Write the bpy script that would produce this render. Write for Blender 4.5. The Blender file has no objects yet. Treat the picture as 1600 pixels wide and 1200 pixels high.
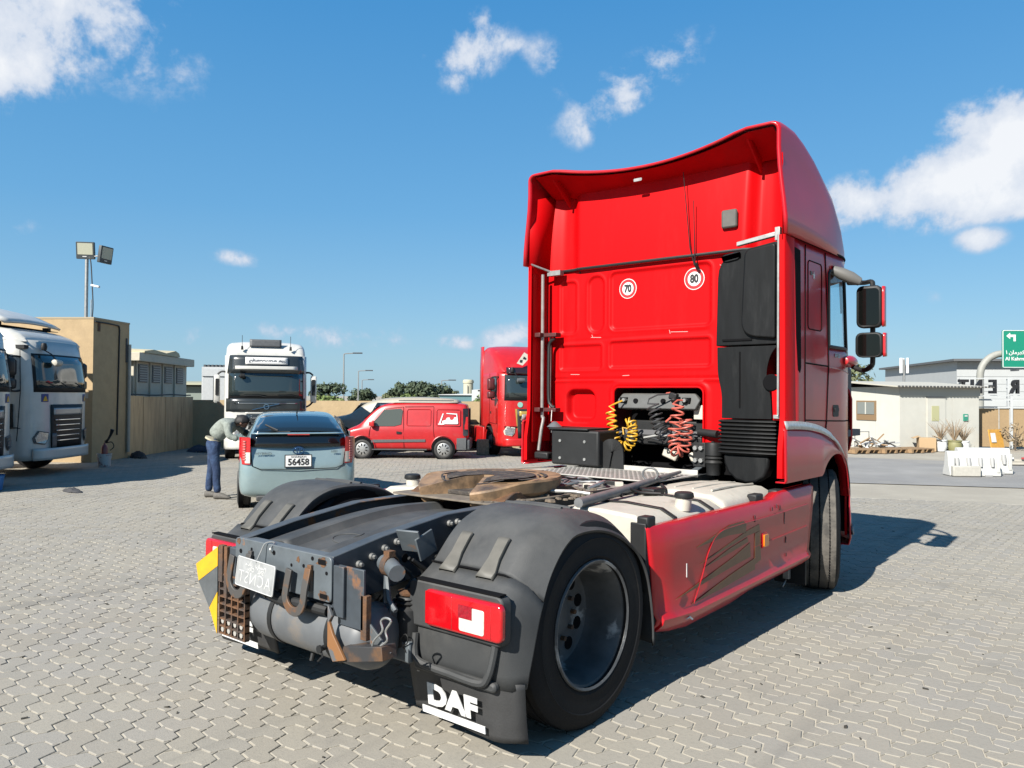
import bpy, bmesh, math, random
from mathutils import Vector, Matrix, noise
random.seed(7)
R = math.radians
PI = math.pi
scn = bpy.context.scene
COL = scn.collection

# ---------------------------------------------------------------- camera
cam_d = bpy.data.cameras.new('camera')
cam_d.sensor_width = 36.0
cam_d.lens = 27.88
cam_d.clip_start = 0.05
cam_d.clip_end = 3000
cam = bpy.data.objects.new('camera', cam_d)
COL.objects.link(cam)
cr = Vector((0.76594, 0.64287, 0.00693)); cu = Vector((0.00427, -0.01586, 0.99987)); cf = Vector((-0.64289, 0.76581, 0.01489))
cm = Matrix((cr, cu, -cf)).transposed().to_4x4()
cm.translation = Vector((3.437, -3.269, 1.628))
cam.matrix_world = cm
scn.camera = cam

# ---------------------------------------------------------------- sun and exposure
SUN_EL = R(36.0)
SUN_AZ = R(2.0)           # light travels towards +y (the tractor's nose), a touch to -x
sun_d = bpy.data.lights.new('sun', 'SUN')
sun_d.energy = 5.0
sun_d.angle = R(0.53)
sun_d.color = (1.0, 0.955, 0.88)
sun = bpy.data.objects.new('sun', sun_d)
COL.objects.link(sun)
sd = Vector((-math.sin(SUN_AZ) * math.cos(SUN_EL), math.cos(SUN_AZ) * math.cos(SUN_EL), -math.sin(SUN_EL)))
sun.rotation_euler = sd.to_track_quat('-Z', 'Y').to_euler()
sun.location = (0, -20, 30)
scn.view_settings.view_transform = 'Standard'
scn.view_settings.look = 'None'
scn.view_settings.gamma = 1.0
scn.view_settings.exposure = 1.24
scn.view_settings.use_curve_mapping = False

# ---------------------------------------------------------------- world: sky with clouds
world = bpy.data.worlds.new('World')
scn.world = world
world.use_nodes = True
wt = world.node_tree
wt.nodes.clear()


def wn(t, **kw):
    n = wt.nodes.new(t)
    for k, v in kw.items():
        setattr(n, k, v)
    return n


def wm(op, a, b=None, c=None, clamp=False):
    n = wt.nodes.new('ShaderNodeMath'); n.operation = op; n.use_clamp = clamp
    for i, s in enumerate((a, b, c)):
        if s is None: continue
        if isinstance(s, (int, float)): n.inputs[i].default_value = s
        else: wt.links.new(s, n.inputs[i])
    return n.outputs[0]


def wdot(a, vec):
    n = wt.nodes.new('ShaderNodeVectorMath'); n.operation = 'DOT_PRODUCT'
    wt.links.new(a, n.inputs[0]); n.inputs[1].default_value = vec
    return n.outputs['Value']


sky = wn('ShaderNodeTexSky', sky_type='NISHITA')
sky.sun_disc = False
sky.sun_elevation = SUN_EL
sky.sun_rotation = R(180) + SUN_AZ
sky.altitude = 0
sky.air_density = 1.0
sky.dust_density = 0.6
sky.ozone_density = 1.2
hue = wn('ShaderNodeHueSaturation')
hue.inputs['Hue'].default_value = 0.497
hue.inputs['Saturation'].default_value = 1.1
hue.inputs['Value'].default_value = 0.93
wt.links.new(sky.outputs[0], hue.inputs['Color'])
tc = wn('ShaderNodeTexCoord')
DIR = tc.outputs['Generated']
# clear gulf sky: pale blue at the horizon, deep blue overhead
sz = wn('ShaderNodeSeparateXYZ'); wt.links.new(DIR, sz.inputs[0])
grd = wn('ShaderNodeValToRGB'); wt.links.new(sz.outputs[2], grd.inputs[0])
ge = grd.color_ramp.elements
ge[0].position = 0.0; ge[0].color = (0.42, 0.68, 0.90, 1)
ge[1].position = 1.0; ge[1].color = (0.04, 0.26, 0.62, 1)
for ps_, c_ in ((0.10, (0.30, 0.60, 0.92)), (0.22, (0.17, 0.50, 0.91)), (0.46, (0.065, 0.37, 0.84))):
    e_ = ge.new(ps_); e_.color = (*c_, 1)
gsc = wn('ShaderNodeMix', data_type='RGBA', blend_type='MULTIPLY'); gsc.inputs[0].default_value = 1.0
wt.links.new(grd.outputs[0], gsc.inputs[6]); gsc.inputs[7].default_value = (6.3, 7.15, 7.2, 1)
gmx = wn('ShaderNodeMix', data_type='RGBA'); gmx.inputs[0].default_value = 0.72
wt.links.new(hue.outputs[0], gmx.inputs[6]); wt.links.new(gsc.outputs[2], gmx.inputs[7])
nz1 = wn('ShaderNodeTexNoise'); nz1.inputs['Scale'].default_value = 9.0; nz1.inputs['Detail'].default_value = 6.0; nz1.inputs['Roughness'].default_value = 0.62
nz1.inputs['Distortion'].default_value = 0.35
wt.links.new(DIR, nz1.inputs['Vector'])
nz2 = wn('ShaderNodeTexNoise'); nz2.inputs['Scale'].default_value = 16.0; nz2.inputs['Detail'].default_value = 4.0; nz2.inputs['Roughness'].default_value = 0.55
wt.links.new(DIR, nz2.inputs['Vector'])


def cloud_dir(azimuth, elevation):
    """compass angle from +y towards +x, and height above the horizon, in degrees"""
    a, e = R(azimuth), R(elevation)
    return Vector((math.sin(a) * math.cos(e), math.cos(a) * math.cos(e), math.sin(e)))


# azimuth, elevation, half width, half height (degrees), tilt, strength
CLOUDS = [
    (-70.5, 23.5, 7.4, 4.2, 10, .92), (-73.0, 19.5, 5.5, 2.8, 20, .85), (-75.0, 17.3, 3.5, 1.3, 5, .6), (-66.5, 21.5, 6, 3.2, -10, .5),
    (-43.4, 23.9, 3.0, 2.2, 20, .85), (-37.2, 23.1, 2.6, 1.6, -15, .46), (-40.4, 24.0, 2.6, 1.0, -10, .42), (-44.2, 22.0, 2.0, 1.3, 0, .45), (-36.6, 21.6, 1.8, 1.6, 0, .30),
    (-31.6, 21.2, 5.2, 1.8, 28, .82), (-29.6, 22.4, 3.0, 1.6, 28, .70), (-34.6, 18.9, 2.4, 1.3, 35, .5),
    (-10.8, 13.8, 5.2, 2.5, 20, 1.5), (-7.8, 15.9, 3.8, 2.5, 0, 1.5), (-9.5, 12.2, 6.4, 1.3, 0, .95), (-15.8, 12.8, 2.8, 1.9, 0, 1.1), (-9.4, 9.9, 1.6, .9, 0, .50), (-4.5, 14.5, 4, 3, 0, 1.1),
    (-59.2, 9.2, 1.9, .6, -6, .48), (-50.9, 4.1, 4.8, 1.2, 0, .60), (-55.4, 4.5, 2.8, 1.0, 0, .56), (-44.0, 3.8, 1.5, .7, 0, .62), (-40.3, 4.3, 2.5, 1.0, 14, .62),
    (-62.0, 3.8, 1.1, .8, 30, .45), (-72.0, 10.0, 1.5, .8, 0, .35), (-8.2, 3.6, 2.2, .9, -20, .40), (-12.2, 6.5, 2.0, 1.0, 0, .25), (-5.0, 5.0, 2.0, 1.0, 0, .3),
    (25, 14, 8, 4, 5, .9), (50, 22, 6, 2.5, 20, .7), (95, 12, 9, 3, 0, .8), (140, 26, 7, 3, 10, .6), (170, 9, 8, 2.5, 0, .7),
    (-150, 18, 8, 3, -10, .8), (-115, 12, 9, 4, 5, .9), (-95, 28, 5, 2, 0, .5), (70, 40, 7, 3, 30, .5), (-140, 45, 6, 2.5, 0, .5)]
acc = None
for az, el, hw, hh, tilt, st in CLOUDS:
    c = cloud_dir(az, el)
    e1 = Vector((0, 0, 1)).cross(c).normalized()
    e2 = c.cross(e1).normalized()
    if e2.z < 0: e2 = -e2; e1 = -e1
    t = R(tilt)
    if e1.dot(Vector((c.y, -c.x, 0))) < 0: e1 = -e1
    a1 = e1 * math.cos(t) + e2 * math.sin(t)
    a2 = -e1 * math.sin(t) + e2 * math.cos(t)
    mp = wn('ShaderNodeMapping', vector_type='TEXTURE')
    B = Matrix((a1, a2, a1.cross(a2))).transposed()
    mp.inputs['Location'].default_value = c
    mp.inputs['Rotation'].default_value = B.to_euler()
    mp.inputs['Scale'].default_value = (math.tan(R(hw)), math.tan(R(hh)), 1.0)
    wt.links.new(DIR, mp.inputs['Vector'])
    ln = wn('ShaderNodeVectorMath', operation='LENGTH')
    wt.links.new(mp.outputs[0], ln.inputs[0])
    m = wm('MULTIPLY_ADD', ln.outputs['Value'], -st, 1.45 * st)
    acc = m if acc is None else wm('SMOOTH_MAX', acc, m, 0.15)
acc = wm('MAXIMUM', acc, 0.0)
nn = wm('MULTIPLY', wm('SUBTRACT', nz1.outputs[0], 0.5), 3.6)
nz3 = wn('ShaderNodeTexNoise'); nz3.inputs['Scale'].default_value = 48.0; nz3.inputs['Detail'].default_value = 4.0; nz3.inputs['Roughness'].default_value = 0.65
wt.links.new(DIR, nz3.inputs['Vector'])
nn = wm('ADD', nn, wm('MULTIPLY', wm('SUBTRACT', nz3.outputs[0], 0.5), 1.3))
nn = wm('ADD', nn, wm('MULTIPLY', wm('SUBTRACT', nz2.outputs[0], 0.5), 1.8))
dens = wm('ADD', wm('SUBTRACT', acc, 0.26), wm('MULTIPLY', nn, wm('MINIMUM', wm('MULTIPLY', acc, 1.4), 0.8)))
mr = wn('ShaderNodeMapRange', interpolation_type='SMOOTHSTEP')
mr.inputs['From Min'].default_value = 0.0; mr.inputs['From Max'].default_value = 0.72
mr.inputs['To Min'].default_value = 0.0; mr.inputs['To Max'].default_value = 0.93
wt.links.new(dens, mr.inputs['Value'])
# thick parts are brighter, thin veils bluish
crp = wn('ShaderNodeMapRange'); crp.inputs['From Min'].default_value = 0.2; crp.inputs['From Max'].default_value = 1.4
crp.inputs['To Min'].default_value = 0.0; crp.inputs['To Max'].default_value = 1.0
wt.links.new(dens, crp.inputs['Value'])
cmix = wn('ShaderNodeMix', data_type='RGBA')
wt.links.new(crp.outputs[0], cmix.inputs[0])
cmix.inputs[6].default_value = (4.6, 5.3, 6.5, 1)
cmix.inputs[7].default_value = (7.7, 7.8, 8.0, 1)
smix = wn('ShaderNodeMix', data_type='RGBA')
wt.links.new(mr.outputs[0], smix.inputs[0])
wt.links.new(gmx.outputs[2], smix.inputs[6])
wt.links.new(cmix.outputs[2], smix.inputs[7])
bg = wn('ShaderNodeBackground')
bg.inputs['Strength'].default_value = 0.052
wt.links.new(smix.outputs[2], bg.inputs['Color'])
wo = wn('ShaderNodeOutputWorld')
wt.links.new(bg.outputs[0], wo.inputs['Surface'])

world.cycles.sampling_method = 'MANUAL'
world.cycles.sample_map_resolution = 512
scn.cycles.max_bounces = 8
scn.cycles.transparent_max_bounces = 12


# ---------------------------------------------------------------- material helper
MATS = {}
ALB = 0.58           # colours below were picked off the sunlit picture; this brings them to real reflectances


def mat(name, col, rough=0.5, metal=0.0, col2=None, scale=6.0, lo=0.45, hi=0.62, rough2=None, bump=0.0, bscale=80.0, coat=0.0, spec=0.5,
        dust=0.0, dustcol=(0.36, 0.32, 0.26), vary=0.0, detail=6.0, stretch=None, trans=0.0, emit=None, alpha=None, dirt=None, dscale=2.0, metal2=None):
    if name in MATS: return MATS[name]
    sc3 = lambda c: tuple(q * ALB for q in c)
    col = sc3(col); dustcol = sc3(dustcol)
    if col2: col2 = sc3(col2)
    if dirt: dirt = (sc3(dirt[0]), dirt[1])
    m = bpy.data.materials.new(name); m.use_nodes = True
    nt = m.node_tree; N = nt.nodes; L = nt.links
    b = N['Principled BSDF']
    b.inputs['Roughness'].default_value = rough
    b.inputs['Metallic'].default_value = metal
    b.inputs['Base Color'].default_value = (*col, 1)
    b.inputs['Specular IOR Level'].default_value = spec
    if coat: b.inputs['Coat Weight'].default_value = coat; b.inputs['Coat Roughness'].default_value = 0.06
    if trans: b.inputs['Transmission Weight'].default_value = trans
    if emit: b.inputs['Emission Color'].default_value = (*emit[0], 1); b.inputs['Emission Strength'].default_value = emit[1]
    tcn = N.new('ShaderNodeTexCoord')
    vec = tcn.outputs['Object']
    if stretch:
        mp = N.new('ShaderNodeMapping'); mp.inputs['Scale'].default_value = stretch
        L.new(vec, mp.inputs['Vector']); vec = mp.outputs[0]
    cur = None

    def noise_n(s, d=detail, rg=0.6, v=vec):
        n = N.new('ShaderNodeTexNoise'); n.inputs['Scale'].default_value = s; n.inputs['Detail'].default_value = d
        n.inputs['Roughness'].default_value = rg
        L.new(v, n.inputs['Vector']); return n.outputs[0]

    def ramp(fac, a, bb, sm=True):
        r = N.new('ShaderNodeMapRange'); r.interpolation_type = 'SMOOTHSTEP' if sm else 'LINEAR'
        r.inputs['From Min'].default_value = a; r.inputs['From Max'].default_value = bb
        L.new(fac, r.inputs['Value']); return r.outputs[0]

    def mix(fac, A, B, blend='MIX'):
        x = N.new('ShaderNodeMix'); x.data_type = 'RGBA'; x.blend_type = blend
        if isinstance(fac, float): x.inputs[0].default_value = fac
        else: L.new(fac, x.inputs[0])
        for i, s in ((6, A), (7, B)):
            if isinstance(s, tuple): x.inputs[i].default_value = (*s, 1)
            else: L.new(s, x.inputs[i])
        return x.outputs[2]
    cur = col
    if vary:
        v1 = ramp(noise_n(scale * 2.3), 0.3, 0.7, False)
        lo_c = tuple(c * (1 - vary) for c in col); hi_c = tuple(min(1, c * (1 + vary)) for c in col)
        cur = mix(v1, lo_c, hi_c)
    if col2:
        f = ramp(noise_n(scale), lo, hi)
        cur = mix(f, cur, col2)
        if rough2 is not None:
            rr_ = N.new('ShaderNodeMapRange'); rr_.inputs['To Min'].default_value = rough; rr_.inputs['To Max'].default_value = rough2
            L.new(f, rr_.inputs['Value']); L.new(rr_.outputs[0], b.inputs['Roughness'])
        if metal2 is not None:
            rr_ = N.new('ShaderNodeMapRange'); rr_.inputs['To Min'].default_value = metal; rr_.inputs['To Max'].default_value = metal2
            L.new(f, rr_.inputs['Value']); L.new(rr_.outputs[0], b.inputs['Metallic'])
    if dirt:
        f = ramp(noise_n(dscale, 8, 0.7), 0.5, 0.75)
        mu = N.new('ShaderNodeMath'); mu.operation = 'MULTIPLY'; mu.inputs[1].default_value = dirt[1]
        L.new(f, mu.inputs[0]); cur = mix(mu.outputs[0], cur, dirt[0])
    if dust:
        g = N.new('ShaderNodeNewGeometry'); sx = N.new('ShaderNodeSeparateXYZ'); L.new(g.outputs['Normal'], sx.inputs[0])
        up = ramp(sx.outputs[2], 0.1, 0.95)
        nd = ramp(noise_n(3.5, 8, 0.65, tcn.outputs['Object']), 0.25, 0.75)
        mu = N.new('ShaderNodeMath'); mu.operation = 'MULTIPLY'; L.new(up, mu.inputs[0]); L.new(nd, mu.inputs[1])
        mu2 = N.new('ShaderNodeMath'); mu2.operation = 'MULTIPLY_ADD'; mu2.inputs[1].default_value = dust; mu2.inputs[2].default_value = dust * 0.12
        L.new(mu.outputs[0], mu2.inputs[0])
        cur = mix(mu2.outputs[0], cur, dustcol)
    if not isinstance(cur, tuple): L.new(cur, b.inputs['Base Color'])
    if bump:
        bn = N.new('ShaderNodeBump'); bn.inputs['Strength'].default_value = bump; bn.inputs['Distance'].default_value = 0.02
        L.new(noise_n(bscale), bn.inputs['Height']); L.new(bn.outputs[0], b.inputs['Normal'])
    MATS[name] = m
    return m


# ---------------------------------------------------------------- mesh helper
class MB:
    def __init__(s): s.v = []; s.f = []

    def add(s, vs, fs):
        o = len(s.v); s.v += [tuple(p) for p in vs]; s.f += [tuple(i + o for i in q) for q in fs]; return s

    def box(s, x0, x1, y0, y1, z0, z1):
        return s.add([(x0, y0, z0), (x1, y0, z0), (x1, y1, z0), (x0, y1, z0), (x0, y0, z1), (x1, y0, z1), (x1, y1, z1), (x0, y1, z1)],
                     [(0, 3, 2, 1), (4, 5, 6, 7), (0, 1, 5, 4), (1, 2, 6, 5), (2, 3, 7, 6), (3, 0, 4, 7)])

    def obox(s, c, size, rot=(0, 0, 0)):
        from mathutils import Euler
        M = Euler(rot).to_matrix(); c = Vector(c); h = [q / 2 for q in size]
        P = [(-1, -1, -1), (1, -1, -1), (1, 1, -1), (-1, 1, -1), (-1, -1, 1), (1, -1, 1), (1, 1, 1), (-1, 1, 1)]
        return s.add([c + M @ Vector((p[0] * h[0], p[1] * h[1], p[2] * h[2])) for p in P],
                     [(0, 3, 2, 1), (4, 5, 6, 7), (0, 1, 5, 4), (1, 2, 6, 5), (2, 3, 7, 6), (3, 0, 4, 7)])

    def prism(s, poly, ax, a, b):
        n = len(poly)
        def P(p, h):
            if ax == 'x': return (h, p[0], p[1])
            if ax == 'y': return (p[0], h, p[1])
            return (p[0], p[1], h)
        vs = [P(p, a) for p in poly] + [P(p, b) for p in poly]
        fs = [tuple(range(n - 1, -1, -1)), tuple(range(n, 2 * n))] + [(i, (i + 1) % n, n + (i + 1) % n, n + i) for i in range(n)]
        return s.add(vs, fs)

    def loft(s, rings, closed=True, caps=True):
        n = len(rings[0]); vs = [p for r_ in rings for p in r_]; fs = []
        m = n if closed else n - 1
        for i in range(len(rings) - 1):
            for j in range(m):
                k = (j + 1) % n
                fs.append((i * n + j, i * n + k, (i + 1) * n + k, (i + 1) * n + j))
        if caps and closed:
            fs.append(tuple(range(n - 1, -1, -1))); fs.append(tuple((len(rings) - 1) * n + j for j in range(n)))
        return s.add(vs, fs)

    def cyl(s, p0, p1, r0, r1=None, n=16, caps=True):
        p0 = Vector(p0); p1 = Vector(p1); r1 = r0 if r1 is None else r1
        d = (p1 - p0).normalized(); a = d.orthogonal().normalized(); b = d.cross(a)
        rg = lambda p, r_: [p + (a * math.cos(2 * PI * i / n) + b * math.sin(2 * PI * i / n)) * r_ for i in range(n)]
        return s.loft([rg(p0, r0), rg(p1, r1)], True, caps)

    def tube(s, pts, r, n=8, flat=None, up=None):
        pts = [Vector(p) for p in pts]; rings = []
        a = None
        for i, p in enumerate(pts):
            d = (pts[min(i + 1, len(pts) - 1)] - pts[max(i - 1, 0)])
            if d.length < 1e-9: d = Vector((0, 0, 1))
            d.normalize()
            if up is not None: a = d.cross(Vector(up)).normalized()
            elif a is None: a = d.orthogonal().normalized()
            else: a = (a - d * a.dot(d)).normalized()
            b = d.cross(a)
            rr_ = r[i] if isinstance(r, (list, tuple)) else r
            if flat: rings.append([p + a * flat[0] * sx + b * flat[1] * sy for sx, sy in ((-1, -1), (1, -1), (1, 1), (-1, 1))])
            else: rings.append([p + (a * math.cos(2 * PI * k / n) + b * math.sin(2 * PI * k / n)) * rr_ for k in range(n)])
        return s.loft(rings)

    def lathe(s, prof, c=(0, 0, 0), ax='x', n=32, closed=False):
        rings = []
        for k in range(n):
            t = 2 * PI * k / n; ct, st = math.cos(t), math.sin(t); rg = []
            for r_, h in prof:
                if ax == 'x': rg.append((c[0] + h, c[1] + r_ * ct, c[2] + r_ * st))
                elif ax == 'y': rg.append((c[0] + r_ * ct, c[1] + h, c[2] + r_ * st))
                else: rg.append((c[0] + r_ * ct, c[1] + r_ * st, c[2] + h))
            rings.append(rg)
        rings.append(rings[0])
        return s.loft(rings, closed, False)

    def disc(s, c, nrm, r, n=20, depth=0.0):
        c = Vector(c); nrm = Vector(nrm).normalized()
        return s.cyl(c, c + nrm * max(depth, 0.002), r, r, n)

    def grid(s, fn, nu, nv, skip=None):
        vs = [fn(i / nu, j / nv) for i in range(nu + 1) for j in range(nv + 1)]
        fs = []
        for i in range(nu):
            for j in range(nv):
                if skip and skip((i + .5) / nu, (j + .5) / nv): continue
                a = i * (nv + 1) + j; fs.append((a, a + nv + 1, a + nv + 2, a + 1))
        return s.add(vs, fs)

    def xf(s, M):
        s.v = [tuple(M @ Vector(p)) for p in s.v]; return s

    def mesh(s, name, m, smooth=35, fix=True):
        me = bpy.data.meshes.new(name); me.from_pydata(s.v, [], s.f); me.update()
        if fix:
            bm = bmesh.new(); bm.from_mesh(me)
            bmesh.ops.remove_doubles(bm, verts=bm.verts, dist=1e-5)
            bmesh.ops.delete(bm, geom=[v for v in bm.verts if not v.link_faces], context='VERTS')
            bmesh.ops.recalc_face_normals(bm, faces=bm.faces); bm.to_mesh(me); bm.free()
        if smooth:
            me.shade_smooth(); me.set_sharp_from_angle(angle=R(smooth))
        if m: me.materials.append(m)
        return me

    def build(s, name, m, parent=None, bev=0.0, seg=2, smooth=35, sol=0.0, sub=0, fix=True, bang=35):
        o = bpy.data.objects.new(name, s.mesh(name, m, smooth if not bev else 180 if False else smooth, fix)); COL.objects.link(o)
        if parent: o.parent = parent
        if sol:
            q = o.modifiers.new('solid', 'SOLIDIFY'); q.thickness = sol; q.offset = -1
        if sub:
            q = o.modifiers.new('sub', 'SUBSURF'); q.levels = sub; q.render_levels = sub
        if bev:
            q = o.modifiers.new('bevel', 'BEVEL'); q.width = bev; q.segments = seg; q.limit_method = 'ANGLE'; q.angle_limit = R(bang)
            q.harden_normals = False
            o.data.shade_smooth(); o.data.set_sharp_from_angle(angle=R(60))
        return o


def tag(o, label=None, cat=None, group=None, kind=None):
    if label: o['label'] = label
    if cat: o['category'] = cat
    if group: o['group'] = group
    if kind: o['kind'] = kind
    return o


def thing(name, label, cat, loc=(0, 0, 0), rz=0.0, sc=1.0, group=None):
    o = bpy.data.objects.new(name, None); COL.objects.link(o)
    o.empty_display_size = 0.3
    o.location = loc; o.rotation_euler = (0, 0, rz); o.scale = (sc, sc, sc)
    return tag(o, label, cat, group)


def copy_tree(o, parent=None):
    c = o.copy(); COL.objects.link(c); c.parent = parent
    if parent: c.matrix_parent_inverse = o.matrix_parent_inverse
    for ch in list(o.children): copy_tree(ch, c)
    return c


def rrect(x0, x1, z0, z1, r, n=4):
    out = []
    for cx, cz, a in ((x1 - r, z1 - r, 0), (x0 + r, z1 - r, 90), (x0 + r, z0 + r, 180), (x1 - r, z0 + r, 270)):
        for k in range(n + 1):
            t = R(a + 90 * k / n); out.append((cx + r * math.cos(t), cz + r * math.sin(t)))
    return out


def catmull(pts, n=6, closed=False):
    P = [Vector(p) for p in pts]; out = []
    L_ = len(P); rng = range(L_ if closed else L_ - 1)
    for i in rng:
        p0 = P[(i - 1) % L_] if closed or i > 0 else P[0] * 2 - P[1]
        p1 = P[i]; p2 = P[(i + 1) % L_]
        p3 = P[(i + 2) % L_] if closed or i + 2 < L_ else P[-1] * 2 - P[-2]
        for k in range(n):
            t = k / n
            out.append(0.5 * ((2 * p1) + (p2 - p0) * t + (2 * p0 - 5 * p1 + 4 * p2 - p3) * t * t + (3 * p1 - p0 - 3 * p2 + p3) * t ** 3))
    if not closed: out.append(P[-1])
    return out


def lerp_tab(tab, x):
    if x <= tab[0][0]: return tab[0][1]
    for (a, fa), (b, fb) in zip(tab, tab[1:]):
        if x <= b: return fa + (fb - fa) * (x - a) / (b - a)
    return tab[-1][1]


def text(name, s, m, parent, M, size, extrude=0.002, align='CENTER', shear=0.0, bold=0.0, sx=1.0, space=1.0):
    cu_ = bpy.data.curves.new(name, 'FONT'); cu_.body = s; cu_.size = size; cu_.align_x = align; cu_.align_y = 'CENTER'
    cu_.extrude = extrude; cu_.offset = bold; cu_.shear = shear; cu_.resolution_u = 3; cu_.space_character = space
    t = bpy.data.objects.new(name + '_tmp', cu_); COL.objects.link(t)
    dg = bpy.context.evaluated_depsgraph_get()
    me = bpy.data.meshes.new_from_object(t.evaluated_get(dg)); me.name = name
    bpy.data.objects.remove(t); bpy.data.curves.remove(cu_)
    me.transform(M @ Matrix.Diagonal((sx, 1, 1, 1)))
    me.materials.clear(); me.materials.append(m)
    o = bpy.data.objects.new(name, me); COL.objects.link(o)
    if parent: o.parent = parent
    return o


def frame(o, xdir, up):
    """matrix placing text: local x along xdir, local y along up, facing x cross up"""
    x = Vector(xdir).normalized(); u_ = Vector(up).normalized(); z = x.cross(u_).normalized(); u_ = z.cross(x)
    M = Matrix((x, u_, z)).transposed().to_4x4(); M.translation = Vector(o); return M


# ---------------------------------------------------------------- materials
RED = mat('red_paint', (0.60, 0.0015, 0.004), 0.45, spec=.10, vary=0.09, scale=1.2, dirt=((0.40, 0.012, 0.014), 0.45), dscale=1.6, dust=0.015, stretch=(2.2, 2.2, .45), bump=.02, bscale=3)
REDSIDE = mat('red_side_paint', (0.56, 0.005, 0.014), 0.32, coat=0.30, spec=.3, vary=0.10, scale=1.2, dirt=((0.36, 0.05, 0.045), 0.35), dscale=4.0, dust=0.06)
BLACK = mat('black_plastic', (0.013, 0.014, 0.015), 0.55, spec=.3, vary=0.25, scale=4, dust=0.12, dustcol=(0.2, 0.19, 0.17), bump=0.05, bscale=200)
FENDER = mat('grey_fender_plastic', (0.040, 0.043, 0.045), 0.62, spec=.35, vary=0.22, scale=2.5, dust=0.45, dustcol=(0.17, 0.165, 0.155), bump=0.12, bscale=260,
             dirt=((0.10, 0.098, 0.092), 0.6), dscale=2.2)
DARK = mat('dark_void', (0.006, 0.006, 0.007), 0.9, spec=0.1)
RUBBER = mat('tyre_rubber', (0.011, 0.011, 0.012), 0.75, spec=.2, col2=(0.030, 0.028, 0.025), scale=5, lo=.5, hi=.85, bump=0.12, bscale=60)
TREAD = mat('dusty_tread', (0.15, 0.135, 0.115), 0.9, col2=(0.06, 0.056, 0.05), scale=7, lo=.42, hi=.7, bump=0.3, bscale=50)
CHASSIS = mat('chassis_paint', (0.045, 0.058, 0.072), 0.5, col2=(0.22, 0.095, 0.035), scale=4.2, lo=.60, hi=.68, rough2=.9, vary=0.25, dust=0.3, dustcol=(0.23, 0.22, 0.2))
CHGREY = mat('chassis_grey', (0.105, 0.125, 0.14), 0.5, col2=(0.26, 0.115, 0.04), scale=5.5, lo=.60, hi=.66, rough2=.9, vary=0.2, dust=0.2, dustcol=(0.3, 0.28, 0.25))
RUST = mat('rusty_steel', (0.15, 0.068, 0.026), 0.85, col2=(0.07, 0.05, 0.04), scale=9, vary=0.3, bump=0.3)
TANKM = mat('grey_air_tank', (0.125, 0.135, 0.145), 0.5, vary=0.15, scale=3, dirt=((0.25, 0.19, 0.13), 0.7), dscale=3.5, dust=0.2)
CREAM = mat('cream_tank_paint', (0.62, 0.58, 0.49), 0.6, vary=0.08, scale=3, dirt=((0.30, 0.26, 0.2), 0.7), dscale=5)
WHITE = mat('white_paint', (0.78, 0.79, 0.78), 0.35, coat=0.3, vary=0.04, scale=2, dirt=((0.5, 0.48, 0.43), 0.4), dscale=3)
WHITEP = mat('white_print', (0.82, 0.82, 0.80), 0.6, vary=.05)
STEEL = mat('galvanised_steel', (0.5, 0.5, 0.48), 0.45, metal=0.7, vary=0.2, scale=8)
ALU = mat('worn_aluminium', (0.62, 0.62, 0.60), 0.42, metal=0.85, vary=0.2, scale=9, dirt=((0.3, 0.27, 0.22), 0.5))
CHROME = mat('chrome', (0.75, 0.76, 0.78), 0.12, metal=1.0)
YELLOW = mat('yellow_paint', (0.80, 0.44, 0.012), 0.5, vary=0.1, dirt=((0.35, 0.18, 0.05), 0.6), dscale=7)
GLASS = mat('dark_glass', (0.012, 0.017, 0.018), 0.04, spec=0.9, coat=0.5)
CLEAR = bpy.data.materials.new('clear_glass'); CLEAR.use_nodes = True
_n = CLEAR.node_tree; _n.nodes.clear()
_t = _n.nodes.new('ShaderNodeBsdfTransparent'); _t.inputs[0].default_value = (.78, .88, .90, 1)
_g = _n.nodes.new('ShaderNodeBsdfGlossy'); _g.inputs['Roughness'].default_value = .02; _g.inputs[0].default_value = (.9, .95, 1, 1)
_w = _n.nodes.new('ShaderNodeLayerWeight'); _w.inputs[0].default_value = .5
_l = _n.nodes.new('ShaderNodeMath'); _l.operation = 'POWER'; _n.links.new(_w.outputs['Facing'], _l.inputs[0]); _l.inputs[1].default_value = 5.0
_x = _n.nodes.new('ShaderNodeMixShader'); _o = _n.nodes.new('ShaderNodeOutputMaterial')
_n.links.new(_l.outputs[0], _x.inputs[0]); _n.links.new(_t.outputs[0], _x.inputs[1]); _n.links.new(_g.outputs[0], _x.inputs[2]); _n.links.new(_x.outputs[0], _o.inputs[0])
LAMPRED = mat('red_lamp', (0.55, 0.005, 0.010), 0.14, coat=0.6, vary=0.1, scale=20)
LAMPDK = mat('dark_red_lamp', (0.34, 0.008, 0.02), 0.2, coat=0.6, vary=.3, scale=40)
LAMPWH = mat('white_lamp', (0.72, 0.68, 0.60), 0.15, coat=0.6, vary=.15, scale=20)
AMBER = mat('amber_lamp', (0.75, 0.22, 0.01), 0.2, coat=0.5)
LAMPCL = mat('headlamp_glass', (0.42, 0.44, 0.46), 0.12, metal=0.5, vary=.5, scale=18, coat=1.0)
RIM = mat('worn_rim', (0.085, 0.088, 0.09), 0.6, metal=0.0, col2=(0.42, 0.41, 0.39), scale=4.2, lo=.53, hi=.62, vary=.3)
print_blk = mat('black_print', (0.012, 0.012, 0.014), 0.6)

# ================================================================ ground, paving, road
def ground_mat(name, col, col2, scale, bump, extra=None, rough=0.9):
    return mat(name, col, rough, col2=col2, scale=scale, lo=.35, hi=.7, vary=0.12, bump=bump, bscale=30, dirt=extra, dscale=0.35)


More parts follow.
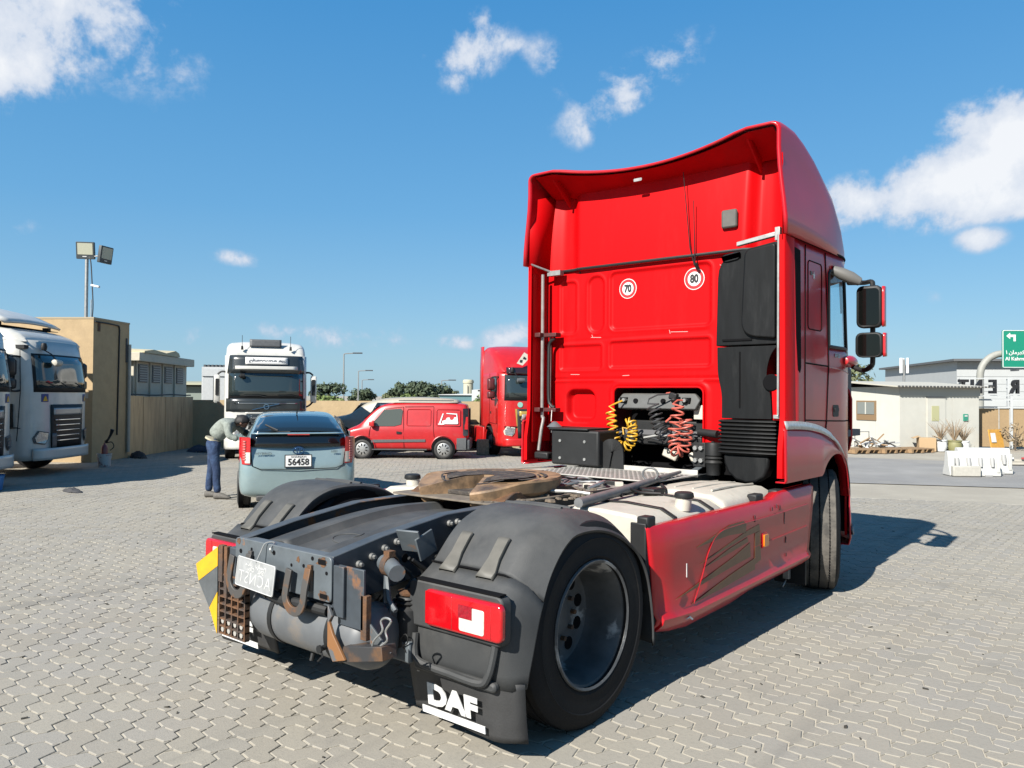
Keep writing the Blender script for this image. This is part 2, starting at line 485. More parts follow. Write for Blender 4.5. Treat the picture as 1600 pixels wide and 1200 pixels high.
SAND = ground_mat('sandy_ground', (0.46, 0.42, 0.34), (0.40, 0.36, 0.29), 0.6, 0.3, ((0.33, 0.30, 0.25), 0.4))
JOINT = ground_mat('sandy_joints', (0.58, 0.525, 0.42), (0.46, 0.42, 0.34), 6.0, 0.3)
ASPH = ground_mat('grey_asphalt', (0.335, 0.325, 0.305), (0.27, 0.262, 0.25), 0.5, 0.25, ((0.42, 0.39, 0.33), 0.6))


def sheet(name, poly, z, m):
    b = MB(); b.add([(x, y, z) for x, y in poly], [tuple(range(len(poly)))])
    return tag(b.build(name, m, smooth=0), kind='structure')


sheet('ground', [(-700, -300), (700, -300), (700, 900), (-700, 900)], -0.020, SAND)
sheet('road', [(-4.0, 11.4), (8.0, 17.4), (15, 20.9), (18, 24.2), (8, 22.3), (3, 21.2), (-4.0, 19.4)], -0.006, ASPH)
yard = sheet('paved_yard', [(-24, -14), (16, -24), (26, 6), (14, 16.4), (-4.0, 9.0), (-4.0, 18.2), (-24, 18.2)], -0.0055, JOINT)

# the zigzag paver: a 2:1 block whose unit edges carry an S-shaped kink, laid in herringbone
PU = 0.125            # unit edge in metres
PA = R(-44.5)         # laying direction (compass angle of the grid's second axis)
pe1 = Vector((math.cos(PA), -math.sin(PA) * 1.0, 0)); pe1 = Vector((math.cos(PA), -math.sin(PA), 0))
pe2 = Vector((math.sin(PA), math.cos(PA), 0)); pe1 = Vector((pe2.y, -pe2.x, 0))
KINK = 0.15


def edge_pts(a, b):
    """unit edge a->b on the grid, kinked the same way whichever paver it belongs to"""
    (x0, y0), (x1, y1) = a, b
    rev = (x1 + y1) < (x0 + y0)
    if rev: (x0, y0), (x1, y1) = (x1, y1), (x0, y0)
    hor = abs(x1 - x0) > abs(y1 - y0)
    pts = [(x0, y0)]
    for t, o in ((0.30, KINK), (0.70, -KINK)):
        if hor: pts.append((x0 + t, y0 + o))
        else: pts.append((x0 + o, y0 + t))
    pts.append((x1, y1))
    return pts[::-1][:-1] if rev else pts[:-1]


def paver_outline(w, h):
    c = [(i, 0) for i in range(w)] + [(w, j) for j in range(h)] + [(i, h) for i in range(w, 0, -1)] + [(0, j) for j in range(h, 0, -1)]
    out = []
    for i in range(len(c)):
        out += edge_pts(c[i], c[(i + 1) % len(c)])
    return [(x - w / 2, y - h / 2) for x, y in out]


def shrink(poly, d):
    n = len(poly); out = []
    for i in range(n):
        p0 = Vector(poly[i - 1]); p = Vector(poly[i]); p1 = Vector(poly[(i + 1) % n])
        a = (p - p0).normalized(); b = (p1 - p).normalized()
        na = Vector((-a.y, a.x)); nb = Vector((-b.y, b.x)); k = na + nb
        if k.length < 1e-6: k = na
        else: k = k / max(0.35, k.length_squared / 2)
        out.append(tuple(p + k * d))
    return out


def paver_verts(w, h):
    po = paver_outline(w, h)
    lo_ = shrink(po, 0.034); hi_ = shrink(po, 0.055)
    n = len(po)
    T = lambda p, z: pe1 * (p[0] * PU) + pe2 * (p[1] * PU) + Vector((0, 0, z))
    vs = [T(p, -0.008) for p in lo_] + [T(p, -0.0025) for p in lo_] + [T(p, 0.0) for p in hi_]
    fs = []
    for k in (0, 1):
        fs += [(k * n + i, k * n + (i + 1) % n, (k + 1) * n + (i + 1) % n, (k + 1) * n + i) for i in range(n)]
    fs.append(tuple(2 * n + i for i in range(n)))
    return vs, fs


def paver_mat(name, per_object):
    m = bpy.data.materials.new(name); m.use_nodes = True
    nt = m.node_tree; N = nt.nodes; L = nt.links; b = N['Principled BSDF']; b.inputs['Roughness'].default_value = 0.88
    b.inputs['Specular IOR Level'].default_value = 0.3
    geo = N.new('ShaderNodeNewGeometry')
    if per_object: oi = N.new('ShaderNodeObjectInfo'); rnd = oi.outputs['Random']
    else: rnd = geo.outputs['Random Per Island']
    cr_ = N.new('ShaderNodeValToRGB'); L.new(rnd, cr_.inputs[0])
    els = cr_.color_ramp.elements
    els[0].position = 0; els[0].color = (0.199, 0.186, 0.159, 1)
    els[1].position = 1; els[1].color = (0.239, 0.222, 0.187, 1)
    e = els.new(0.35); e.color = (0.221, 0.208, 0.184, 1)
    e = els.new(0.70); e.color = (0.210, 0.192, 0.160, 1)

    def nz(s, d, rg=0.6):
        n = N.new('ShaderNodeTexNoise'); n.inputs['Scale'].default_value = s; n.inputs['Detail'].default_value = d; n.inputs['Roughness'].default_value = rg
        L.new(geo.outputs['Position'], n.inputs['Vector']); return n.outputs[0]

    def rp(f, a, bb, ta=0.0, tb=1.0):
        r = N.new('ShaderNodeMapRange'); r.interpolation_type = 'SMOOTHSTEP'
        for k, v in zip(('From Min', 'From Max', 'To Min', 'To Max'), (a, bb, ta, tb)): r.inputs[k].default_value = v
        L.new(f, r.inputs['Value']); return r.outputs[0]

    def mx(f, A, B, bl='MIX'):
        x = N.new('ShaderNodeMix'); x.data_type = 'RGBA'; x.blend_type = bl
        L.new(f, x.inputs[0])
        for i, s in ((6, A), (7, B)):
            if isinstance(s, tuple): x.inputs[i].default_value = (*s, 1)
            else: L.new(s, x.inputs[i])
        return x.outputs[2]
    cur = cr_.outputs[0]
    cur = mx(rp(nz(0.55, 6), 0.36, 0.68, 0, 0.55), cur, (0.242, 0.222, 0.181))       # dusty patches
    cur = mx(rp(nz(0.7, 9, 0.72), 0.52, 0.74, 0, 0.62), cur, (0.135, 0.129, 0.116))    # traffic grime
    cur = mx(rp(nz(45, 5, 0.7), 0.45, 0.80, 0, 0.40), cur, (0.123, 0.117, 0.103))      # aggregate
    cur = mx(rp(nz(5.5, 3, 0.5), 0.74, 0.765, 0, 0.85), cur, (0.056, 0.055, 0.050))      # oil drops
    mpt = N.new('ShaderNodeMapping'); mpt.inputs['Scale'].default_value = (2.6, .16, 1); mpt.inputs['Rotation'].default_value = (0, 0, .12)
    L.new(geo.outputs['Position'], mpt.inputs['Vector'])
    tn = N.new('ShaderNodeTexNoise'); tn.inputs['Scale'].default_value = 1.0; tn.inputs['Detail'].default_value = 5; L.new(mpt.outputs[0], tn.inputs['Vector'])
    cur = mx(rp(tn.outputs[0], 0.56, 0.72, 0, 0.45), cur, (0.123, 0.117, 0.104))          # tyre tracks
    L.new(cur, b.inputs['Base Color'])
    bn = N.new('ShaderNodeBump'); bn.inputs['Strength'].default_value = 0.35; bn.inputs['Distance'].default_value = 0.004
    L.new(nz(110, 4), bn.inputs['Height']); L.new(bn.outputs[0], b.inputs['Normal'])
    return m


PAVER = paver_mat('concrete_paver', True)
PAVERS = paver_mat('concrete_pavers_far', False)
pv = {}
for k, (w, h) in {'h': (2, 1), 'v': (1, 2)}.items():
    vs, fs = paver_verts(w, h)
    me = bpy.data.meshes.new('paver'); me.from_pydata([tuple(v) for v in vs], [], fs); me.update(); me.materials.append(PAVER)
    pv[k] = (vs, fs, me)

CAMP = Vector((3.437, -3.269, 1.628))
spots = []
NR = 260
for i in range(-NR, NR):
    for j in range(-NR, NR):
        # herringbone on the unit grid: diagonal bands of period 4
        q = (i - j) % 4
        if q == 0: k = 'h'; cx, cy = i + 1.0, j + 0.5
        elif q == 2: k = 'v'; cx, cy = i + 0.5, j + 0.0
        else: continue
        p = pe1 * (cx * PU) + pe2 * (cy * PU)
        d = p - CAMP; dep_ = d.x * cf.x + d.y * cf.y
        if dep_ < 0.5 or dep_ > 25.0: continue
        lat = d.x * cr.x + d.y * cr.y
        if abs(lat) > dep_ * 0.675 + 2.6: continue
        # the yard ends at the sandy strip by the road and at the walls
        if p.x > -4.0 and p.y > 8.95 + 0.411 * (p.x + 4.0): continue
        if p.y > 18.0 or p.x < -19.5: continue
        seen = dep_ > 3.3 and abs(lat) < dep_ * 0.66 + 0.05
        spots.append((0 if seen else 1, dep_, k, p.x, p.y))
spots.sort()
spots = [q_[1:] for q_ in spots]
near = spots[:300]; far = spots[300:]
for dep_, k, x, y in near:
    o = bpy.data.objects.new('paver', pv[k][2]); COL.objects.link(o); o.parent = yard
    o.location = (x, y, random.uniform(-0.0015, 0.0015))
    o.rotation_euler = (random.gauss(0, .003), random.gauss(0, .003), random.gauss(0, .004))
V = []; F = []
rnd = random.Random(3)
for dep_, k, x, y in far:
    vs, fs, _ = pv[k]; o_ = len(V); n3 = len(vs)
    dz = rnd.uniform(-.0015, .0015); sx_, sy_ = rnd.gauss(0, .004), rnd.gauss(0, .004)
    if dep_ > 9:     # far away only the top ring with its edge shows
        m3 = n3 // 3
        V += [(v.x + x, v.y + y, v.z + dz + v.x * sx_ + v.y * sy_) for v in vs[m3:]]
        F += [tuple(i - m3 + o_ for i in f) for f in fs if min(f) >= m3]
    else:
        V += [(v.x + x, v.y + y, v.z + dz + v.x * sx_ + v.y * sy_) for v in vs]
        F += [tuple(i + o_ for i in f) for f in fs]
me = bpy.data.meshes.new('pavers'); me.from_pydata(V, [], F); me.update(); me.materials.append(PAVERS)
po_ = bpy.data.objects.new('pavers', me); COL.objects.link(po_); po_.parent = yard; po_['kind'] = 'stuff'

# ================================================================ cab skin shared by the tractors
def plan_x(y, y0, yf, hw, p=2.6, q=2.2):
    """half width of the cab at length y: straight to y0, rounded to the nose at yf"""
    if y <= y0: return hw
    t = min(1.0, (y - y0) / (yf - y0))
    return hw * (1 - t ** p) ** (1 / q)


def plan_curve(ys, y0, yf, hw, p=2.6, q=2.2):
    """polyline from the right rear round the nose to the left rear, as (x, y)"""
    right = [(plan_x(y, y0, yf, hw, p, q), y) for y in ys if y < yf - 0.10 * abs(yf - y0)]
    xr = right[-1][0]
    front = []
    nf = 16
    for k in range(1, nf):
        x = xr * (1 - 2 * k / nf)
        t = (1 - (abs(x) / hw) ** q) ** (1 / p)
        front.append((x, y0 + (yf - y0) * t))
    return right + front + [(-x, y) for x, y in right[::-1]]


def lean(z, y, z0=1.95, k=0.16, yc=3.4):
    """windscreen rake: the nose leans back above z0"""
    if z <= z0 or y < yc: return 0.0
    return (z - z0) * k * min(1.0, (y - yc) / 0.9)


def skin(curve, zlow, zhigh, zs, skip=None, zoff=0.0, rake=0.16, yc=3.4):
    """surface hung on a plan curve; zs are fixed levels, clipped to zlow..zhigh"""
    b = MB(); cols = []
    for x, y in curve:
        lo_, hi_ = zlow(x, y), zhigh(x, y)
        cols.append([(x, y - lean(min(max(z, lo_), hi_), y, k=rake, yc=yc), min(max(z, lo_), hi_)) for z in zs])
    vs = [p for c in cols for p in c]; n = len(zs); fs = []
    for i in range(len(cols) - 1):
        for j in range(n - 1):
            a, bb, c, d = cols[i][j], cols[i + 1][j], cols[i + 1][j + 1], cols[i][j + 1]
            if abs(a[2] - d[2]) < 1e-6 and abs(bb[2] - c[2]) < 1e-6: continue
            if skip and skip((a[0] + c[0]) / 2, (a[1] + c[1]) / 2, (zs[j] + zs[j + 1]) / 2): continue
            fs.append((i * n + j, (i + 1) * n + j, (i + 1) * n + j + 1, i * n + j + 1))
    return b.add(vs, fs)


def frange(a, b, n): return [a + (b - a) * i / n for i in range(n + 1)]


def tyre_profile(r, w, rim):
    h = w / 2
    return [(rim, -h * .80), (rim + .025, -h * .93), (rim + (r - rim) * .45, -h), (r - .055, -h * .96), (r - .018, -h * .86), (r - .004, -h * .70), (r, -h * .4),
            (r, 0), (r, h * .4), (r - .004, h * .70), (r - .018, h * .86), (r - .055, h * .96), (rim + (r - rim) * .45, h), (rim + .025, h * .93), (rim, h * .80)]


def tread_tyre(r, w, rim, c, n=56, groove=True):
    """tyre with three circumferential grooves; c = centre, axle along x"""
    h = w / 2
    prof = [(rim, -h * .80), (rim + .025, -h * .93), (rim + .035, -h * .955), (rim + .040, -h * .975), (rim + .046, -h * .955), (rim + (r - rim) * .45, -h), (r - .085, -h * .995), (r - .080, -h * 1.02), (r - .074, -h * .99), (r - .055, -h * .97), (r - .02, -h * .90), (r - .003, -h * .80)]
    for gx in (-.48, 0.0, .48):
        prof += [(r, gx * h - .010), (r - .012, gx * h - .006), (r - .012, gx * h + .006), (r, gx * h + .010)]
    prof += [(r - .003, h * .80), (r - .02, h * .90), (r - .055, h * .97), (r - .074, h * .99), (r - .080, h * 1.02), (r - .085, h * .995), (rim + (r - rim) * .45, h), (rim + .046, h * .955), (rim + .040, h * .975), (rim + .035, h * .955), (rim + .025, h * .93), (rim, h * .80)]
    return MB().lathe(prof, c, 'x', n)


# ================================================================ the red tractor
T = thing('tractor_truck', 'large red two-axle tractor unit seen from behind, fifth wheel bare, parked in the foreground', 'truck')
SGN = (1, -1)

# ---- wheels
TR = 0.505


def rear_wheel(s):
    """dual rear wheel on one side; s = +1 right, -1 left"""
    w = bpy.data.objects.new('rear_wheel', None); COL.objects.link(w); w.parent = T; w.location = (0, 0, TR)
    tread_tyre(TR, .30, .295, (s * 1.085, 0, 0)).build('tyre', RUBBER, w)
    tread_tyre(TR, .30, .295, (s * .755, 0, 0)).build('tyre', RUBBER, w)
    prof = [(.300, 1.232), (.312, 1.238), (.318, 1.228), (.312, 1.214), (.292, 1.208), (.284, 1.19), (.270, 1.15), (.264, 1.08), (.260, 1.04), (.250, 1.01), (.228, 1.0),
            (.12, 1.005), (.10, 1.005), (.09, 1.02), (.05, 1.03), (.0, 1.03)]
    MB().lathe([(r_, h * s) for r_, h in prof], (0, 0, 0), 'x', 48).build('rim', RIM, w)
    rim2 = MB().lathe([(r_, (2 * .92 - h) * s) for r_, h in prof[:9]], (0, 0, 0), 'x', 32)
    rim2.build('rim', RIM, w)
    for k in range(10):
        a = 2 * PI * k / 10 + .25
        MB().cyl((s * .975, .188 * math.cos(a), .188 * math.sin(a)), (s * 1.0045, .188 * math.cos(a), .188 * math.sin(a)), .034, n=14).build('hand_hole', DARK, w)
    nb = MB()
    for k in range(10):
        a = 2 * PI * k / 10
        nb.cyl((s * 1.0, .125 * math.cos(a), .125 * math.sin(a)), (s * 1.03, .125 * math.cos(a), .125 * math.sin(a)), .013, n=6)
    nb.build('wheel_nuts', RUST, w)
    return w


for s in SGN: rear_wheel(s)
MB().cyl((-.75, 0, TR), (.75, 0, TR), .11, n=16).lathe([(0, -.2), (.15, -.17), (.22, -.06), (.22, .06), (.15, .17), (0, .2)], (0, 0, TR), 'x', 20).build('rear_axle', CHASSIS, T)


def front_wheel(s):
    w = bpy.data.objects.new('front_wheel', None); COL.objects.link(w); w.parent = T; w.location = (s * 1.04, 3.72, TR)
    w.rotation_euler = (0, 0, R(21))
    ty = tread_tyre(TR, .315, .295, (0, 0, 0), 72)
    t = ty.build('tyre', RUBBER, w)
    tr_ = MB().lathe([(TR - .022, -.134), (TR + .0015, -.122), (TR + .002, -.080)], (0, 0, 0), 'x', 72)
    for a, b_ in ((-.072, -.005), (.005, .072)):
        tr_.lathe([(TR + .0015, a), (TR + .0015, b_)], (0, 0, 0), 'x', 72)
    tr_.lathe([(TR + .002, .080), (TR + .0015, .122), (TR - .022, .134)], (0, 0, 0), 'x', 72)
    tr_.build('tread_ribs', TREAD, w)
    sp = MB()
    for k in range(110):     # sipes along the centre grooves
        a = 2 * PI * k / 110
        for gx in (-.075, .0, .075):
            sp.obox((gx, (TR + .002) * math.cos(a), (TR + .002) * math.sin(a)), (.012, .008, .006), (a, 0, 0))
    sp.build('tread_sipes', RUBBER, w)
    MB().lathe([(.300, s * .13), (.316, s * .14), (.292, s * .11), (.262, s * .05), (.24, s * .04), (.15, s * .10), (.10, s * .15), (0, s * .155)], (0, 0, 0), 'x', 32).build('rim', RIM, w)


for s in SGN: front_wheel(s)

# ---- chassis rails
RAIL = [(-.95, .868), (-.646, .925), (-.195, .985), (.15, .99), (.9, .985), (2.6, .98), (4.3, .98)]
for s in SGN:
    b = MB()
    rings = []
    for y, zt in RAIL:
        zb = zt - .27 if y > -.7 else zt - .24
        xo, xi = s * .405, s * .33
        t = .009
        rings.append([(xi, y, zt), (xo, y, zt), (xo, y, zb), (xi, y, zb), (xi, y, zb + t), (xo - s * t, y, zb + t), (xo - s * t, y, zt - t), (xi, y, zt - t)])
    b.loft(rings)
    r_ = b.build('chassis_rail', CHASSIS, T, bev=.010)
    bo = MB()
    for y, dz in ((-.80, -.085), (-.72, -.075), (-.64, -.06), (-.56, -.05), (-.18, -.05), (-.12, -.05), (-.06, -.1), (.05, -.05), (.12, -.06), (.2, -.05)):
        z = lerp_tab(RAIL, y) + dz
        bo.cyl((s * .405, y, z), (s * .422, y, z), .017, n=12).cyl((s * .42, y, z), (s * .438, y, z), .010, n=6)
    bo.build('rail_bolts', STEEL, r_)
    hb = MB()
    for y, dz, q in ((-.5, -.15, .022), (-.3, -.16, .016)):
        z = lerp_tab(RAIL, y) + dz
        hb.cyl((s * .400, y, z), (s * .4075, y, z), q, n=14)
    hb.build('rail_holes', DARK, r_)

# ---- rear crossmember with holes, brackets and tow hooks
cmb = MB()
cmb.prism(rrect(-.41, .415, .655, .868, .025), 'y', -.968, -.950).box(-.40, .40, -.950, -.89, .850, .866).box(-.40, .40, -.950, -.89, .657, .672)
xm = cmb.build('rear_crossmember', CHGREY, T, bev=.004)
hb = MB()
for x, z, r_ in ((-.355, .80, .012), (-.25, .735, .010), (.10, .79, .008), (.25, .72, .012), (.27, .845, .010), (-.05, .83, .012), (.20, .80, .009), (.38, .79, .009)):
    hb.cyl((x, -.9705, z), (x, -.95, z), r_, n=10)
for x0, x1, z0, z1 in ((.315, .375, .825, .850), (.33, .39, .668, .690), (-.26, -.245, .79, .83), (-.275, -.265, .78, .80)):
    hb.prism(rrect(x0, x1, z0, z1, .006), 'y', -.9705, -.95)
hb.build('frame_holes', DARK, xm)
rs = MB()
for x, z, a_, b_ in ((.345, .838, .042, .022), (.36, .68, .042, .022), (.155, .825, .014, .014), (-.375, .85, .02, .015), (-.33, .70, .012, .03)):
    rs.cyl((x, -.9695, z), (x, -.9535, z), 1.0, n=18)
    k = len(rs.v) - 36
    for i in range(k, len(rs.v)):
        px, py, pz = rs.v[i]; f_ = 1 + .7 * noise.noise(Vector(((px - x) * 2.2, z * 9, (pz - z) * 2.2)))
        rs.v[i] = (x + (px - x) * a_ * f_, py, z + (pz - z) * b_ * f_)
rs.build('rust_patch', RUST, xm)
for x in (-.345, .165):
    hk = MB()
    pts = [(x - .035, -1.00, .78), (x - .05, -1.005, .70)] + [(x + .02 - .075 * math.cos(a), -1.01, .66 - .075 * math.sin(a)) for a in frange(.1, PI - .1, 10)] + [(x + .095, -1.005, .70), (x + .098, -.985, .80)]
    hk.tube(pts, .01, flat=(.022, .007), up=(0, 1, 0))
    hk.box(x + .083, x + .113, -.985, -.968, .69, .815)
    hk.build('tow_hook', mat('worn_hook', (.07, .065, .06), .6, col2=(.16, .075, .03), scale=9, lo=.5, hi=.62), T, bev=.003)

# ---- number plate wired to the crossmember
M_PL = mat('bare_plate', (0.36, 0.37, 0.37), 0.55, vary=.15, scale=10)
pc = Vector((-.128, -1.025, .713)); px_ = Vector((1, -.02, -.028)).normalized(); pu = Vector((0.03, .10, 1)).normalized()
Mp = frame(pc, px_, pu)
pm = MB().prism(rrect(-.175, .175, -.075, .075, .012), 'z', -.002, .002); pm.xf(Mp)
pl = pm.build('number_plate', M_PL, T)
M_EMB = mat('plate_emboss', (0.72, 0.72, 0.70), 0.5)
fl = Matrix.Diagonal((-1, 1, 1, 1))
text('embossed_lettering', 'ACNST', M_EMB, pl, Mp @ Matrix.Translation((0, -.025, .0025)) @ fl, .088, .0006, bold=-.002, sx=1.0, space=1.1)
text('embossed_lettering', '\uFEE2\uFEB4\uFED7\uFEAE\uFE91  \uFEF3\uFEE0\uFE96', M_EMB, pl, Mp @ Matrix.Translation((.0, .050, .0025)) @ fl, .036, .0006, space=1.1)
text('embossed_lettering', 'SNL   CA\u0639\uFE91', M_EMB, pl, Mp @ Matrix.Translation((.0, .022, .0025)) @ fl, .030, .0006, space=1.1)
rm = MB(); rp_ = [Mp @ Vector((x, z, .003)) for x, z in rrect(-.172, .172, -.072, .072, .012)]
rm.tube(rp_ + [rp_[0]], .002, 5); rm.build('plate_rim', M_EMB, pl)
MB().tube(catmull([pc + pu * .065 + Vector((0, -.005, 0)), (-.12, -1.00, .83), (-.11, -.98, .872), (-.075, -.95, .876), (-.06, -.985, .85), (-.055, -.975, .825)], 5), .0035, 6).build('tie_wire', STEEL, T)

# ---- ribbed cover between the rails
cv = MB()


def cover_fn(u, v):
    y = -.88 + u * 1.15; x = -.31 + v * .62
    h = .86 + .105 * math.sin(min(1, u * 1.25) * PI * .5) - .05 * max(0, u - .7) ** 1.2
    t = x / .31
    h += .035 * (1 - t * t)
    for c in (-.08, .17):
        d = (x - c) / .018
        h += -.045 / (1 + math.exp(-d * 3)) if c < 0 else .040 / (1 + math.exp(-d * 3))
    if abs(t) > .9: h -= (abs(t) - .9) * .35
    return (x, y, h - .02)


cv.grid(cover_fn, 26, 40)
cvo = cv.build('chassis_cover', FENDER, T, sol=.012)
lg = MB(); Cc = [cover_fn((-.62 + .88) / 1.15 + .06 * math.sin(a), .66 + .16 * math.cos(a)) for a in frange(0, 2 * PI, 28)]
lg.tube([(p[0], p[1], p[2] + .001) for p in Cc], .003, 5); lg.build('moulded_oval', FENDER, cvo)

# ---- air tank slung under the tail
tk = MB(); r0 = .152
prof = [(0.0, -.475), (.06, -.47), (.11, -.452), (.14, -.425), (r0, -.385), (r0, .405), (.14, .445), (.11, .472), (.06, .49), (0, .495)]
tk.lathe(prof, (.115, -.80, .485), 'x', 40)
tko = tk.build('air_tank', TANKM, T)
bd = MB()
for x in (-.17, .30):
    bd.lathe([(r0 + .001, -.016), (r0 + .006, -.016), (r0 + .006, .016), (r0 + .001, .016)], (x + .06, -.80, .485), 'x', 40)
bd.build('tank_strap', BLACK, tko)
vb = MB()
vb.cyl((.36, -.955, .44), (.36, -.99, .437), .013, n=10).cyl((.36, -.985, .437), (.36, -.995, .437), .02, n=8).tube([(.36, -.985, .44), (.385, -.99, .41), (.35, -.99, .38)], .005, 5)
vb.cyl((.12, -.85, .335), (.12, -.86, .30), .011, n=8)
vb.build('drain_valve', BLACK, tko)
MB().tube(catmull([(-.10, -.985, .645), (-.04, -.985, .625), (.06, -.98, .61), (.20, -.97, .615), (.34, -.93, .60)], 5), .026, 10).cyl((-.125, -.99, .655), (-.06, -.985, .63), .032, n=8).build('air_hose', BLACK, T)

# ---- left hazard bracket with perforated step
HAZ_G = mat('hazard_grey', (.10, .11, .115), .55, vary=.2, col2=(.2, .09, .04), scale=8, lo=.6, hi=.68)
lb = bpy.data.objects.new('underrun_bracket', None); COL.objects.link(lb); lb.parent = T
# the striped board stands in a plane turned outwards
A0 = Vector((-.600, -.955, 0)); A1 = Vector((-.825, -.958, 0))


def bp(u, z, d=0.0): return tuple(A0 + (A1 - A0) * u + Vector((0, -d, z)))


def plate(poly, d=.006):
    n = len(poly); b = MB()
    vs = [bp(u, z, d) for u, z in poly] + [bp(u, z, 0) for u, z in poly]
    return b.add(vs, [tuple(range(n)), tuple(range(2 * n - 1, n - 1, -1))] + [(i, n + i, n + (i + 1) % n, (i + 1) % n) for i in range(n)])


plate([(0, .79), (1.0, .665), (.87, .575), (0, .685)]).build('yellow_stripe', YELLOW, lb)
plate([(0, .683), (.868, .573), (.36, .445), (.0, .545)]).build('grey_stripe', HAZ_G, lb)
plate([(.0, .543), (.355, .443), (0, .315)]).build('yellow_stripe', YELLOW, lb)
gb = MB()
for k in range(5):
    x = -.595 + k * .063
    gb.box(x, x + .010, -.955, -.925, .325, .665)
for k in range(9):
    z = .318 + k * .040
    gb.box(-.597, -.333, -.953, -.927, z, z + .009)
gb.build('perforated_step', RUST, lb)
gb = MB()
for k in range(4):
    for j in range(2):
        x = -.560 + k * .062
        gb.cyl((x, -.951, .345 + j * .045), (x, -.946, .345 + j * .045), .014, n=10)
gb.build('step_holes', mat('pale_gap', (.42, .40, .36), .9), lb)
MB().box(-.60, -.335, -.93, -.924, .32, .66).build('step_backing', DARK, lb)
MB().box(-.596, -.555, -.960, -.93, .60, .80).box(-.535, -.505, -.962, -.93, .52, .80).build('bracket_post', RUST, lb, bev=.003)
MB().box(-.50, -.415, -.95, -.90, .60, .80).build('bracket_arm', CHASSIS, lb, bev=.006)

# ---- right bracket, folded plates
rb = bpy.data.objects.new('underrun_bracket', None); COL.objects.link(rb); rb.parent = T
MB().box(.425, .500, -.965, -.948, .60, .835).box(.435, .62, -.945, -.930, .56, .835).build('bracket_post', CHASSIS, rb, bev=.004)
MB().prism([(.43, .66), (.43, .47), (.47, .405), (.56, .43), (.47, .53), (.44, .585), (.462, .61)], 'y', -1.0, -.985).build('folded_plate', mat('folded_rust', (.12, .125, .13), .6, col2=(.27, .12, .04), scale=7, lo=.45, hi=.5), rb, bev=.003)
MB().prism([(.50, .405), (.80, .475), (.79, .535), (.53, .485)], 'y', -.985, -.90).build('folded_plate', mat('dark_fold', (.035, .035, .037), .6, col2=(.14, .07, .03), scale=5), rb, bev=.003)
MB().box(.60, .64, -.945, -.915, .52, .72).build('flat_bar', RUST, rb, bev=.002)
MB().prism([(.66, .60), (.80, .50), (.76, .49), (.66, .49)], 'y', -.94, -.93).build('gusset', HAZ_G, rb, bev=.002)
MB().tube(catmull([(.70, -.96, .47), (.72, -.97, .54), (.78, -.97, .60), (.77, -.97, .64), (.80, -.97, .66), (.83, -.965, .65), (.79, -.96, .60), (.80, -.96, .56), (.75, -.96, .52), (.73, -.96, .47)], 4), .005, 6).build('bent_wire', STEEL, rb)
MB().box(.42, .58, -.75, -.70, .52, .62).box(.45, .52, -.9, -.6, .52, .60).build('bracket_arm', CHASSIS, rb, bev=.008)
# torsion bar, valve and gaiter between frame and mudguard
ms = bpy.data.objects.new('suspension_gear', None); COL.objects.link(ms); ms.parent = T
MB().tube([(.50, -.72, .82), (.57, -.74, .815), (.66, -.78, .80)], .040, 14).build('stabiliser_tube', CHGREY, ms)
MB().lathe([(.042, -.02), (.05, -.018), (.05, .018), (.042, .02)], (.555, -.735, .816), 'x', 16).box(.535, .575, -.755, -.715, .855, .885).build('tube_clamp', RUST, ms)
MB().obox((.50, -.55, .90), (.13, .012, .13), (R(30), 0, R(15))).obox((.56, -.50, .88), (.012, .12, .12), (R(20), 0, 0)).build('lamp_bracket', CHGREY, ms, bev=.003)
MB().tube([(.54, -.74, .77), (.58, -.76, .66), (.64, -.77, .62)], .013, 6).tube([(.54, -.74, .77), (.545, -.75, .64)], .012, 6).build('link_rod', CHGREY, ms)
gt = [(.0, .11), (.07, .11), (.075, .10), (.06, .09), (.078, .08), (.062, .065), (.08, .05), (.085, .0), (.085, -.12), (.07, -.15), (0, -.15)]
MB().lathe(gt, (.58, -.62, .55), 'z', 20).build('air_bellow', BLACK, ms)
MB().lathe([(.0, .0), (.06, .0), (.065, .012), (.0, .02)], (.58, -.62, .665), 'z', 16).build('bellow_cap', RUST, ms)
MB().box(.52, .66, -.70, -.55, .36, .46).build('valve_block', CHGREY, ms, bev=.01)
for i in range(7):
    y = random.uniform(-.7, -.3); x = random.uniform(.45, .60)
    MB().tube(catmull([(x, y, .82), (x + random.uniform(0, .08), y + .1, .72), (x + .05, y + random.uniform(-.1, .1), .60)], 4), .009, 6).build('air_line', BLACK, ms)

# ---- rear mudguards
CREST = [(.60, .28), (.597, .45), (.575, .66), (.50, .82), (.40, .92), (.27, .995), (.12, 1.04), (-.04, 1.055), (-.18, 1.045), (-.30, 1.005), (-.385, .945), (-.455, .875), (-.51, .815)]
ARCH = [(.570, .28), (.555, .45), (.50, .66), (.42, .78), (.321, .856), (.22, .91), (.107, .950), (-.02, .972), (-.17, .968), (-.26, .925), (-.331, .858), (-.385, .785), (-.426, .700)]
CR_ = [Vector(p) for p in catmull([(a, b, 0) for a, b in CREST], 4)]
AR_ = [Vector(p) for p in catmull([(a, b, 0) for a, b in ARCH], 4)]


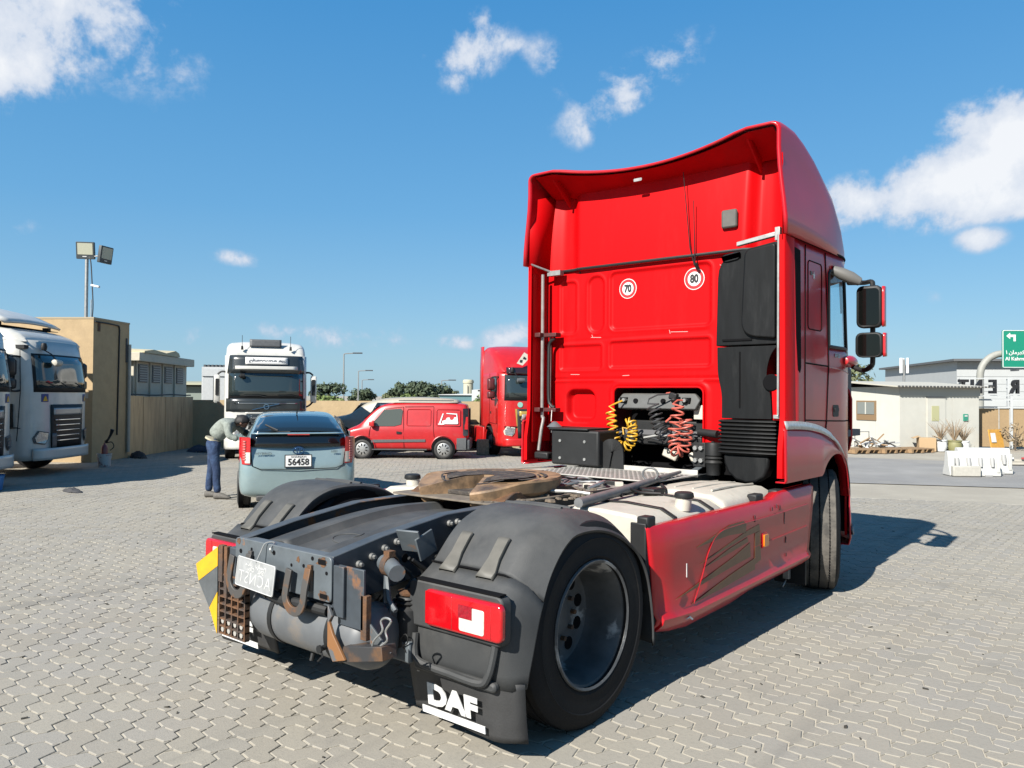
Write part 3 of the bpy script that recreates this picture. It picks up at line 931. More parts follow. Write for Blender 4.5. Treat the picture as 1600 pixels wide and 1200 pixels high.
def fender(s):
    g = bpy.data.objects.new('mudguard', None); COL.objects.link(g); g.parent = T
    b = MB(); rings = []
    for c, a in zip(CR_, AR_):
        mid = c * .82 + a * .18
        rg = [(.615, c.x * .99, c.y - .06), (.62, c.x, c.y - .012), (.64, c.x, c.y), (.85, c.x, c.y + .004), (1.04, c.x, c.y + .001), (1.085, c.x, c.y - .004), (1.11, (c * .93 + a * .07).x, (c * .93 + a * .07).y), (1.16, (c * .62 + a * .38).x, (c * .62 + a * .38).y), (1.215, (c * .22 + a * .78).x, (c * .22 + a * .78).y), (1.243, a.x, a.y), (1.238, a.x * .985, a.y - .012)]
        rings.append([(s * x, y, z) for x, y, z in rg])
    b.loft(rings, False, False)
    # inner lip on the frame side is open on the left one, as in the picture
    b.build('top_shell', FENDER, g, sol=.008, smooth=28)
    # raised ribs across the crown
    for yc in (-.02, .10, .22):
        i = min(range(len(CR_)), key=lambda k: abs(CR_[k].x - yc)); c = CR_[i]
        MB().tube([(s * .66, c.x, c.y - .001), (s * .85, c.x, c.y + .004), (s * 1.03, c.x, c.y - .001)], .012, 8).build('crown_rib', FENDER, g)
    # rear body: slope below the seam, then the upright back
    SEC = [(-.515, .806), (-.56, .775), (-.605, .748), (-.625, .735)]
    low = [(-.625, .735), (-.640, .62), (-.645, .50), (-.640, .40), (-.632, .335)]
    b = MB(); rings = []
    full = SEC + low[1:]
    arch2 = [(-.428, .695), (-.445, .655), (-.462, .61), (-.470, .585), (-.487, .53), (-.505, .47), (-.528, .40), (-.545, .34), (-.552, .315)]
    for (y, z), (ya, za) in zip(full, arch2):
        rg = [(.600, y + .10, z), (.602, y + .03, z), (.625, y, z), (.85, y - .004, z), (1.08, y, z), (1.15, y * .93 + ya * .07, z * .96 + za * .04), (1.205, y * .65 + ya * .35, z * .7 + za * .3), (1.245, ya, za), (1.235, ya + .02, za)]
        rings.append([(s * p[0], p[1], p[2]) for p in rg])
    b.loft(rings, False, False)
    b.build('rear_body', FENDER, g, sol=.008, smooth=40)
    # lamp housing and lamp
    hb = MB().prism(rrect(.615, 1.205, .535, .755, .035), 'y', -.664, -.60); hb.xf(Matrix.Diagonal((s, 1, 1, 1)))
    hb.build('lamp_housing', FENDER, g, bev=.010)
    l = MB().prism(rrect(.748, 1.222, .562, .730, .03), 'y', -.692, -.655); l.xf(Matrix.Diagonal((s, 1, 1, 1)))
    lo_ = l.build('tail_lamp', LAMPRED, g, bev=.012, seg=3)
    l = MB().prism(rrect(.975, 1.125, .580, .690, .012), 'y', -.6955, -.68); l.xf(Matrix.Diagonal((s, 1, 1, 1)))
    l.build('reverse_lens', LAMPWH, lo_, bev=.002)
    l = MB().box(.972, 1.055, -.6975, -.68, .638, .695); l.xf(Matrix.Diagonal((s, 1, 1, 1)))
    l.build('reflector', LAMPDK, lo_)
    l = MB().box(.757, .930, -.6945, -.68, .572, .722).box(1.14, 1.165, -.6945, -.68, .572, .722); l.xf(Matrix.Diagonal((s, 1, 1, 1)))
    l.build('lens_segment', LAMPRED, lo_, bev=.003)
    # dark gap above the lamp, U-shaped rim round the lower panel
    l = MB().box(.66, 1.19, -.664, -.62, .755, .762); l.xf(Matrix.Diagonal((s, 1, 1, 1))); l.build('lamp_gap', DARK, g)
    up = catmull([(s * .655, -.655, .50), (s * .660, -.665, .42), (s * .70, -.672, .375), (s * .90, -.674, .365), (s * 1.08, -.672, .362), (s * 1.125, -.664, .40), (s * 1.145, -.648, .50), (s * 1.15, -.64, .58)], 5)
    MB().tube(up, .018, 8).build('panel_rim', FENDER, g)
    lp = MB().prism(rrect(.645, 1.16, .328, .372, .02), 'y', -.660, -.62); lp.xf(Matrix.Diagonal((s, 1, 1, 1)))
    lp.build('lower_lip', FENDER, g, bev=.012)
    # straps over the seam
    for x in (.745, .985):
        b = MB(); pts = []
        pr = [(p.x, p.y) for p in CR_ if -.47 < p.x < -.30] + [(-.515, .806), (-.548, .785)]
        pr = [q for q in pr if q[0] < -.375]
        rings = []
        for i, (y, z) in enumerate(pr):
            dy, dz = -.010, .010
            hw = .036 if i < len(pr) - 2 else .050
            xo = .012 * (i / len(pr))
            rings.append([(s * (x - hw + xo), y, z - .002), (s * (x - hw + .006 + xo), y + dy, z + dz), (s * (x + hw - .006 + xo), y + dy, z + dz), (s * (x + hw + xo), y, z - .002)])
        b.loft(rings, False, False)
        b.build('strap', mat('strap_plastic', (.085, .083, .072), .6, dust=.3, vary=.2), g, sol=-.004)
    # seam line
    MB().tube([(s * .62, -.517, .814), (s * .85, -.519, .815), (s * 1.09, -.517, .812), (s * 1.15, -.50, .79), (s * 1.24, -.43, .70)], .005, 6).build('seam', DARK, g)
    # rubber flap with lettering
    fp = MB()
    def flap_fn(u, v):
        x = .585 + u * .665; z = .365 - v * .250 - (.015 * (u) * v)
        return (s * x, -.632 + .035 * v + .02 * math.sin(u * 5 + v) * v + (.07 * max(0, u - .85) / .15 if u > .85 else 0), z)
    fp.grid(flap_fn, 16, 10)
    fo = fp.build('mud_flap', mat('flap_rubber', (.030, .031, .033), .6, vary=.2, dust=.2, bump=.1, bscale=120), g, sol=.012)
    Mf = frame((s * .895, -.6395, .248), (1, 0, 0), (0, -.12, 1))
    text('lettering', 'DAF', mat('worn_white_print', (.74, .74, .72), .7, vary=.1, scale=6, dirt=((.36, .35, .33), .75), dscale=9), fo, Mf @ Matrix.Translation((0, -.016, .016)), .132, .002, bold=.0075, sx=1.28, space=.98)
    bb = MB().box(-.198, .198, -.112, -.079, .012, .017); bb.xf(Mf); bb.build('white_bar', WHITEP, fo)
    return g


fender(1)
gl = fender(-1)
# torn opening in the left one's inner flank
MB().add([(-.612, .20, .90), (-.612, -.30, .86), (-.612, -.12, 1.0), (-.612, .05, 1.02), (-.612, .16, .99)], [(0, 1, 2, 3, 4)]).build('inner_opening', DARK, gl)
MB().tube(catmull([(.60, -.66, .40), (.615, -.70, .43), (.63, -.70, .455), (.61, -.71, .47), (.64, -.71, .50), (.66, -.71, .49), (.655, -.71, .46), (.63, -.71, .44), (.64, -.70, .41)], 4), .003, 5).build('hook_wire', BLACK, T)

# ---- fifth wheel
FW = mat('fifth_wheel_steel', (.38, .235, .125), .6, col2=(.27, .17, .09), scale=6, vary=.2, dirt=((.05, .04, .03), .95), dscale=3)
GREASE = mat('old_grease', (.045, .037, .030), .8, col2=(.12, .095, .07), scale=16, bump=.5, bscale=40)
fwz = 1.110; fwy = .62


def horseshoe(rx, ry, slot0, slot1, ln, n=48):
    """closed outline, slot opening to the rear (-y)"""
    out = []
    a0 = -PI / 2 + math.asin(slot0 / rx); a1 = -PI / 2 + 2 * PI - math.asin(slot0 / rx)
    for k in range(n + 1):
        a = a0 + (a1 - a0) * k / n
        e = 1.0
        out.append((rx * math.cos(a), fwy + ry * math.sin(a)))
    out += [(-slot1, fwy - .16), (-.045, fwy - .02), (0, fwy + .0), (.045, fwy - .02), (slot1, fwy - .16)]
    return out


fwh = bpy.data.objects.new('fifth_wheel', None); COL.objects.link(fwh); fwh.parent = T
hs = horseshoe(.44, .50, .215, .072, 0)
b = MB(); rings = []
for dz, k in ((-.118, .88), (-.075, .97), (-.012, 1.0), (0, .985)):
    rings.append([(x * k, fwy + (y - fwy) * k, fwz + dz - max(0, (fwy - .18 - y)) * .24) for x, y in hs])
b.loft(rings)
# flat top triangulated by ngon cap: fine for a horseshoe
b.build('top_plate', FW, fwh, smooth=30)
b = MB()
ins = []
for k in range(40):
    a = -PI / 2 + .55 + (2 * PI - 1.1) * k / 39; ins.append((.285 * math.cos(a), fwy + .295 * math.sin(a)))
ins += [(-.10, fwy - .15), (-.052, fwy - .02), (0, fwy + .012), (.052, fwy - .02), (.10, fwy - .15)]
b.add([(x, y, fwz + .0025 - max(0, (fwy - .18 - y)) * .24) for x, y in ins], [tuple(range(len(ins)))])
b.build('grease_patch', GREASE, fwh, smooth=0)
for ra, rb_, a0, a1 in ((.345, .37, 20, 65), (.345, .37, 115, 160), (.335, .375, 172, 200), (.335, .375, -20, 8), (.315, .33, 215, 245), (.315, .33, -65, -35), (.35, .38, 75, 105), (.305, .322, 130, 150), (.305, .322, 30, 50)):
    b = MB(); n_ = 8; A = [R(a0 + (a1 - a0) * k / n_) for k in range(n_ + 1)]
    zz = lambda y: fwz + .003 - max(0, (fwy - .18 - y)) * .24
    b.loft([[(ra * math.cos(a), fwy + ra * .98 * math.sin(a), zz(fwy + ra * math.sin(a))), (rb_ * math.cos(a), fwy + rb_ * .98 * math.sin(a), zz(fwy + rb_ * math.sin(a)))] for a in A], False, False)
    b.build('grease_groove', GREASE, fwh, smooth=0)
MB().prism([(.25, .99), (1.08, .99), (.95, 1.05), (.38, 1.05)], 'x', .30, .40).prism([(.25, .99), (1.08, .99), (.95, 1.05), (.38, 1.05)], 'x', -.40, -.30).build('pedestal', RUST, fwh, bev=.006)
MB().box(-.27, .27, .35, .95, 1.0, 1.03).build('jaw', GREASE, fwh, bev=.008)
MB().box(-.46, .46, .18, 1.12, .990, 1.002).build('mounting_plate', mat('dusty_plate', (.20, .165, .125), .8, vary=.3, scale=6, col2=(.12, .105, .09), lo=.5, hi=.7), T, bev=.002)
MB().tube([(.40, .72, 1.03), (.52, .80, 1.03), (.63, .84, 1.02)], .012, 8).build('release_handle', STEEL, fwh)
# crusts of dirt round the plate
b = MB()
rn = random.Random(5)
for k in range(60):
    x = rn.uniform(.30, .62); y = rn.uniform(.15, 1.15); r_ = rn.uniform(.008, .03)
    b.lathe([(0, -r_ * .4), (r_, -r_ * .2), (r_ * .8, r_ * .3), (0, r_ * .45)], (x, y, 1.006), 'z', 6)
bo = b.build('dirt_crust', mat('dirt_lumps', (.16, .125, .09), .95, vary=.4, scale=20), T); bo['kind'] = 'stuff'

# ---- catwalk and hoses behind the cab
CAT = mat('catwalk_alu', (.60, .58, .53), .55, metal=.25, vary=.15, scale=6, dirt=((.25, .22, .18), .7), dscale=5)
cwk = MB()
NX, NY = 22, 9
cw = MB().box(-.58, .56, 1.75, 2.42, 1.010, 1.020).box(-.58, .56, 2.42, 2.432, 1.0, 1.055)
cwo = cw.build('catwalk', CAT, T, bev=.003)
b = MB()
for i in range(26):
    for j in range(9):
        b.cyl((-.54 + i * .042, 1.80 + j * .066, 1.019), (-.54 + i * .042, 1.80 + j * .066, 1.0225), .0125, n=8)
b.build('tread_holes', mat('hole_shade', (.10, .095, .085), .9), cwo)
MB().box(-.55, .52, 1.16, 1.66, .985, .994).build('middle_plate', mat('dirty_deck', (.33, .31, .27), .75, vary=.3, scale=8, col2=(.08, .075, .07), lo=.48, hi=.6), T, bev=.002)
hz = bpy.data.objects.new('deck_hoses', None); COL.objects.link(hz); hz.parent = T
rn = random.Random(11)
for k in range(16):
    x0 = rn.uniform(-.45, .40); y0 = rn.uniform(1.12, 1.3)
    MB().tube(catmull([(x0, y0, 1.004), (x0 + rn.uniform(-.12, .12), y0 + .16, 1.018 + rn.uniform(0, .02)), (x0 + rn.uniform(-.15, .15), y0 + .33, 1.006), (x0 + rn.uniform(-.2, .2), y0 + .5, 1.0)], 5), rn.uniform(.006, .014), 6).build('hose', rn.choice((BLACK, CHGREY, STEEL)), hz)
for k in range(12):
    x0 = rn.uniform(-.4, .4); y0 = rn.uniform(1.15, 1.6)
    MB().obox((x0, y0, 1.006), (rn.uniform(.03, .09), rn.uniform(.03, .1), .03), (0, 0, rn.uniform(0, 3))).build('fitting', rn.choice((BLACK, CHGREY, CREAM)), hz, bev=.004)
GB = mat('grey_tube', (.16, .165, .17), .5, vary=.2, dust=.25)
MB().tube([(.71, .60, .995), (.64, 1.1, 1.003), (.56, 1.75, 1.03), (.50, 2.25, 1.05)], [.030, .030, .024, .012], 12).build('rope_bar', GB, T)
MB().tube([(.545 + .05 * math.cos(a), 1.72 + .02 * math.cos(a), 1.075 + .045 * math.sin(a)) for a in frange(0, 2 * PI, 16)], .008, 6).build('lifting_eye', GB, T)
MB().tube(catmull([(.66, 1.15, .985), (.60, 1.4, 1.0), (.72, 1.6, .985), (.62, 1.75, 1.0)], 6), .013, 6).tube(catmull([(.50, 1.0, 1.0), (.62, 1.25, 1.02), (.68, 1.35, .99), (.80, 1.42, .985)], 6), .009, 6).build('loose_cable', BLACK, T)
MB().box(.66, .76, 1.40, 1.55, .965, 1.01).build('connector_block', BLACK, T, bev=.008)

# ---- tanks with straps and cap, left and right
for s in SGN:
    g = bpy.data.objects.new('fuel_tank', None); COL.objects.link(g); g.parent = T
    def sec(y, grow=0.0, zt=.955):
        return [(s * x, y, z) for x, z in [(.47, .42), (.47, zt - .06), (.50, zt - .015), (.56, zt), (.80, zt + .012 + grow), (1.05, zt - .005), (1.14, zt - .05), (1.175, zt - .13), (1.175, .45), (1.13, .40), (.52, .39)]]
    MB().loft([sec(.66), sec(.70, .0), sec(1.20), sec(1.62)]).build('front_tank' if False else 'tank_body', CREAM, g, bev=.02, seg=3)
    MB().loft([sec(1.645, 0, .975), sec(1.7, 0, .985), sec(2.2, 0, .985), sec(2.50, 0, .97)]).build('box_cover', CREAM, g, bev=.02, seg=3)
    b = MB()
    for y in (.98, 1.47):
        b.loft([[(p[0] + s * .0, p[1], p[2] + .004) for p in sec(y - .022)[2:8]], [(p[0], p[1], p[2] + .004) for p in sec(y + .022)[2:8]]], False, False)
    b.build('tank_strap', BLACK, g, sol=-.006)
    for x in (.72, .86, 1.0):
        MB().tube([(s * x, 1.76, .992), (s * x, 2.0, .996), (s * x, 2.44, .982)], .008, 6).build('cover_rib', CREAM, g)
    cx_, cy_ = (1.075, 1.20) if s > 0 else (-.93, .80)
    MB().cyl((cx_, cy_, .93), (cx_ + s * .01, cy_, 1.005), .052, .050, n=18).build('filler_neck', CREAM, g)
    MB().lathe([(0, .035), (.045, .035), (.058, .028), (.062, .008), (.060, 0), (0, 0)], (cx_ + s * .012, cy_, 1.005), 'z', 20).build('filler_cap', BLACK, g)

# ---- side skirts
SKG = mat('olive_graphic', (.185, .085, .035), .45, vary=.15, scale=12)


def skirt(s):
    g = bpy.data.objects.new('side_skirt', None); COL.objects.link(g); g.parent = T
    ys = [.545, .58, .66, .80, 1.0, 1.3, 1.6, 1.9, 2.10, 2.18, 2.25, 2.34, 2.45, 2.7, 2.9, 3.0, 3.055]
    def top(y): return lerp_tab([(.545, .912), (2.19, .912), (2.25, .916), (2.36, .948), (3.06, .952)], y)
    def bot(y): return lerp_tab([(.545, .322), (.625, .320), (.93, .272), (1.62, .292), (1.80, .318), (2.94, .348), (3.06, .352)], y)
    def crease(y): return lerp_tab([(.545, .395), (1.0, .37), (2.92, .418), (3.06, .42)], y)
    rings = []
    for y in ys:
        yy = lambda z: y + (.085 * (top(y) - z) / .6 if y < .66 else (-.14 * (top(y) - z) / .6 if y > 2.95 else 0)) * (1 if y < .66 or y > 2.95 else 1)
        zt, zc, zb = top(y), crease(y), bot(y)
        rear = max(0, 1 - (y - .545) / .16)
        prof = [(1.16, zt - .004), (1.215 - .02 * rear, zt), (1.235 - .03 * rear, zt - .02), (1.245 - .035 * rear, zt - .14), (1.245 - .03 * rear, (zt + zc) / 2), (1.240 - .03 * rear, zc + .035), (1.262 - .03 * rear, zc), (1.252 - .03 * rear, zc - .03), (1.205 - .03 * rear, zb), (1.16, zb + .01)]
        rings.append([(s * x, yy(z), z) for x, z in prof])
    MB().loft(rings, False, False).build('skirt_panel', REDSIDE, g, sol=.012, smooth=50)
    # lit lip at the rear end
    # wheel-arch style pressing on the panel
    pr = catmull([(s * 1.2475, 1.02, .41), (s * 1.249, 1.12, .55), (s * 1.2485, 1.22, .70), (s * 1.247, 1.36, .785), (s * 1.247, 1.62, .80), (s * 1.247, 2.2, .80), (s * 1.247, 2.9, .81)], 6)
    MB().tube(pr, .003, 6).build('pressed_line', REDSIDE, g)
    MB().tube([(s * 1.2465, 1.9, .62), (s * 1.2465, 2.88, .645)], .003, 5).build('pressed_line', REDSIDE, g)
    # graphic
    def fl(poly, m, nm, d=.0022):
        b = MB(); n = len(poly)
        def xo(z): return 1.2465 + d
        b.add([(s * xo(z), y, z) for y, z in poly] + [(s * (xo(z) - .003), y, z) for y, z in poly],
              [tuple(range(n)), tuple(range(2 * n - 1, n - 1, -1))] + [(i, n + i, n + (i + 1) % n, (i + 1) % n) for i in range(n)])
        return b.build(nm, m, g, smooth=0)
    fl([(1.05, .735), (1.52, .815), (1.72, .815), (1.76, .79), (1.75, .735), (1.50, .75)], SKG, 'decal')
    fl([(1.10, .63), (1.78, .745), (1.97, .765), (1.985, .72), (1.78, .71)], SKG, 'decal')
    fl([(1.90, .71), (1.985, .72), (2.0, .52), (1.90, .50)], SKG, 'decal')
    fl([(.80, .475), (1.55, .60), (1.82, .66), (1.83, .565), (1.55, .545)], SKG, 'decal')
    fl([(1.0, .415), (1.55, .50), (1.90, .545), (1.90, .47), (1.45, .435)], SKG, 'decal')
    fl([(1.15, .60), (1.5, .665), (1.78, .70), (1.79, .67), (1.5, .635)], SKG, 'decal')
    b = MB().prism(rrect(2.03, 2.11, .60, .685, .012), 'x', 1.246, 1.262); b.xf(Matrix.Diagonal((s, 1, 1, 1)))
    mk = b.build('side_marker', AMBER, g, bev=.004)
    b = MB().prism(rrect(2.022, 2.118, .592, .693, .014), 'x', 1.240, 1.252); b.xf(Matrix.Diagonal((s, 1, 1, 1)))
    b.build('marker_frame', REDSIDE, g)
    # scuffs
    sc_ = mat('scuff_dark', (.05, .02, .02), .8)
    for y, z, h in ((1.90, .835, .05), (2.42, .80, .09), (2.45, .62, .05), (2.46, .50, .03), (2.2, .86, .03), (2.28, .87, .03), (2.34, .86, .04)):
        fl([(y, z), (y + .012, z - .01), (y + .008, z - h), (y - .003, z - h * .9)], sc_, 'scuff', .001)
    fl([(.93, .66), (.938, .66), (.937, .58), (.932, .58)], WHITEP, 'scuff', .001)
    fl([(.90, .345), (.95, .355), (.99, .33), (.98, .325), (.945, .345)], WHITEP, 'scuff', .014)
    # black catches on the top edge
    b = MB()
    for y in (.56, 2.03, 2.40):
        b.box(1.13, 1.205, y, y + (.12 if y > 1 else .09), .90, .955 if y > 1 else .965)
    b.xf(Matrix.Diagonal((s, 1, 1, 1))); b.build('catch', BLACK, g, bev=.012)
    b = MB().box(1.10, 1.20, .545, .56, .55, .93); b.xf(Matrix.Diagonal((s, 1, 1, 1))); b.build('end_bracket', BLACK, g, bev=.006)


for s in SGN: skirt(s)
MB().box(.95, 1.20, 2.98, 3.005, .16, .40).box(-1.20, -.95, 2.98, 3.005, .16, .40).build('front_flap', BLACK, T, bev=.004)
MB().box(1.04, 1.09, 2.93, 2.97, .20, .29).tube([(1.06, 2.95, .19), (1.05, 2.90, .14)], .006, 5).build('drain_cock', STEEL, T, bev=.004)
# dark under-structure so that no daylight shows through
MB().box(-.33, .33, 2.9, 4.2, .5, 1.05).box(-1.0, 1.0, 3.68, 3.76, .45, .58).box(-.30, .30, 1.0, 2.9, .55, .80).build('daylight_blocker', DARK, T, bev=.02)

# ================================================================ cab of the red tractor
cab = bpy.data.objects.new('cab', None); COL.objects.link(cab); cab.parent = T
YB = 2.75; Y0C, YFC, HWC = 3.72, 4.74, 1.220


def sdbox(x, z, p):
    x0, x1, z0, z1, r_ = p
    qx = abs(x - (x0 + x1) / 2) - (x1 - x0) / 2 + r_; qz = abs(z - (z0 + z1) / 2) - (z1 - z0) / 2 + r_
    return math.hypot(max(qx, 0), max(qz, 0)) + min(max(qx, qz), 0) - r_


def sst(a, b, x):
    t = max(0, min(1, (x - a) / (b - a))); return t * t * (3 - 2 * t)


PAN = [((-1.03, -.835, 2.205, 2.70, .05), .014), ((-.715, -.530, 2.205, 2.73, .085), .016), ((-.475, .515, 2.215, 2.745, .06), .016), ((-1.03, -.555, 1.868, 2.105, .03), .014),
       ((-.480, .510, 1.878, 2.125, .035), .016), ((-.96, -.62, 1.385, 1.70, .10), .07)]
OPEN = (-.420, .452, 1.10, 1.712, .05)


def back_y(x, z):
    d = 0.0
    for p, h in PAN:
        s_ = sdbox(x, z, p); w = .022 if h < .05 else .045
        d += h * sst(0, w, -s_)
        if h < .05: d -= .006 * math.exp(-((s_ - .004) / .012) ** 2)
    so = sdbox(x, z, OPEN); d -= .012 * math.exp(-((so - .03) / .018) ** 2)
    d += .012 * math.exp(-((z - 1.785) / .009) ** 2) - .008 * math.exp(-((z - 1.765) / .01) ** 2)
    d += .006 * math.exp(-((z - 2.165 - .03 * x) / .008) ** 2) * (1 if x < .5 else 0) * .6
    return YB + d


b = MB(); NXg, NZg = 190, 132
bx = lambda u: -1.165 + u * 2.33
bz = lambda v: 1.215 + v * 1.585


def bskip(u, v):
    x, z = bx(u), bz(v)
    if sdbox(x, z, OPEN) < 0: return True
    if z < 1.345 and not (-.545 < x < -.40 or .43 < x < .64): return True
    return False


b.grid(lambda u, v: (bx(u), back_y(bx(u), bz(v)), bz(v)), NXg, NZg, bskip)
b.build('rear_wall', RED, cab, smooth=60)
# old scratches in the paint
SCR = mat('bare_scratch', (.62, .45, .42), .6)
for x, z, l, a_ in ((-.62, 2.165, .11, .05), (-.66, 2.18, .03, 1.2), (.13, 2.19, .05, 1.3), (.22, 2.178, .16, .03), (-.85, 1.83, .10, .02), (-.30, 1.815, .07, -.04), (.60, 2.70, .03, .5)):
    MB().obox((x, back_y(x, z) - .0008, z), (l, .002, .004), (0, a_, 0)).build('scratch', SCR, cab, smooth=0)
for x in (-1.12, -.80, .62):
    MB().cyl((x, YB - .004, 2.775), (x, YB + .004, 2.775), .009, n=8).build('fastener', BLACK, cab)
# rolled edge of the service opening, recess behind it
op = [(x, z) for x, z in rrect(-.420, .452, 1.20, 1.712, .055, 6) if z > 1.21]
op = sorted(rrect(-.420, .452, 1.0, 1.712, .055, 6), key=lambda p: 0) 
arc = [(-.420, 1.225)] + [(-.420 + .055 - .055 * math.cos(t), 1.657 + .055 * math.sin(t)) for t in frange(0, PI / 2, 5)] + [(.397 + .055 * math.sin(t), 1.657 + .055 * math.cos(t)) for t in frange(0, PI / 2, 5)] + [(.452, 1.225)]
MB().tube([(x, YB - .012, z) for x, z in arc], .010, 6).build('opening_edge', RED, cab)
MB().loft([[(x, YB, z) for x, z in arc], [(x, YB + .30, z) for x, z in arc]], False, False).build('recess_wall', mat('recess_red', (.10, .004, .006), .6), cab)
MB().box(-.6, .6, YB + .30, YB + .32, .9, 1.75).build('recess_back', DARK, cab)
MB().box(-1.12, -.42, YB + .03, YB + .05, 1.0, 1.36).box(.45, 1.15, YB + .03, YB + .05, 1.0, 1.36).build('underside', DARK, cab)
for x in (-.475, .535):
    MB().cyl((x, YB - .02, 1.25), (x, YB + .01, 1.25), .018, n=12).build('bump_stop', BLACK, cab)
# hoses panel inside the opening
gp = MB().loft([[(-.35, YB + .02, 1.655), (.36, YB + .02, 1.655), (.41, YB + .02, 1.60), (.38, YB - .02, 1.525), (-.37, YB - .02, 1.525), (-.40, YB + .02, 1.60)],
                [(-.33, YB + .08, 1.66), (.34, YB + .08, 1.66), (.39, YB + .08, 1.61), (.36, YB + .08, 1.51), (-.35, YB + .08, 1.51), (-.38, YB + .08, 1.60)]])
gpo = gp.build('coupling_panel', mat('panel_grey', (.07, .075, .075), .6, dust=.3, vary=.2), cab, bev=.01)
b = MB()
for x, r_ in ((-.20, .022), (.07, .022)):
    b.cyl((x, YB - .008, 1.592), (x, YB + .03, 1.588), r_, n=12)
b.box(-.355, -.285, YB - .010, YB + .03, 1.575, 1.622).box(.255, .325, YB - .010, YB + .03, 1.575, 1.622)
b.build('coupling_holes', DARK, gpo)
# crossbar, mounts, bolts below
ub = MB()
ub.box(-.40, .44, YB - .02, YB + .06, 1.215, 1.30).box(-.32, .40, YB + .10, YB + .16, 1.30, 1.42)
ub.build('cab_crossbar', BLACK, cab, bev=.012)
for s, x in ((-1, -.50), (1, .56)):
    MB().lathe([(.0, .16), (.065, .16), (.07, .14), (.07, .06), (.06, .05), (.072, .035), (.06, .02), (.072, 0), (.06, -.02), (.055, -.10), (0, -.1)], (x, YB - .05, 1.10), 'z', 18).build('cab_damper', BLACK, cab)
    mb_ = MB().box(x + .105 * -s - .055, x + .105 * -s + .055, YB - .10, YB - .08, 1.06, 1.26)
    mo = mb_.build('mount_plate', BLACK, cab, bev=.006)
    q = MB()
    for dx in (-.025, .025):
        for dz in (1.115, 1.215):
            q.cyl((x + .105 * -s + dx, YB - .10, dz), (x + .105 * -s + dx, YB - .125, dz), .019, n=6)
    q.build('mount_bolts', STEEL, mo)
    MB().loft([[(x + .105 * -s - .03, YB - .10, 1.06), (x + .105 * -s + .03, YB - .10, 1.06), (x + .105 * -s + .03, YB - .06, 1.06), (x + .105 * -s - .03, YB - .06, 1.06)],
               [(x + .105 * -s - .10, YB - .22, .99), (x + .105 * -s - .03, YB - .22, .99), (x + .105 * -s - .03, YB - .16, .99), (x + .105 * -s - .10, YB - .16, .99)]]).build('mount_arm', CHGREY, cab, bev=.006)
MB().cyl((.42, YB - .02, 1.34), (.60, YB - .06, 1.33), .032, n=12).build('lock_cylinder', BLACK, cab)
MB().box(.33, .42, YB + .05, YB + .08, 1.44, 1.56).build('wiring_box', CREAM, cab, bev=.006)
MB().obox((.12, YB + .05, 1.14), (.14, .05, .08), (0, R(20), 0)).obox((.33, YB + .05, 1.12), (.05, .05, .09), (0, R(-30), 0)).build('gearbox_lug', CREAM, cab, bev=.012)

# ---- curly air lines
YEL = mat('yellow_hose', (.72, .40, .03), .45); REDH = mat('red_hose', (.58, .13, .09), .5); BLKH = mat('black_hose', (.05, .05, .052), .4)


def coil(path, rad, turns, r_, m, name, start=None, end=None):
    P = catmull(path, 12); n = len(P); out = []
    N = turns * 12
    for k in range(N + 1):
        t = k / N * (n - 1); i = min(int(t), n - 2); f_ = t - i
        c = P[i].lerp(P[i + 1], f_); d = (P[i + 1] - P[i]).normalized()
        a = d.cross(Vector((0, 1, 0)))
        if a.length < .1: a = Vector((1, 0, 0))
        a.normalize(); bb = d.cross(a)
        an = 2 * PI * k / 12
        rr_ = rad * (1 if not callable(rad) else 1)
        out.append(c + (a * math.cos(an) + bb * math.sin(an)) * rr_)
    pts = ([Vector(p) for p in start] if start else []) + out + ([Vector(p) for p in end] if end else [])
    return MB().tube(pts, r_, 6).build(name, m, T)


yc = YB - .13
coil([(-.37, yc, 1.50), (-.36, yc, 1.40), (-.335, yc, 1.29), (-.28, yc - .02, 1.205), (-.20, yc, 1.20), (-.155, yc, 1.27), (-.15, yc, 1.34), (-.18, yc + .03, 1.40), (-.225, yc + .02, 1.39)], .042, 17, .008, YEL, 'yellow_air_coil',
     [(-.30, YB - .02, 1.60), (-.34, yc + .04, 1.57), (-.39, yc, 1.54)], [(-.25, yc, 1.36), (-.24, yc, 1.30)])
coil([(.05, yc, 1.55), (.08, yc, 1.46), (.11, yc, 1.37), (.16, yc, 1.29)], .055, 7, .007, BLKH, 'black_cable_coil',
     [(.18, YB - .03, 1.655), (.08, yc + .02, 1.645), (.01, yc, 1.61), (-.005, yc, 1.57)], [(.17, yc, 1.25), (.10, yc + .05, 1.26), (.0, yc + .05, 1.28), (-.06, yc + .08, 1.26)])
coil([(.285, yc, 1.55), (.27, yc, 1.44), (.25, yc, 1.34), (.255, yc, 1.25), (.28, yc - .02, 1.185), (.33, yc, 1.20), (.35, yc, 1.28), (.36, yc, 1.37), (.345, yc, 1.45)], .050, 15, .008, REDH, 'red_air_coil',
     [(.29, YB - .02, 1.60), (.25, yc + .05, 1.60), (.235, yc, 1.57)])
MB().tube(catmull([(-.10, yc + .1, 1.275), (.05, yc + .12, 1.30), (.2, yc + .1, 1.285), (.25, yc + .1, 1.27)], 6), .008, 6).build('white_cable', mat('pale_cable', (.45, .45, .43), .5), T)
MB().obox((.19, YB - .035, 1.635), (.07, .05, .05), (0, R(15), 0)).cyl((.20, YB - .04, 1.62), (.21, YB - .08, 1.59), .022, n=10).build('plug', BLACK, cab, bev=.006)
MB().tube([(.12, YB - .03, 1.655), (.16, YB - .045, 1.66), (.19, YB - .04, 1.645)], .010, 6).tube([(.17, yc, 1.42), (.22, yc, 1.46), (.23, yc + .03, 1.47)], .009, 6).build('red_cable_sleeve', REDH, cab)
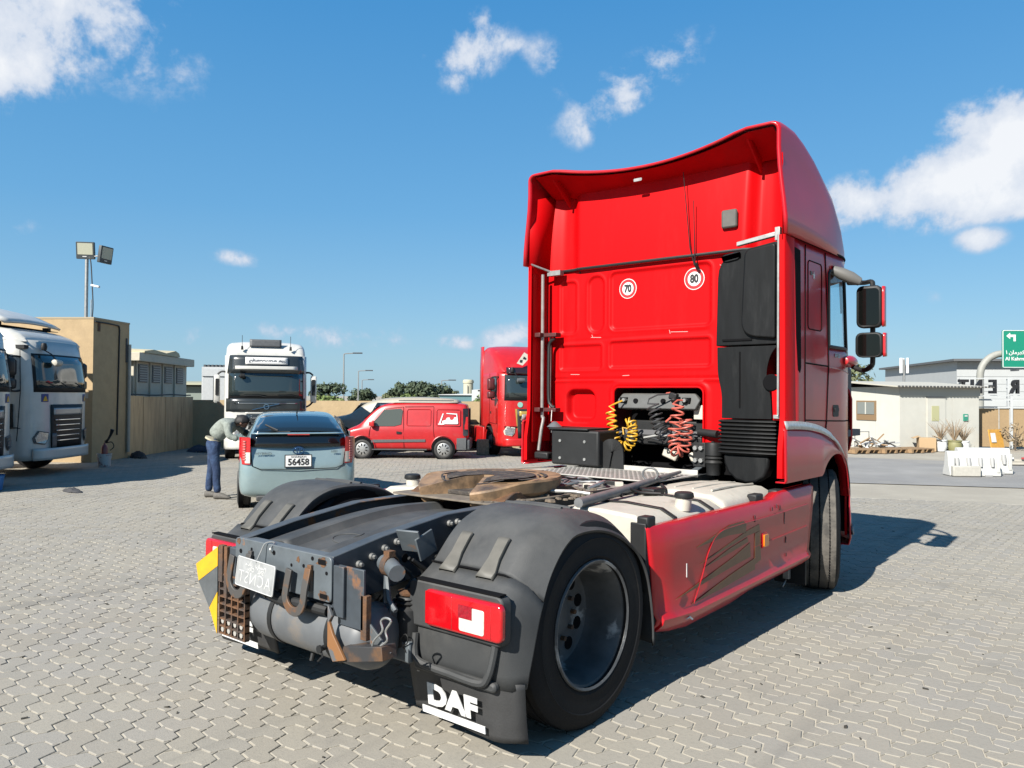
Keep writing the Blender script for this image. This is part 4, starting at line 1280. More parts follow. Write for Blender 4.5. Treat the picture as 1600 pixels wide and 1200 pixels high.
for x in (-.30, .29):
    MB().cyl((x, YB + .01, 1.60), (x, YB - .045, 1.60), .016, n=10).build('coupling', ALU, gpo)

# ---- battery box, left of the opening
bb_ = MB().box(-.80, -.30, 2.32, 2.64, 1.03, 1.335)
bo = bb_.build('battery_box', BLACK, T, bev=.02, seg=3)
MB().box(-.815, -.40, 2.30, 2.66, 1.335, 1.352).build('box_lid', BLACK, bo, bev=.006)
b = MB()
for x in (-.70, -.44):
    for z in (1.09, 1.24): b.cyl((x, 2.32, z), (x, 2.312, z), .013, n=10)
b.build('lid_bolts', STEEL, bo)
MB().tube(catmull([(-.30, 2.40, 1.03), (-.27, 2.40, 1.17), (-.23, 2.40, 1.21), (-.18, 2.42, 1.18), (-.17, 2.42, 1.02)], 5), .035, 8, flat=(.06, .010), up=(0, 1, 0)).build('front_guard', BLACK, T)

# ---- roof: rear panel, shell and spoiler lip
def roof_top(y): return lerp_tab([(2.46, 3.66), (2.52, 3.685), (2.75, 3.70), (3.0, 3.67), (3.3, 3.59), (3.6, 3.46), (3.9, 3.28), (4.15, 3.08), (4.35, 2.90), (4.45, 2.80)], y)


def roof_hw(y): return lerp_tab([(2.46, 1.225), (3.2, 1.222), (3.7, 1.21), (4.0, 1.16), (4.2, 1.09), (4.35, 1.0), (4.45, .90)], y)


ry = [2.46, 2.50, 2.55, 2.65, 2.8, 3.0, 3.2, 3.4, 3.6, 3.8, 3.95, 4.1, 4.22, 4.33, 4.41, 4.45]
rings = []
for y in ry:
    zt = roof_top(y); hw = roof_hw(y); zb = 2.838
    r_ = lerp_tab([(2.46, .045), (2.8, .06), (3.2, .12), (3.6, .22), (4.0, .34), (4.3, .36), (4.45, .30)], y); rz_ = min(r_, (zt - zb) * .95)
    def rp(x, z):
        k = 1 - min(1, abs(x) / .95) ** 2; f_ = sst(3.1, 2.5, y); g_ = sst(2.8, 2.5, y)
        if z > zt - .02: z = z - .105 * k * f_
        tb = .055 * sst(2.85, 3.5, z) * sst(4.4, 2.9, y)
        xx = x - math.copysign(tb, x) * min(1, abs(x)) if abs(x) > .01 else x
        return (xx, y + .07 * k * g_, z)
    half = [(hw, zb + (zt - rz_ - zb) * k / 6) for k in range(6)] + [(hw - r_ + r_ * math.cos(a_), zt - rz_ + rz_ * math.sin(a_)) for a_ in frange(0, PI / 2, 5)]
    top = [(x, zt) for x in frange(hw - r_, 0, 12)[1:]]
    full = half + top; full = full + [(-x, z) for x, z in full[-2::-1]]
    rings.append([rp(x, z) for x, z in full])
MB().loft(rings, False, False).build('roof_shell', REDSIDE, cab, sol=.022, smooth=38)


def roof_back(u, v):
    x = -1.165 + 2.33 * u; z = 2.815 + v * .83
    c = sst(.88 + .03 * v, .80 + .03 * v, abs(x + .0))
    y = 2.80 - .075 * c + .05 * v * v - .012 * math.exp(-((abs(x) - .86 - .03 * v) / .02) ** 2)
    y += .05 * sst(1.0, 1.165, abs(x)) * -1.0
    return (x, y, z)


def lip_under(u, v):
    x = -1.13 + 2.26 * u; k = 1 - min(1, abs(x) / .93) ** 2
    z0 = 3.655 - .105 * k; y0 = 2.495 + .07 * k
    z1 = 3.45 + .05 * (abs(x) / 1.13) ** 2 + .03 * k; y1 = 2.80
    if abs(x) > .93: z1 = 3.50
    return (x, y0 + (y1 - y0) * v, z0 + (z1 - z0) * v)


MB().grid(lip_under, 60, 6).build('spoiler_underside', RED, cab, smooth=40)
MB().grid(roof_back, 96, 24).build('roof_back_panel', RED, cab, smooth=50)
MB().tube([(-1.13, 2.742, 2.800), (-.86, 2.735, 2.800), (-.80, 2.715, 2.802), (.80, 2.715, 2.802), (.86, 2.735, 2.800), (1.13, 2.742, 2.800)], .014, 8).build('roof_seal', BLACK, cab)
# corner gussets and hatch plate, badge under the lip
for s in SGN:
    MB().prism([(2.49, 3.60), (2.76, 3.40), (2.76, 3.60)], 'x', s * .92, s * .935).build('spoiler_gusset', RED, cab)
MB().prism(rrect(.62, .755, 2.985, 3.135, .02), 'y', 2.69, 2.722).build('vent_cover', mat('vent_grey', (.10, .095, .085), .6, vary=.2), cab, bev=.015)
MB().prism(rrect(-.14, -.06, 3.475, 3.50, .008), 'y', 2.60, 2.605).build('lip_plate', STEEL, cab)
# antennas
MB().tube([(.375, 2.72, 2.72), (.345, 2.70, 2.86), (.29, 2.68, 3.50)], [.006, .005, .003], 6).cyl((.40, 2.735, 2.69), (.39, 2.705, 2.73), .016, n=10).build('antenna', BLACK, cab)
MB().tube([(.39, 2.70, 2.72), (.385, 2.68, 3.25)], [.005, .003], 6).build('antenna', BLACK, cab)

# ---- stickers with speed limits
for x, z, r_, t_ in ((-.292, 2.585, .088, '70'), (.352, 2.615, .092, '80')):
    y = YB + .016 - .001
    st_ = MB().disc((x, y, z), (0, -1, 0), r_, 40, .003).build('speed_sticker', WHITEP, cab)
    MB().lathe([(r_ * .66, 0), (r_ * .93, 0), (r_ * .93, -.0015), (r_ * .66, -.0015)], (x, y - .003, z), 'y', 40).build('red_ring', mat('sticker_red', (.55, .01, .015), .5), st_)
    text('numerals', t_, print_blk, st_, frame((x, y - .0045, z - .002), (1, 0, 0), (0, 0, 1)), r_ * 1.02, .0012, bold=.0045, sx=.80)

# ---- side skin with wheel arch and window openings
AY, AR0, AH = 3.60, .40, .36


def zlow(x, y):
    if y < AY - AR0: return 1.0
    if y < AY + AR0: return max(.80 + AH * math.sqrt(max(0, 1 - ((y - AY) / AR0) ** 2)), 1.0 if y < AY else .42)
    return .42


ysl = [2.67, 2.80, 2.92, 3.05, 3.18] + frange(3.20, 4.0, 24) + [4.04, 4.10, 4.16, 4.22, 4.28, 4.34, 4.40, 4.46, 4.52, 4.57, 4.62]
ysl = sorted(set([round(v, 4) for v in ysl] + [3.46, 3.94]))
crv = plan_curve(ysl, Y0C, YFC, HWC)
zsl = [.42, .50, .60, .70, .80, .86, .92, .97, 1.0, 1.04, 1.08, 1.12, 1.16, 1.2, 1.3, 1.42, 1.6, 1.8, 1.97, 2.06, 2.2, 2.4, 2.6, 2.68, 2.76, 2.842]


def win_side(x, y, z): return 3.46 < y < 3.96 and 2.06 < z < 2.68 and abs(x) > 1.0
def win_front(x, y, z): return (y > 4.17 and abs(x) < 1.16) and 1.97 < z < 2.68


sk = skin(crv, zlow, lambda x, y: 2.842, zsl, lambda x, y, z: win_side(x, y, z) or win_front(x, y, z))
sk.build('cab_shell', REDSIDE, cab, sol=.02, smooth=50)
gl_ = skin(crv, lambda x, y: 2.06, lambda x, y: 2.68, zsl, lambda x, y, z: not win_side(x, y, z))
gl_.build('door_glass', CLEAR, cab, smooth=60)
gl_ = skin(crv, lambda x, y: 1.97, lambda x, y: 2.68, zsl, lambda x, y, z: not win_front(x, y, z))
gl_.build('windscreen', CLEAR, cab, smooth=60)
GREYI = mat('cab_interior', (.13, .13, .135), .8)
MB().box(-1.15, 1.15, 2.78, 4.55, 1.28, 1.34).build('cab_floor', GREYI, cab)
MB().box(-1.10, 1.10, 4.22, 4.5, 1.40, 1.93).build('dashboard', GREYI, cab, bev=.05)
for s in SGN:
    MB().box(s * .72 - .25, s * .72 + .25, 3.40, 3.95, 1.50, 1.75).box(s * .72 - .24, s * .72 + .24, 3.36, 3.52, 1.7, 2.28).box(s * .72 - .13, s * .72 + .13, 3.39, 3.48, 2.30, 2.50).build('seat', GREYI, cab, bev=.04)


def ons(y, z, d=.003, s=1):
    return Vector((s * (plan_x(y, Y0C, YFC, HWC) + d), y - lean(z, y), z))


def seam(pts, r_=.005, nm='panel_gap', m=DARK, s=1, parent=cab):
    P = []
    for (y0, z0), (y1, z1) in zip(pts, pts[1:]):
        n = max(1, int(math.hypot(y1 - y0, z1 - z0) / .06))
        P += [ons(y0 + (y1 - y0) * k / n, z0 + (z1 - z0) * k / n, .001, s) for k in range(n)]
    P.append(ons(*pts[-1], .001, s))
    return MB().tube(P, r_, 6).build(nm, m, parent)


def onpatch(poly, d, nm, m, s=1, th=.006):
    n = len(poly)
    b = MB().add([ons(y, z, d, s) for y, z in poly] + [ons(y, z, d - th, s) for y, z in poly],
                 [tuple(range(n)), tuple(range(2 * n - 1, n - 1, -1))] + [(i, n + i, n + (i + 1) % n, (i + 1) % n) for i in range(n)])
    return b.build(nm, m, cab, smooth=0)


for s in SGN:
    seam([(2.91, 2.82), (2.91, 1.44)], .006, s=s)
    seam([(3.36, 2.82), (3.42, 2.3), (3.45, 1.90), (3.40, 1.44), (3.38, 1.36)], .007, s=s)
    seam([(2.91, 1.90), (3.45, 1.89)], .007, s=s)
    seam([(3.45, 1.885), (3.7, 1.875), (4.15, 1.84)], .004, s=s, m=mat('pale_edge', (.5, .25, .25), .4))
    seam([(2.91, 1.455), (3.40, 1.44), (3.85, 1.43), (4.2, 1.43)], .006, s=s)
    lk = rrect(2.97, 3.28, 2.17, 2.71, .035)
    seam(lk + [lk[0]], .005, s=s)
    seam([(2.92, 1.33), (2.92, 1.0)], .005, s=s)
    seam([(2.60, 2.846), (3.3, 2.846), (3.9, 2.846), (4.25, 2.846)], .012, 'roof_gutter', DARK, s)
    # rubber frame of the door window
    wf = [(3.455, 2.055), (3.455, 2.66), (3.50, 2.69), (3.90, 2.69), (3.95, 2.66), (3.95, 2.055)]
    seam(wf + [wf[0]], .016, 'window_rubber', BLACK, s)
    onpatch([(3.95, 2.69), (4.10, 2.69), (4.14, 1.98), (3.95, 2.03)], .004, 'pillar_trim', BLACK, s)
    # dark patch painted for the shaded gap behind the deflector
    onpatch([(2.685, 2.77), (2.80, 2.76), (2.82, 1.86), (2.80, 1.82), (2.76, 1.84), (2.72, 2.1)], .004, 'gap_shade_patch', DARK, s)
    # wing round the arch, with the reflective tape above it
    b = MB(); rings = []
    for y in frange(2.45, 3.96, 40):
        zl = zlow(1, y); zu = lerp_tab([(2.45, 1.405), (2.94, 1.385), (3.25, 1.345), (3.5, 1.285), (3.72, 1.18), (3.86, 1.05), (3.96, .80)], y)
        if zl > zu - .03: zl = zu - .03
        fl_ = .022
        xs = plan_x(y, Y0C, YFC, HWC)
        rings.append([(s * (xs - .05), y, zl), (s * (xs + fl_), y, zl), (s * (xs + fl_ + .006), y, zl + .02), (s * (xs + fl_), y, zu - .02), (s * (xs + .006), y, zu)])
    wg = MB().loft(rings, False, False).build('wheel_wing', REDSIDE, cab, sol=.01, smooth=45)
    b = MB(); tp = [(2.45, 1.425), (2.70, 1.42), (2.95, 1.405), (3.20, 1.375), (3.42, 1.325), (3.60, 1.26), (3.76, 1.16), (3.88, 1.04), (3.955, .90), (3.99, .74), (4.0, .60)]
    tpc = [(p.x, p.y) for p in catmull([(a, c, 0) for a, c in tp], 4)]
    rings = []
    for i, (y, z) in enumerate(tpc):
        w_ = .030 if y < 3.5 else .022 if y < 3.8 else .012
        rings.append([ons(y, z - w_, .030, s), ons(y + (.012 if y > 3.6 else 0), z + w_, .012, s)])
    MB().loft(rings, False, False).build('reflective_tape', mat('silver_tape', (.62, .62, .60), .3, metal=.4, vary=.25, scale=14), cab, sol=-.003)
    # lower corner, step and bumper
    MB().loft([[ons(y, .86, .02, s), ons(y, .40, .035, s), ons(y, .34, .02, s), ons(y, .34, -.2, s)] for y in frange(3.97, 4.60, 12)], False, False).build('bumper_corner', REDSIDE, cab, sol=.01)
    MB().loft([[ons(y, .50, .045, s), ons(y, .43, .055, s), ons(y, .42, -.02, s)] for y in frange(4.0, 4.22, 5)], False, False).build('step', mat('step_grey', (.25, .26, .26), .6, vary=.2), cab, sol=.006)
    MB().loft([[ons(y, z, .01 + .055 * t, s) for t, z in zip((0, .6, 1, 1, .6, 0), (1.74, 1.70, 1.62, 1.25, 1.16, 1.12))] for y in frange(4.28, 4.46, 4)], False, False).build('corner_vane', REDSIDE, cab, sol=.012)
    onpatch(rrect(3.56, 3.70, 1.47, 1.57, .02), .004, 'door_handle_recess', BLACK, s)
    onpatch(rrect(3.58, 3.68, 1.515, 1.545, .008), .014, 'door_handle', BLACK, s)
    # star badge and model plate
    onpatch([(3.10 + (.028 if k % 2 == 0 else .012) * math.cos(PI / 2 + k * PI / 5), 2.60 + (.034 if k % 2 == 0 else .014) * math.sin(PI / 2 + k * PI / 5)) for k in range(10)], .0045, 'star_badge', WHITEP, s)
    onpatch(rrect(3.02, 3.065, 2.60, 2.63, .004), .0045, 'small_badge', mat('dull_badge', (.12, .10, .08), .5), s)
text('model_lettering', 'XF105', CHROME, cab, frame(ons(3.66, 1.985, .004), (0, 1, 0), (0, 0, 1)), .05, .002, shear=.3)
# inner wheel-house so the arch is dark
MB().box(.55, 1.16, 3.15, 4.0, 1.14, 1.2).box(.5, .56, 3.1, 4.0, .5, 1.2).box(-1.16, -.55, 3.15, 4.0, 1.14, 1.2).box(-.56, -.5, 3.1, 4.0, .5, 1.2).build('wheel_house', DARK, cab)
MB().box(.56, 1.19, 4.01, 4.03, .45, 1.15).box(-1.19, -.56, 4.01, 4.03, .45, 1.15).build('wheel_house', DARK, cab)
MB().prism([(-1.0, 4.47), (1.0, 4.47), (.9, 4.56), (-.9, 4.56)], 'z', 2.74, 2.86).build('sun_visor', GLASS, cab, bev=.03)

# ---- side deflectors and the pipes on the left one
for s in SGN:
    b = MB(); rings = []
    for z in (1.035, 1.05, 1.25, 1.40, 1.50, 2.0, 2.5, 2.80, 2.84):
        yr = lerp_tab([(1.035, 2.452), (1.30, 2.455), (1.42, 2.49), (1.5, 2.50), (2.84, 2.50)], z)
        xo = lerp_tab([(1.03, 1.225), (1.40, 1.228), (2.84, 1.222)], z)
        rings.append([(s * (xo - .045), yr, z), (s * (xo - .008), yr, z), (s * xo, yr + .01, z), (s * xo, 2.68, z), (s * (xo - .02), 2.685, z), (s * (xo - .03), yr + .04, z)])
    MB().loft(rings).build('side_deflector', RED, cab, smooth=40)
    MB().box(s * 1.185 - .004, s * 1.185 + .004, 2.53, 2.80, 1.20, 2.84).build('deflector_inner', RED, cab)
    MB().add([(s * 1.16, 2.76, 2.80), (s * 1.205, 2.50, 2.80), (s * 1.20, 2.50, 3.45), (s * 1.12, 2.80, 3.55)], [(0, 1, 2, 3)]).build('fairing_inner', RED, cab, sol=.008)
MB().tube([(1.168, 2.50, 2.84), (1.168, 2.50, 1.50)], .009, 8).build('deflector_stay', STEEL, cab)
MB().prism([(.83, 2.795), (1.165, 2.842), (1.165, 2.875), (.83, 2.828)], 'y', 2.52, 2.56).box(1.14, 1.18, 2.50, 2.56, 2.80, 2.90).build('stay_bracket', STEEL, cab, bev=.004)
lp = bpy.data.objects.new('pipe_rack', None); COL.objects.link(lp); lp.parent = T
PIP = mat('pipe_grey', (.38, .36, .34), .45, metal=.4, vary=.2)
MB().tube(catmull([(-1.135, 2.62, 2.77), (-1.135, 2.62, 2.2), (-1.135, 2.62, 1.50), (-1.12, 2.62, 1.42), (-1.13, 2.60, 1.30), (-1.145, 2.585, 1.12)], 8), .016, 10).build('pipe', PIP, lp)
MB().tube([(-1.12, 2.72, 2.20), (-1.12, 2.72, 1.50)], .010, 8).build('pipe', PIP, lp)
MB().tube(catmull([(-1.02, 2.66, 2.17), (-1.08, 2.66, 2.12), (-1.09, 2.66, 2.0), (-1.09, 2.66, 1.62), (-1.06, 2.66, 1.54), (-1.02, 2.66, 1.52)], 6), .016, 8).build('rubber_hose', BLACK, lp)
for z in (2.20, 1.50):
    MB().box(-1.19, -1.12, 2.56, 2.66, z - .02, z + .02).box(-1.12, -.98, 2.62, 2.70, z - .018, z + .018).build('clamp_bar', mat('clamp_red', (.12, .03, .03), .5, metal=.3), lp, bev=.004)
MB().box(-1.16, -1.0, 2.53, 2.62, 1.045, 1.11).build('pipe_foot', BLACK, lp, bev=.015)
MB().tube([(-1.20, 2.52, 2.86), (-1.06, 2.66, 2.79)], .010, 8).box(-1.10, -.95, 2.64, 2.70, 2.755, 2.80).build('stay', STEEL, lp)
MB().lathe([(0, .05), (.02, .045), (.07, 0), (0, 0)], (-.86, 2.45, 1.352), 'z', 10).build('funnel', CHGREY, lp)
MB().tube([(-.9, 2.45, 1.40), (-.93, 2.5, 1.50)], .004, 5).build('funnel_wire', STEEL, lp)

# ---- air intake stack, bellows and lower duct
IN = mat('intake_plastic', (.007, .008, .009), .48, spec=.16, vary=.3, scale=3, dust=.03, dirt=((.035, .036, .037), .6), dscale=2.5, stretch=(3, 3, .5))
ink = bpy.data.objects.new('air_intake', None); COL.objects.link(ink); ink.parent = T


def roundpoly(pts, rs, n=5):
    out = []; L_ = len(pts)
    for i in range(L_):
        p0, p, p1 = Vector(pts[i - 1]), Vector(pts[i]), Vector(pts[(i + 1) % L_]); r_ = rs[i]
        if r_ <= 0: out.append(tuple(p)); continue
        a = (p0 - p).normalized() * r_ + p; c = (p1 - p).normalized() * r_ + p
        for k in range(n + 1):
            t = k / n; q = a * (1 - t) ** 2 + p * 2 * t * (1 - t) + c * t * t; out.append(tuple(q))
    return out


up_ = roundpoly([(.655, 2.03), (1.145, 2.03), (1.150, 2.805), (.672, 2.735)], [.01, .02, .03, .17])
MB().prism(up_, 'y', 2.54, 2.735).build('upper_duct', IN, ink, bev=.03, seg=3)
MB().prism(roundpoly([(.87, 2.10), (1.142, 2.07), (1.145, 2.785), (.90, 2.755)], [.12, .02, .03, .05]), 'y', 2.505, 2.56).build('filter_bulge', IN, ink, bev=.03, seg=3)
MB().prism(roundpoly([(.70, 2.735), (.86, 2.76), (.86, 2.70), (.72, 2.68)], [.04] * 4), 'y', 2.525, 2.56).build('duct_rib', IN, ink, bev=.015)
MB().box(.71, .95, 2.53, 2.55, 2.065, 2.08).build('duct_slot', DARK, ink)
MB().prism(roundpoly([(.70, 1.465), (1.10, 1.465), (1.095, 1.62), (1.05, 1.80), (1.09, 1.96), (1.145, 2.02), (.66, 2.02), (.665, 1.80), (.70, 1.66)], [.01, .01, .05, .08, .06, .02, .01, .06, .06]), 'y', 2.55, 2.72).build('lower_duct', IN, ink, bev=.025, seg=3)
MB().box(.845, .853, 2.540, 2.56, 1.55, 1.98).build('duct_seam', DARK, ink)
MB().cyl((1.10, 2.56, 1.74), (1.10, 2.53, 1.74), .065, n=18).build('pocket_shade_disc', DARK, ink, bev=.01)  # dark disc painted as the shade of a pocket in the duct
rings = []
for k in range(37):
    z = 1.455 - k * .0075; ph = k % 4
    g_ = (.0, .016, .020, .006)[ph]
    rings.append([(x, y, z) for x, y in [(.685 - g_, 2.575 - g_), (.74, 2.555 - g_), (1.07, 2.555 - g_), (1.112 + g_, 2.575 - g_), (1.112 + g_, 2.72 + g_), (.685 - g_, 2.72 + g_)]])
MB().loft(rings).build('bellows', IN, ink, smooth=20)
hd = [(.70, 1.185), (1.07, 1.185), (1.065, 1.10), (1.03, 1.02), (.96, .975), (.88, .965), (.80, .985), (.735, 1.04), (.705, 1.11)]
MB().prism(hd, 'y', 2.58, 2.72).build('bottom_bowl', IN, ink, bev=.02, seg=3)
MB().prism([(1.115, 1.46), (1.19, 1.46), (1.19, 1.80), (1.10, 1.80)], 'y', 2.54, 2.56).build('corner_filler', RED, cab)
MB().box(1.12, 1.17, 2.525, 2.54, 1.47, 1.50).build('latch', ALU, cab, bev=.004)

# ---- mirrors on the right, matching pair on the left
MIRG = mat('mirror_glass', (.05, .055, .05), .03, metal=.9)
for s in SGN:
    g = bpy.data.objects.new('mirror_set', None); COL.objects.link(g); g.parent = T
    sx_ = Matrix.Diagonal((s, 1, 1, 1))
    for (zc, hh, w_) in ((2.395, .178, .100), (2.075, .105, .108)):
        M_ = frame((s * 1.46, 3.72, zc), (1, .05 * s, 0), (.0, 0, 1))
        hb = MB().loft([[(x * k, z * k2, y) for x, z in rrect(-w_, w_, -hh, hh, .05)] for k, k2, y in ((.90, .95, .0), (1.0, 1.0, -.012), (1.0, 1.0, -.055), (.86, .88, -.11), (.5, .6, -.135))])
        hb.xf(M_); h_ = hb.build('mirror_housing', BLACK, g, smooth=50)
        q = MB().prism(rrect(-w_ * .80, w_ * .80, -hh * .86, hh * .86, .035), 'z', .0, .004); q.xf(M_); q.build('mirror_glass', MIRG, h_)
        q = MB().loft([[(w_ * (1.02 if s > 0 else -1.02) - (.0 if s > 0 else .012), z, y), (w_ * (1.02 if s > 0 else -1.02) + (.012 if s > 0 else 0), z, y)] for z, y in ((-hh * .9, -.02), (hh * .9, -.02))] if False else
                      [[(s * (w_ * .985 + dx), z, y) for y, dx in ((-.012, 0), (-.02, .012), (-.07, .012), (-.11, -.02))] for z in frange(-hh * .93, hh * .93, 6)], False, False)
        q.xf(M_); q.build('mirror_cover', mat('mirror_red', (.55, .008, .014), .35, coat=.5), h_, sol=-.01)
    MB().tube(catmull([(s * 1.20, 4.02, 1.93), (s * 1.34, 3.95, 1.87), (s * 1.44, 3.86, 1.90), (s * 1.47, 3.80, 1.96), (s * 1.47, 3.80, 2.20), (s * 1.47, 3.80, 2.56), (s * 1.45, 3.82, 2.615), (s * 1.36, 3.95, 2.63), (s * 1.18, 4.10, 2.66)], 6), .021, 8).build('mirror_arm', BLACK, g)
    MB().lathe([(0, -.13), (.03, -.12), (.05, -.05), (.055, .03), (.04, .11), (0, .14)], (0, 0, 0), 'y', 16).xf(Matrix.Translation((s * 1.225, 3.98, 1.95))).build('arm_root', mat('mirror_red', (.55, .008, .014)), g)
    MB().lathe([(0, -.14), (.035, -.125), (.05, -.05), (.052, .04), (.035, .12), (0, .14)], (0, 0, 0), 'x', 16).xf(frame((s * 1.31, 3.62, 2.655), (.62 * s, .35, -.35), (0, -.3, 1))).build('kerb_mirror', mat('kerb_mirror_grey', (.16, .155, .145), .5, dust=.2), g)
    MB().tube([(s * 1.18, 3.85, 2.72), (s * 1.26, 3.70, 2.69)], .014, 6).build('kerb_mirror_arm', BLACK, g)

# ================================================================ parked tractors in the background
GOLD = mat('gold_trim', (.62, .42, .10), .4, metal=.3)
GREYT = mat('grey_trim', (.10, .105, .11), .55, vary=.15)
PANELW = mat('white_truck_paint', (.70, .69, .64), .32, coat=.3, vary=.05, scale=2, dirt=((.45, .43, .38), .5), dscale=2.5)
REDT = mat('red_truck_paint', (.58, .012, .012), .36, coat=.3, vary=.08, scale=2, dirt=((.48, .10, .085), .4), dscale=3)
WSG = mat('windscreen_glass', (.030, .042, .042), .05, spec=.8, coat=.4)


class Tractor:
    """tractor unit with its nose at local y = 0, heading +y"""

    def __init__(q, root, paint, y0=-.46, hw=1.22, rake=.16):
        q.r = root; q.p = paint; q.y0 = y0; q.hw = hw; q.k = rake
        q.cab = bpy.data.objects.new('cab', None); COL.objects.link(q.cab); q.cab.parent = root

    def fy(q, x, z, d=0.0):
        t = max(0, 1 - (abs(x) / q.hw) ** 3.4) ** (1 / 2.2)
        y = q.y0 * (1 - t)
        return y - lean(z, y, k=q.k, yc=-1.3) + d

    def front(q, x0, x1, z0, z1, d, m, nm, r_=0.0, par=None, n=12, sol=.0, sk=0.0):
        """patch lying on the nose; sk shifts the top edge inwards"""
        b = MB()
        def fn(u, v):
            z = z0 + (z1 - z0) * v; k = 1 - sk * v
            x = ((x0 + x1) / 2 + (u - .5) * (x1 - x0) * k)
            return (x, q.fy(x, z, d), z)
        b.grid(fn, n, 4)
        return b.build(nm, m, par or q.cab, sol=sol or -.012, smooth=50)

    def fpoly(q, poly, d, m, nm, par=None, th=.012):
        n = len(poly)
        b = MB().add([(x, q.fy(x, z, d), z) for x, z in poly] + [(x, q.fy(x, z, d) - th, z) for x, z in poly],
                     [tuple(range(n)), tuple(range(2 * n - 1, n - 1, -1))] + [(i, n + i, n + (i + 1) % n, (i + 1) % n) for i in range(n)])
        return b.build(nm, m, par or q.cab, smooth=0)

    def sx(q, y): return plan_x(y, q.y0, 0.0, q.hw, 2.2, 3.4)

    def side(q, poly, d, m, nm, s=1, par=None, th=.008):
        n = len(poly)
        b = MB().add([(s * (q.sx(y) + d), y, z) for y, z in poly] + [(s * (q.sx(y) + d - th), y, z) for y, z in poly],
                     [tuple(range(n)), tuple(range(2 * n - 1, n - 1, -1))] + [(i, n + i, n + (i + 1) % n, (i + 1) % n) for i in range(n)])
        return b.build(nm, m, par or q.cab, smooth=0)

    def sline(q, pts, r_=.008, m=DARK, s=1, nm='panel_gap'):
        return MB().tube([(s * (q.sx(y) + .002), y, z) for y, z in pts], r_, 5).build(nm, m, q.cab)

    def shell(q, ztop, zbot=.36, arch=(-1.38, .56, .58)):
        ay, ar, ah = arch
        def zl(x, y):
            if abs(y - ay) < ar and abs(x) > .8: return max(zbot, .50 + ah * math.sqrt(1 - ((y - ay) / ar) ** 2))
            return zbot if y > ay else .95
        ys = sorted(set(frange(-2.25, -2.0, 2) + frange(ay - ar, ay + ar, 18) + frange(-.78, -.04, 16)))
        crv_ = plan_curve(ys, q.y0, 0.0, q.hw, 2.2, 3.4)
        zs = [zbot, .5, .7, .8, .9, .95, 1.0, 1.08, 1.2, 1.5, 1.8, 1.95, 2.1, 2.4, 2.7, ztop]
        skin(crv_, zl, lambda x, y: ztop, zs, rake=q.k, yc=-1.3).build('cab_shell', q.p, q.cab, sol=.02, smooth=50)
        MB().box(-1.2, 1.2, -2.25, -2.22, .95, ztop).build('rear_wall', q.p, q.cab)
        MB().box(-1.0, 1.0, -2.1, -.7, .75, 1.15).build('engine', DARK, q.cab)
        MB().box(-1.17, 1.17, -.78, -.30, .40, .46).build('bumper_floor', DARK, q.cab)

    def roof(q, zb, tab, hwt, m=None, nm='roof', crown=.12):
        rings = []
        for y, zt in tab:
            hw = lerp_tab(hwt, y); r_ = min(.22, (zt - zb) * .8); rg = [(hw, y, zb)]
            for k in range(7):
                a = PI / 2 * k / 6
                rg.append((hw - .03 - r_ + r_ * math.cos(a), y, zt - r_ + r_ * math.sin(a)))
            for x in frange(hw - .03 - r_, 0, 4)[1:]:
                rg.append((x, y, zt + crown * .4 * (1 - (x / hw) ** 2)))
            rg += [(-x, yy, z) for x, yy, z in rg[-2::-1]]
            rings.append(rg)
        b = MB().loft(rings, False, False); n = len(rings[0])
        b.f.append(tuple(range(n))); b.f.append(tuple((len(rings) - 1) * n + i for i in range(n)))
        return b.build(nm, m or q.p, q.cab, smooth=45)

    def wheels(q, fr=-1.38, rr=-5.0, rim=None):
        rim = rim or RIM
        for y, dual in ((fr, False), (rr, True)):
            for s in SGN:
                w = bpy.data.objects.new('wheel', None); COL.objects.link(w); w.parent = q.r; w.location = (s * 1.05, y, .50)
                MB().lathe(tyre_profile(.50, .31, .29), (0, 0, 0), 'x', 32).build('tyre', RUBBER, w)
                if dual: MB().lathe(tyre_profile(.50, .31, .29), (-s * .33, 0, 0), 'x', 24).build('tyre', RUBBER, w)
                pf = [(.30, .14), (.31, .15), (.28, .12), (.24, .02), (.14, .0), (.12, .06), (0, .07)] if dual else [(.30, .13), (.31, .14), (.28, .10), (.24, .06), (.15, .12), (.10, .16), (0, .165)]
                MB().lathe([(a, s * h) for a, h in pf], (0, 0, 0), 'x', 24).build('rim', rim, w)
        b = MB()
        for s in SGN: b.box(s * .40 - .04, s * .40 + .04, -5.9, -.9, .70, .96)
        MB().box(.36, .44, -5.9, -.9, .70, .96).build('chassis_rail', CHASSIS, q.r)
        MB().box(-.44, -.36, -5.9, -.9, .70, .96).build('chassis_rail', CHASSIS, q.r)
        MB().box(-.40, .40, -5.9, -5.85, .72, .94).build('rear_crossmember', CHASSIS, q.r)

    def tanks(q, m, mg=None):
        for s in SGN:
            MB().loft([[(s * .5, y, .35), (s * 1.20, y, .35), (s * 1.22, y, .50), (s * 1.20, y, .93), (s * .5, y, .95)] for y in (-4.3, -2.15)]).build('side_skirt', m, q.r, bev=.03)
            arc_ = [(-5.0 + .60 * math.cos(a), .50 + .60 * math.sin(a)) for a in frange(.15, PI - .15, 10)]
            MB().loft([[(s * .70, y, z), (s * 1.22, y, z)] for y, z in arc_], False, False).build('mudguard', mg or BLACK, q.r, sol=.03)

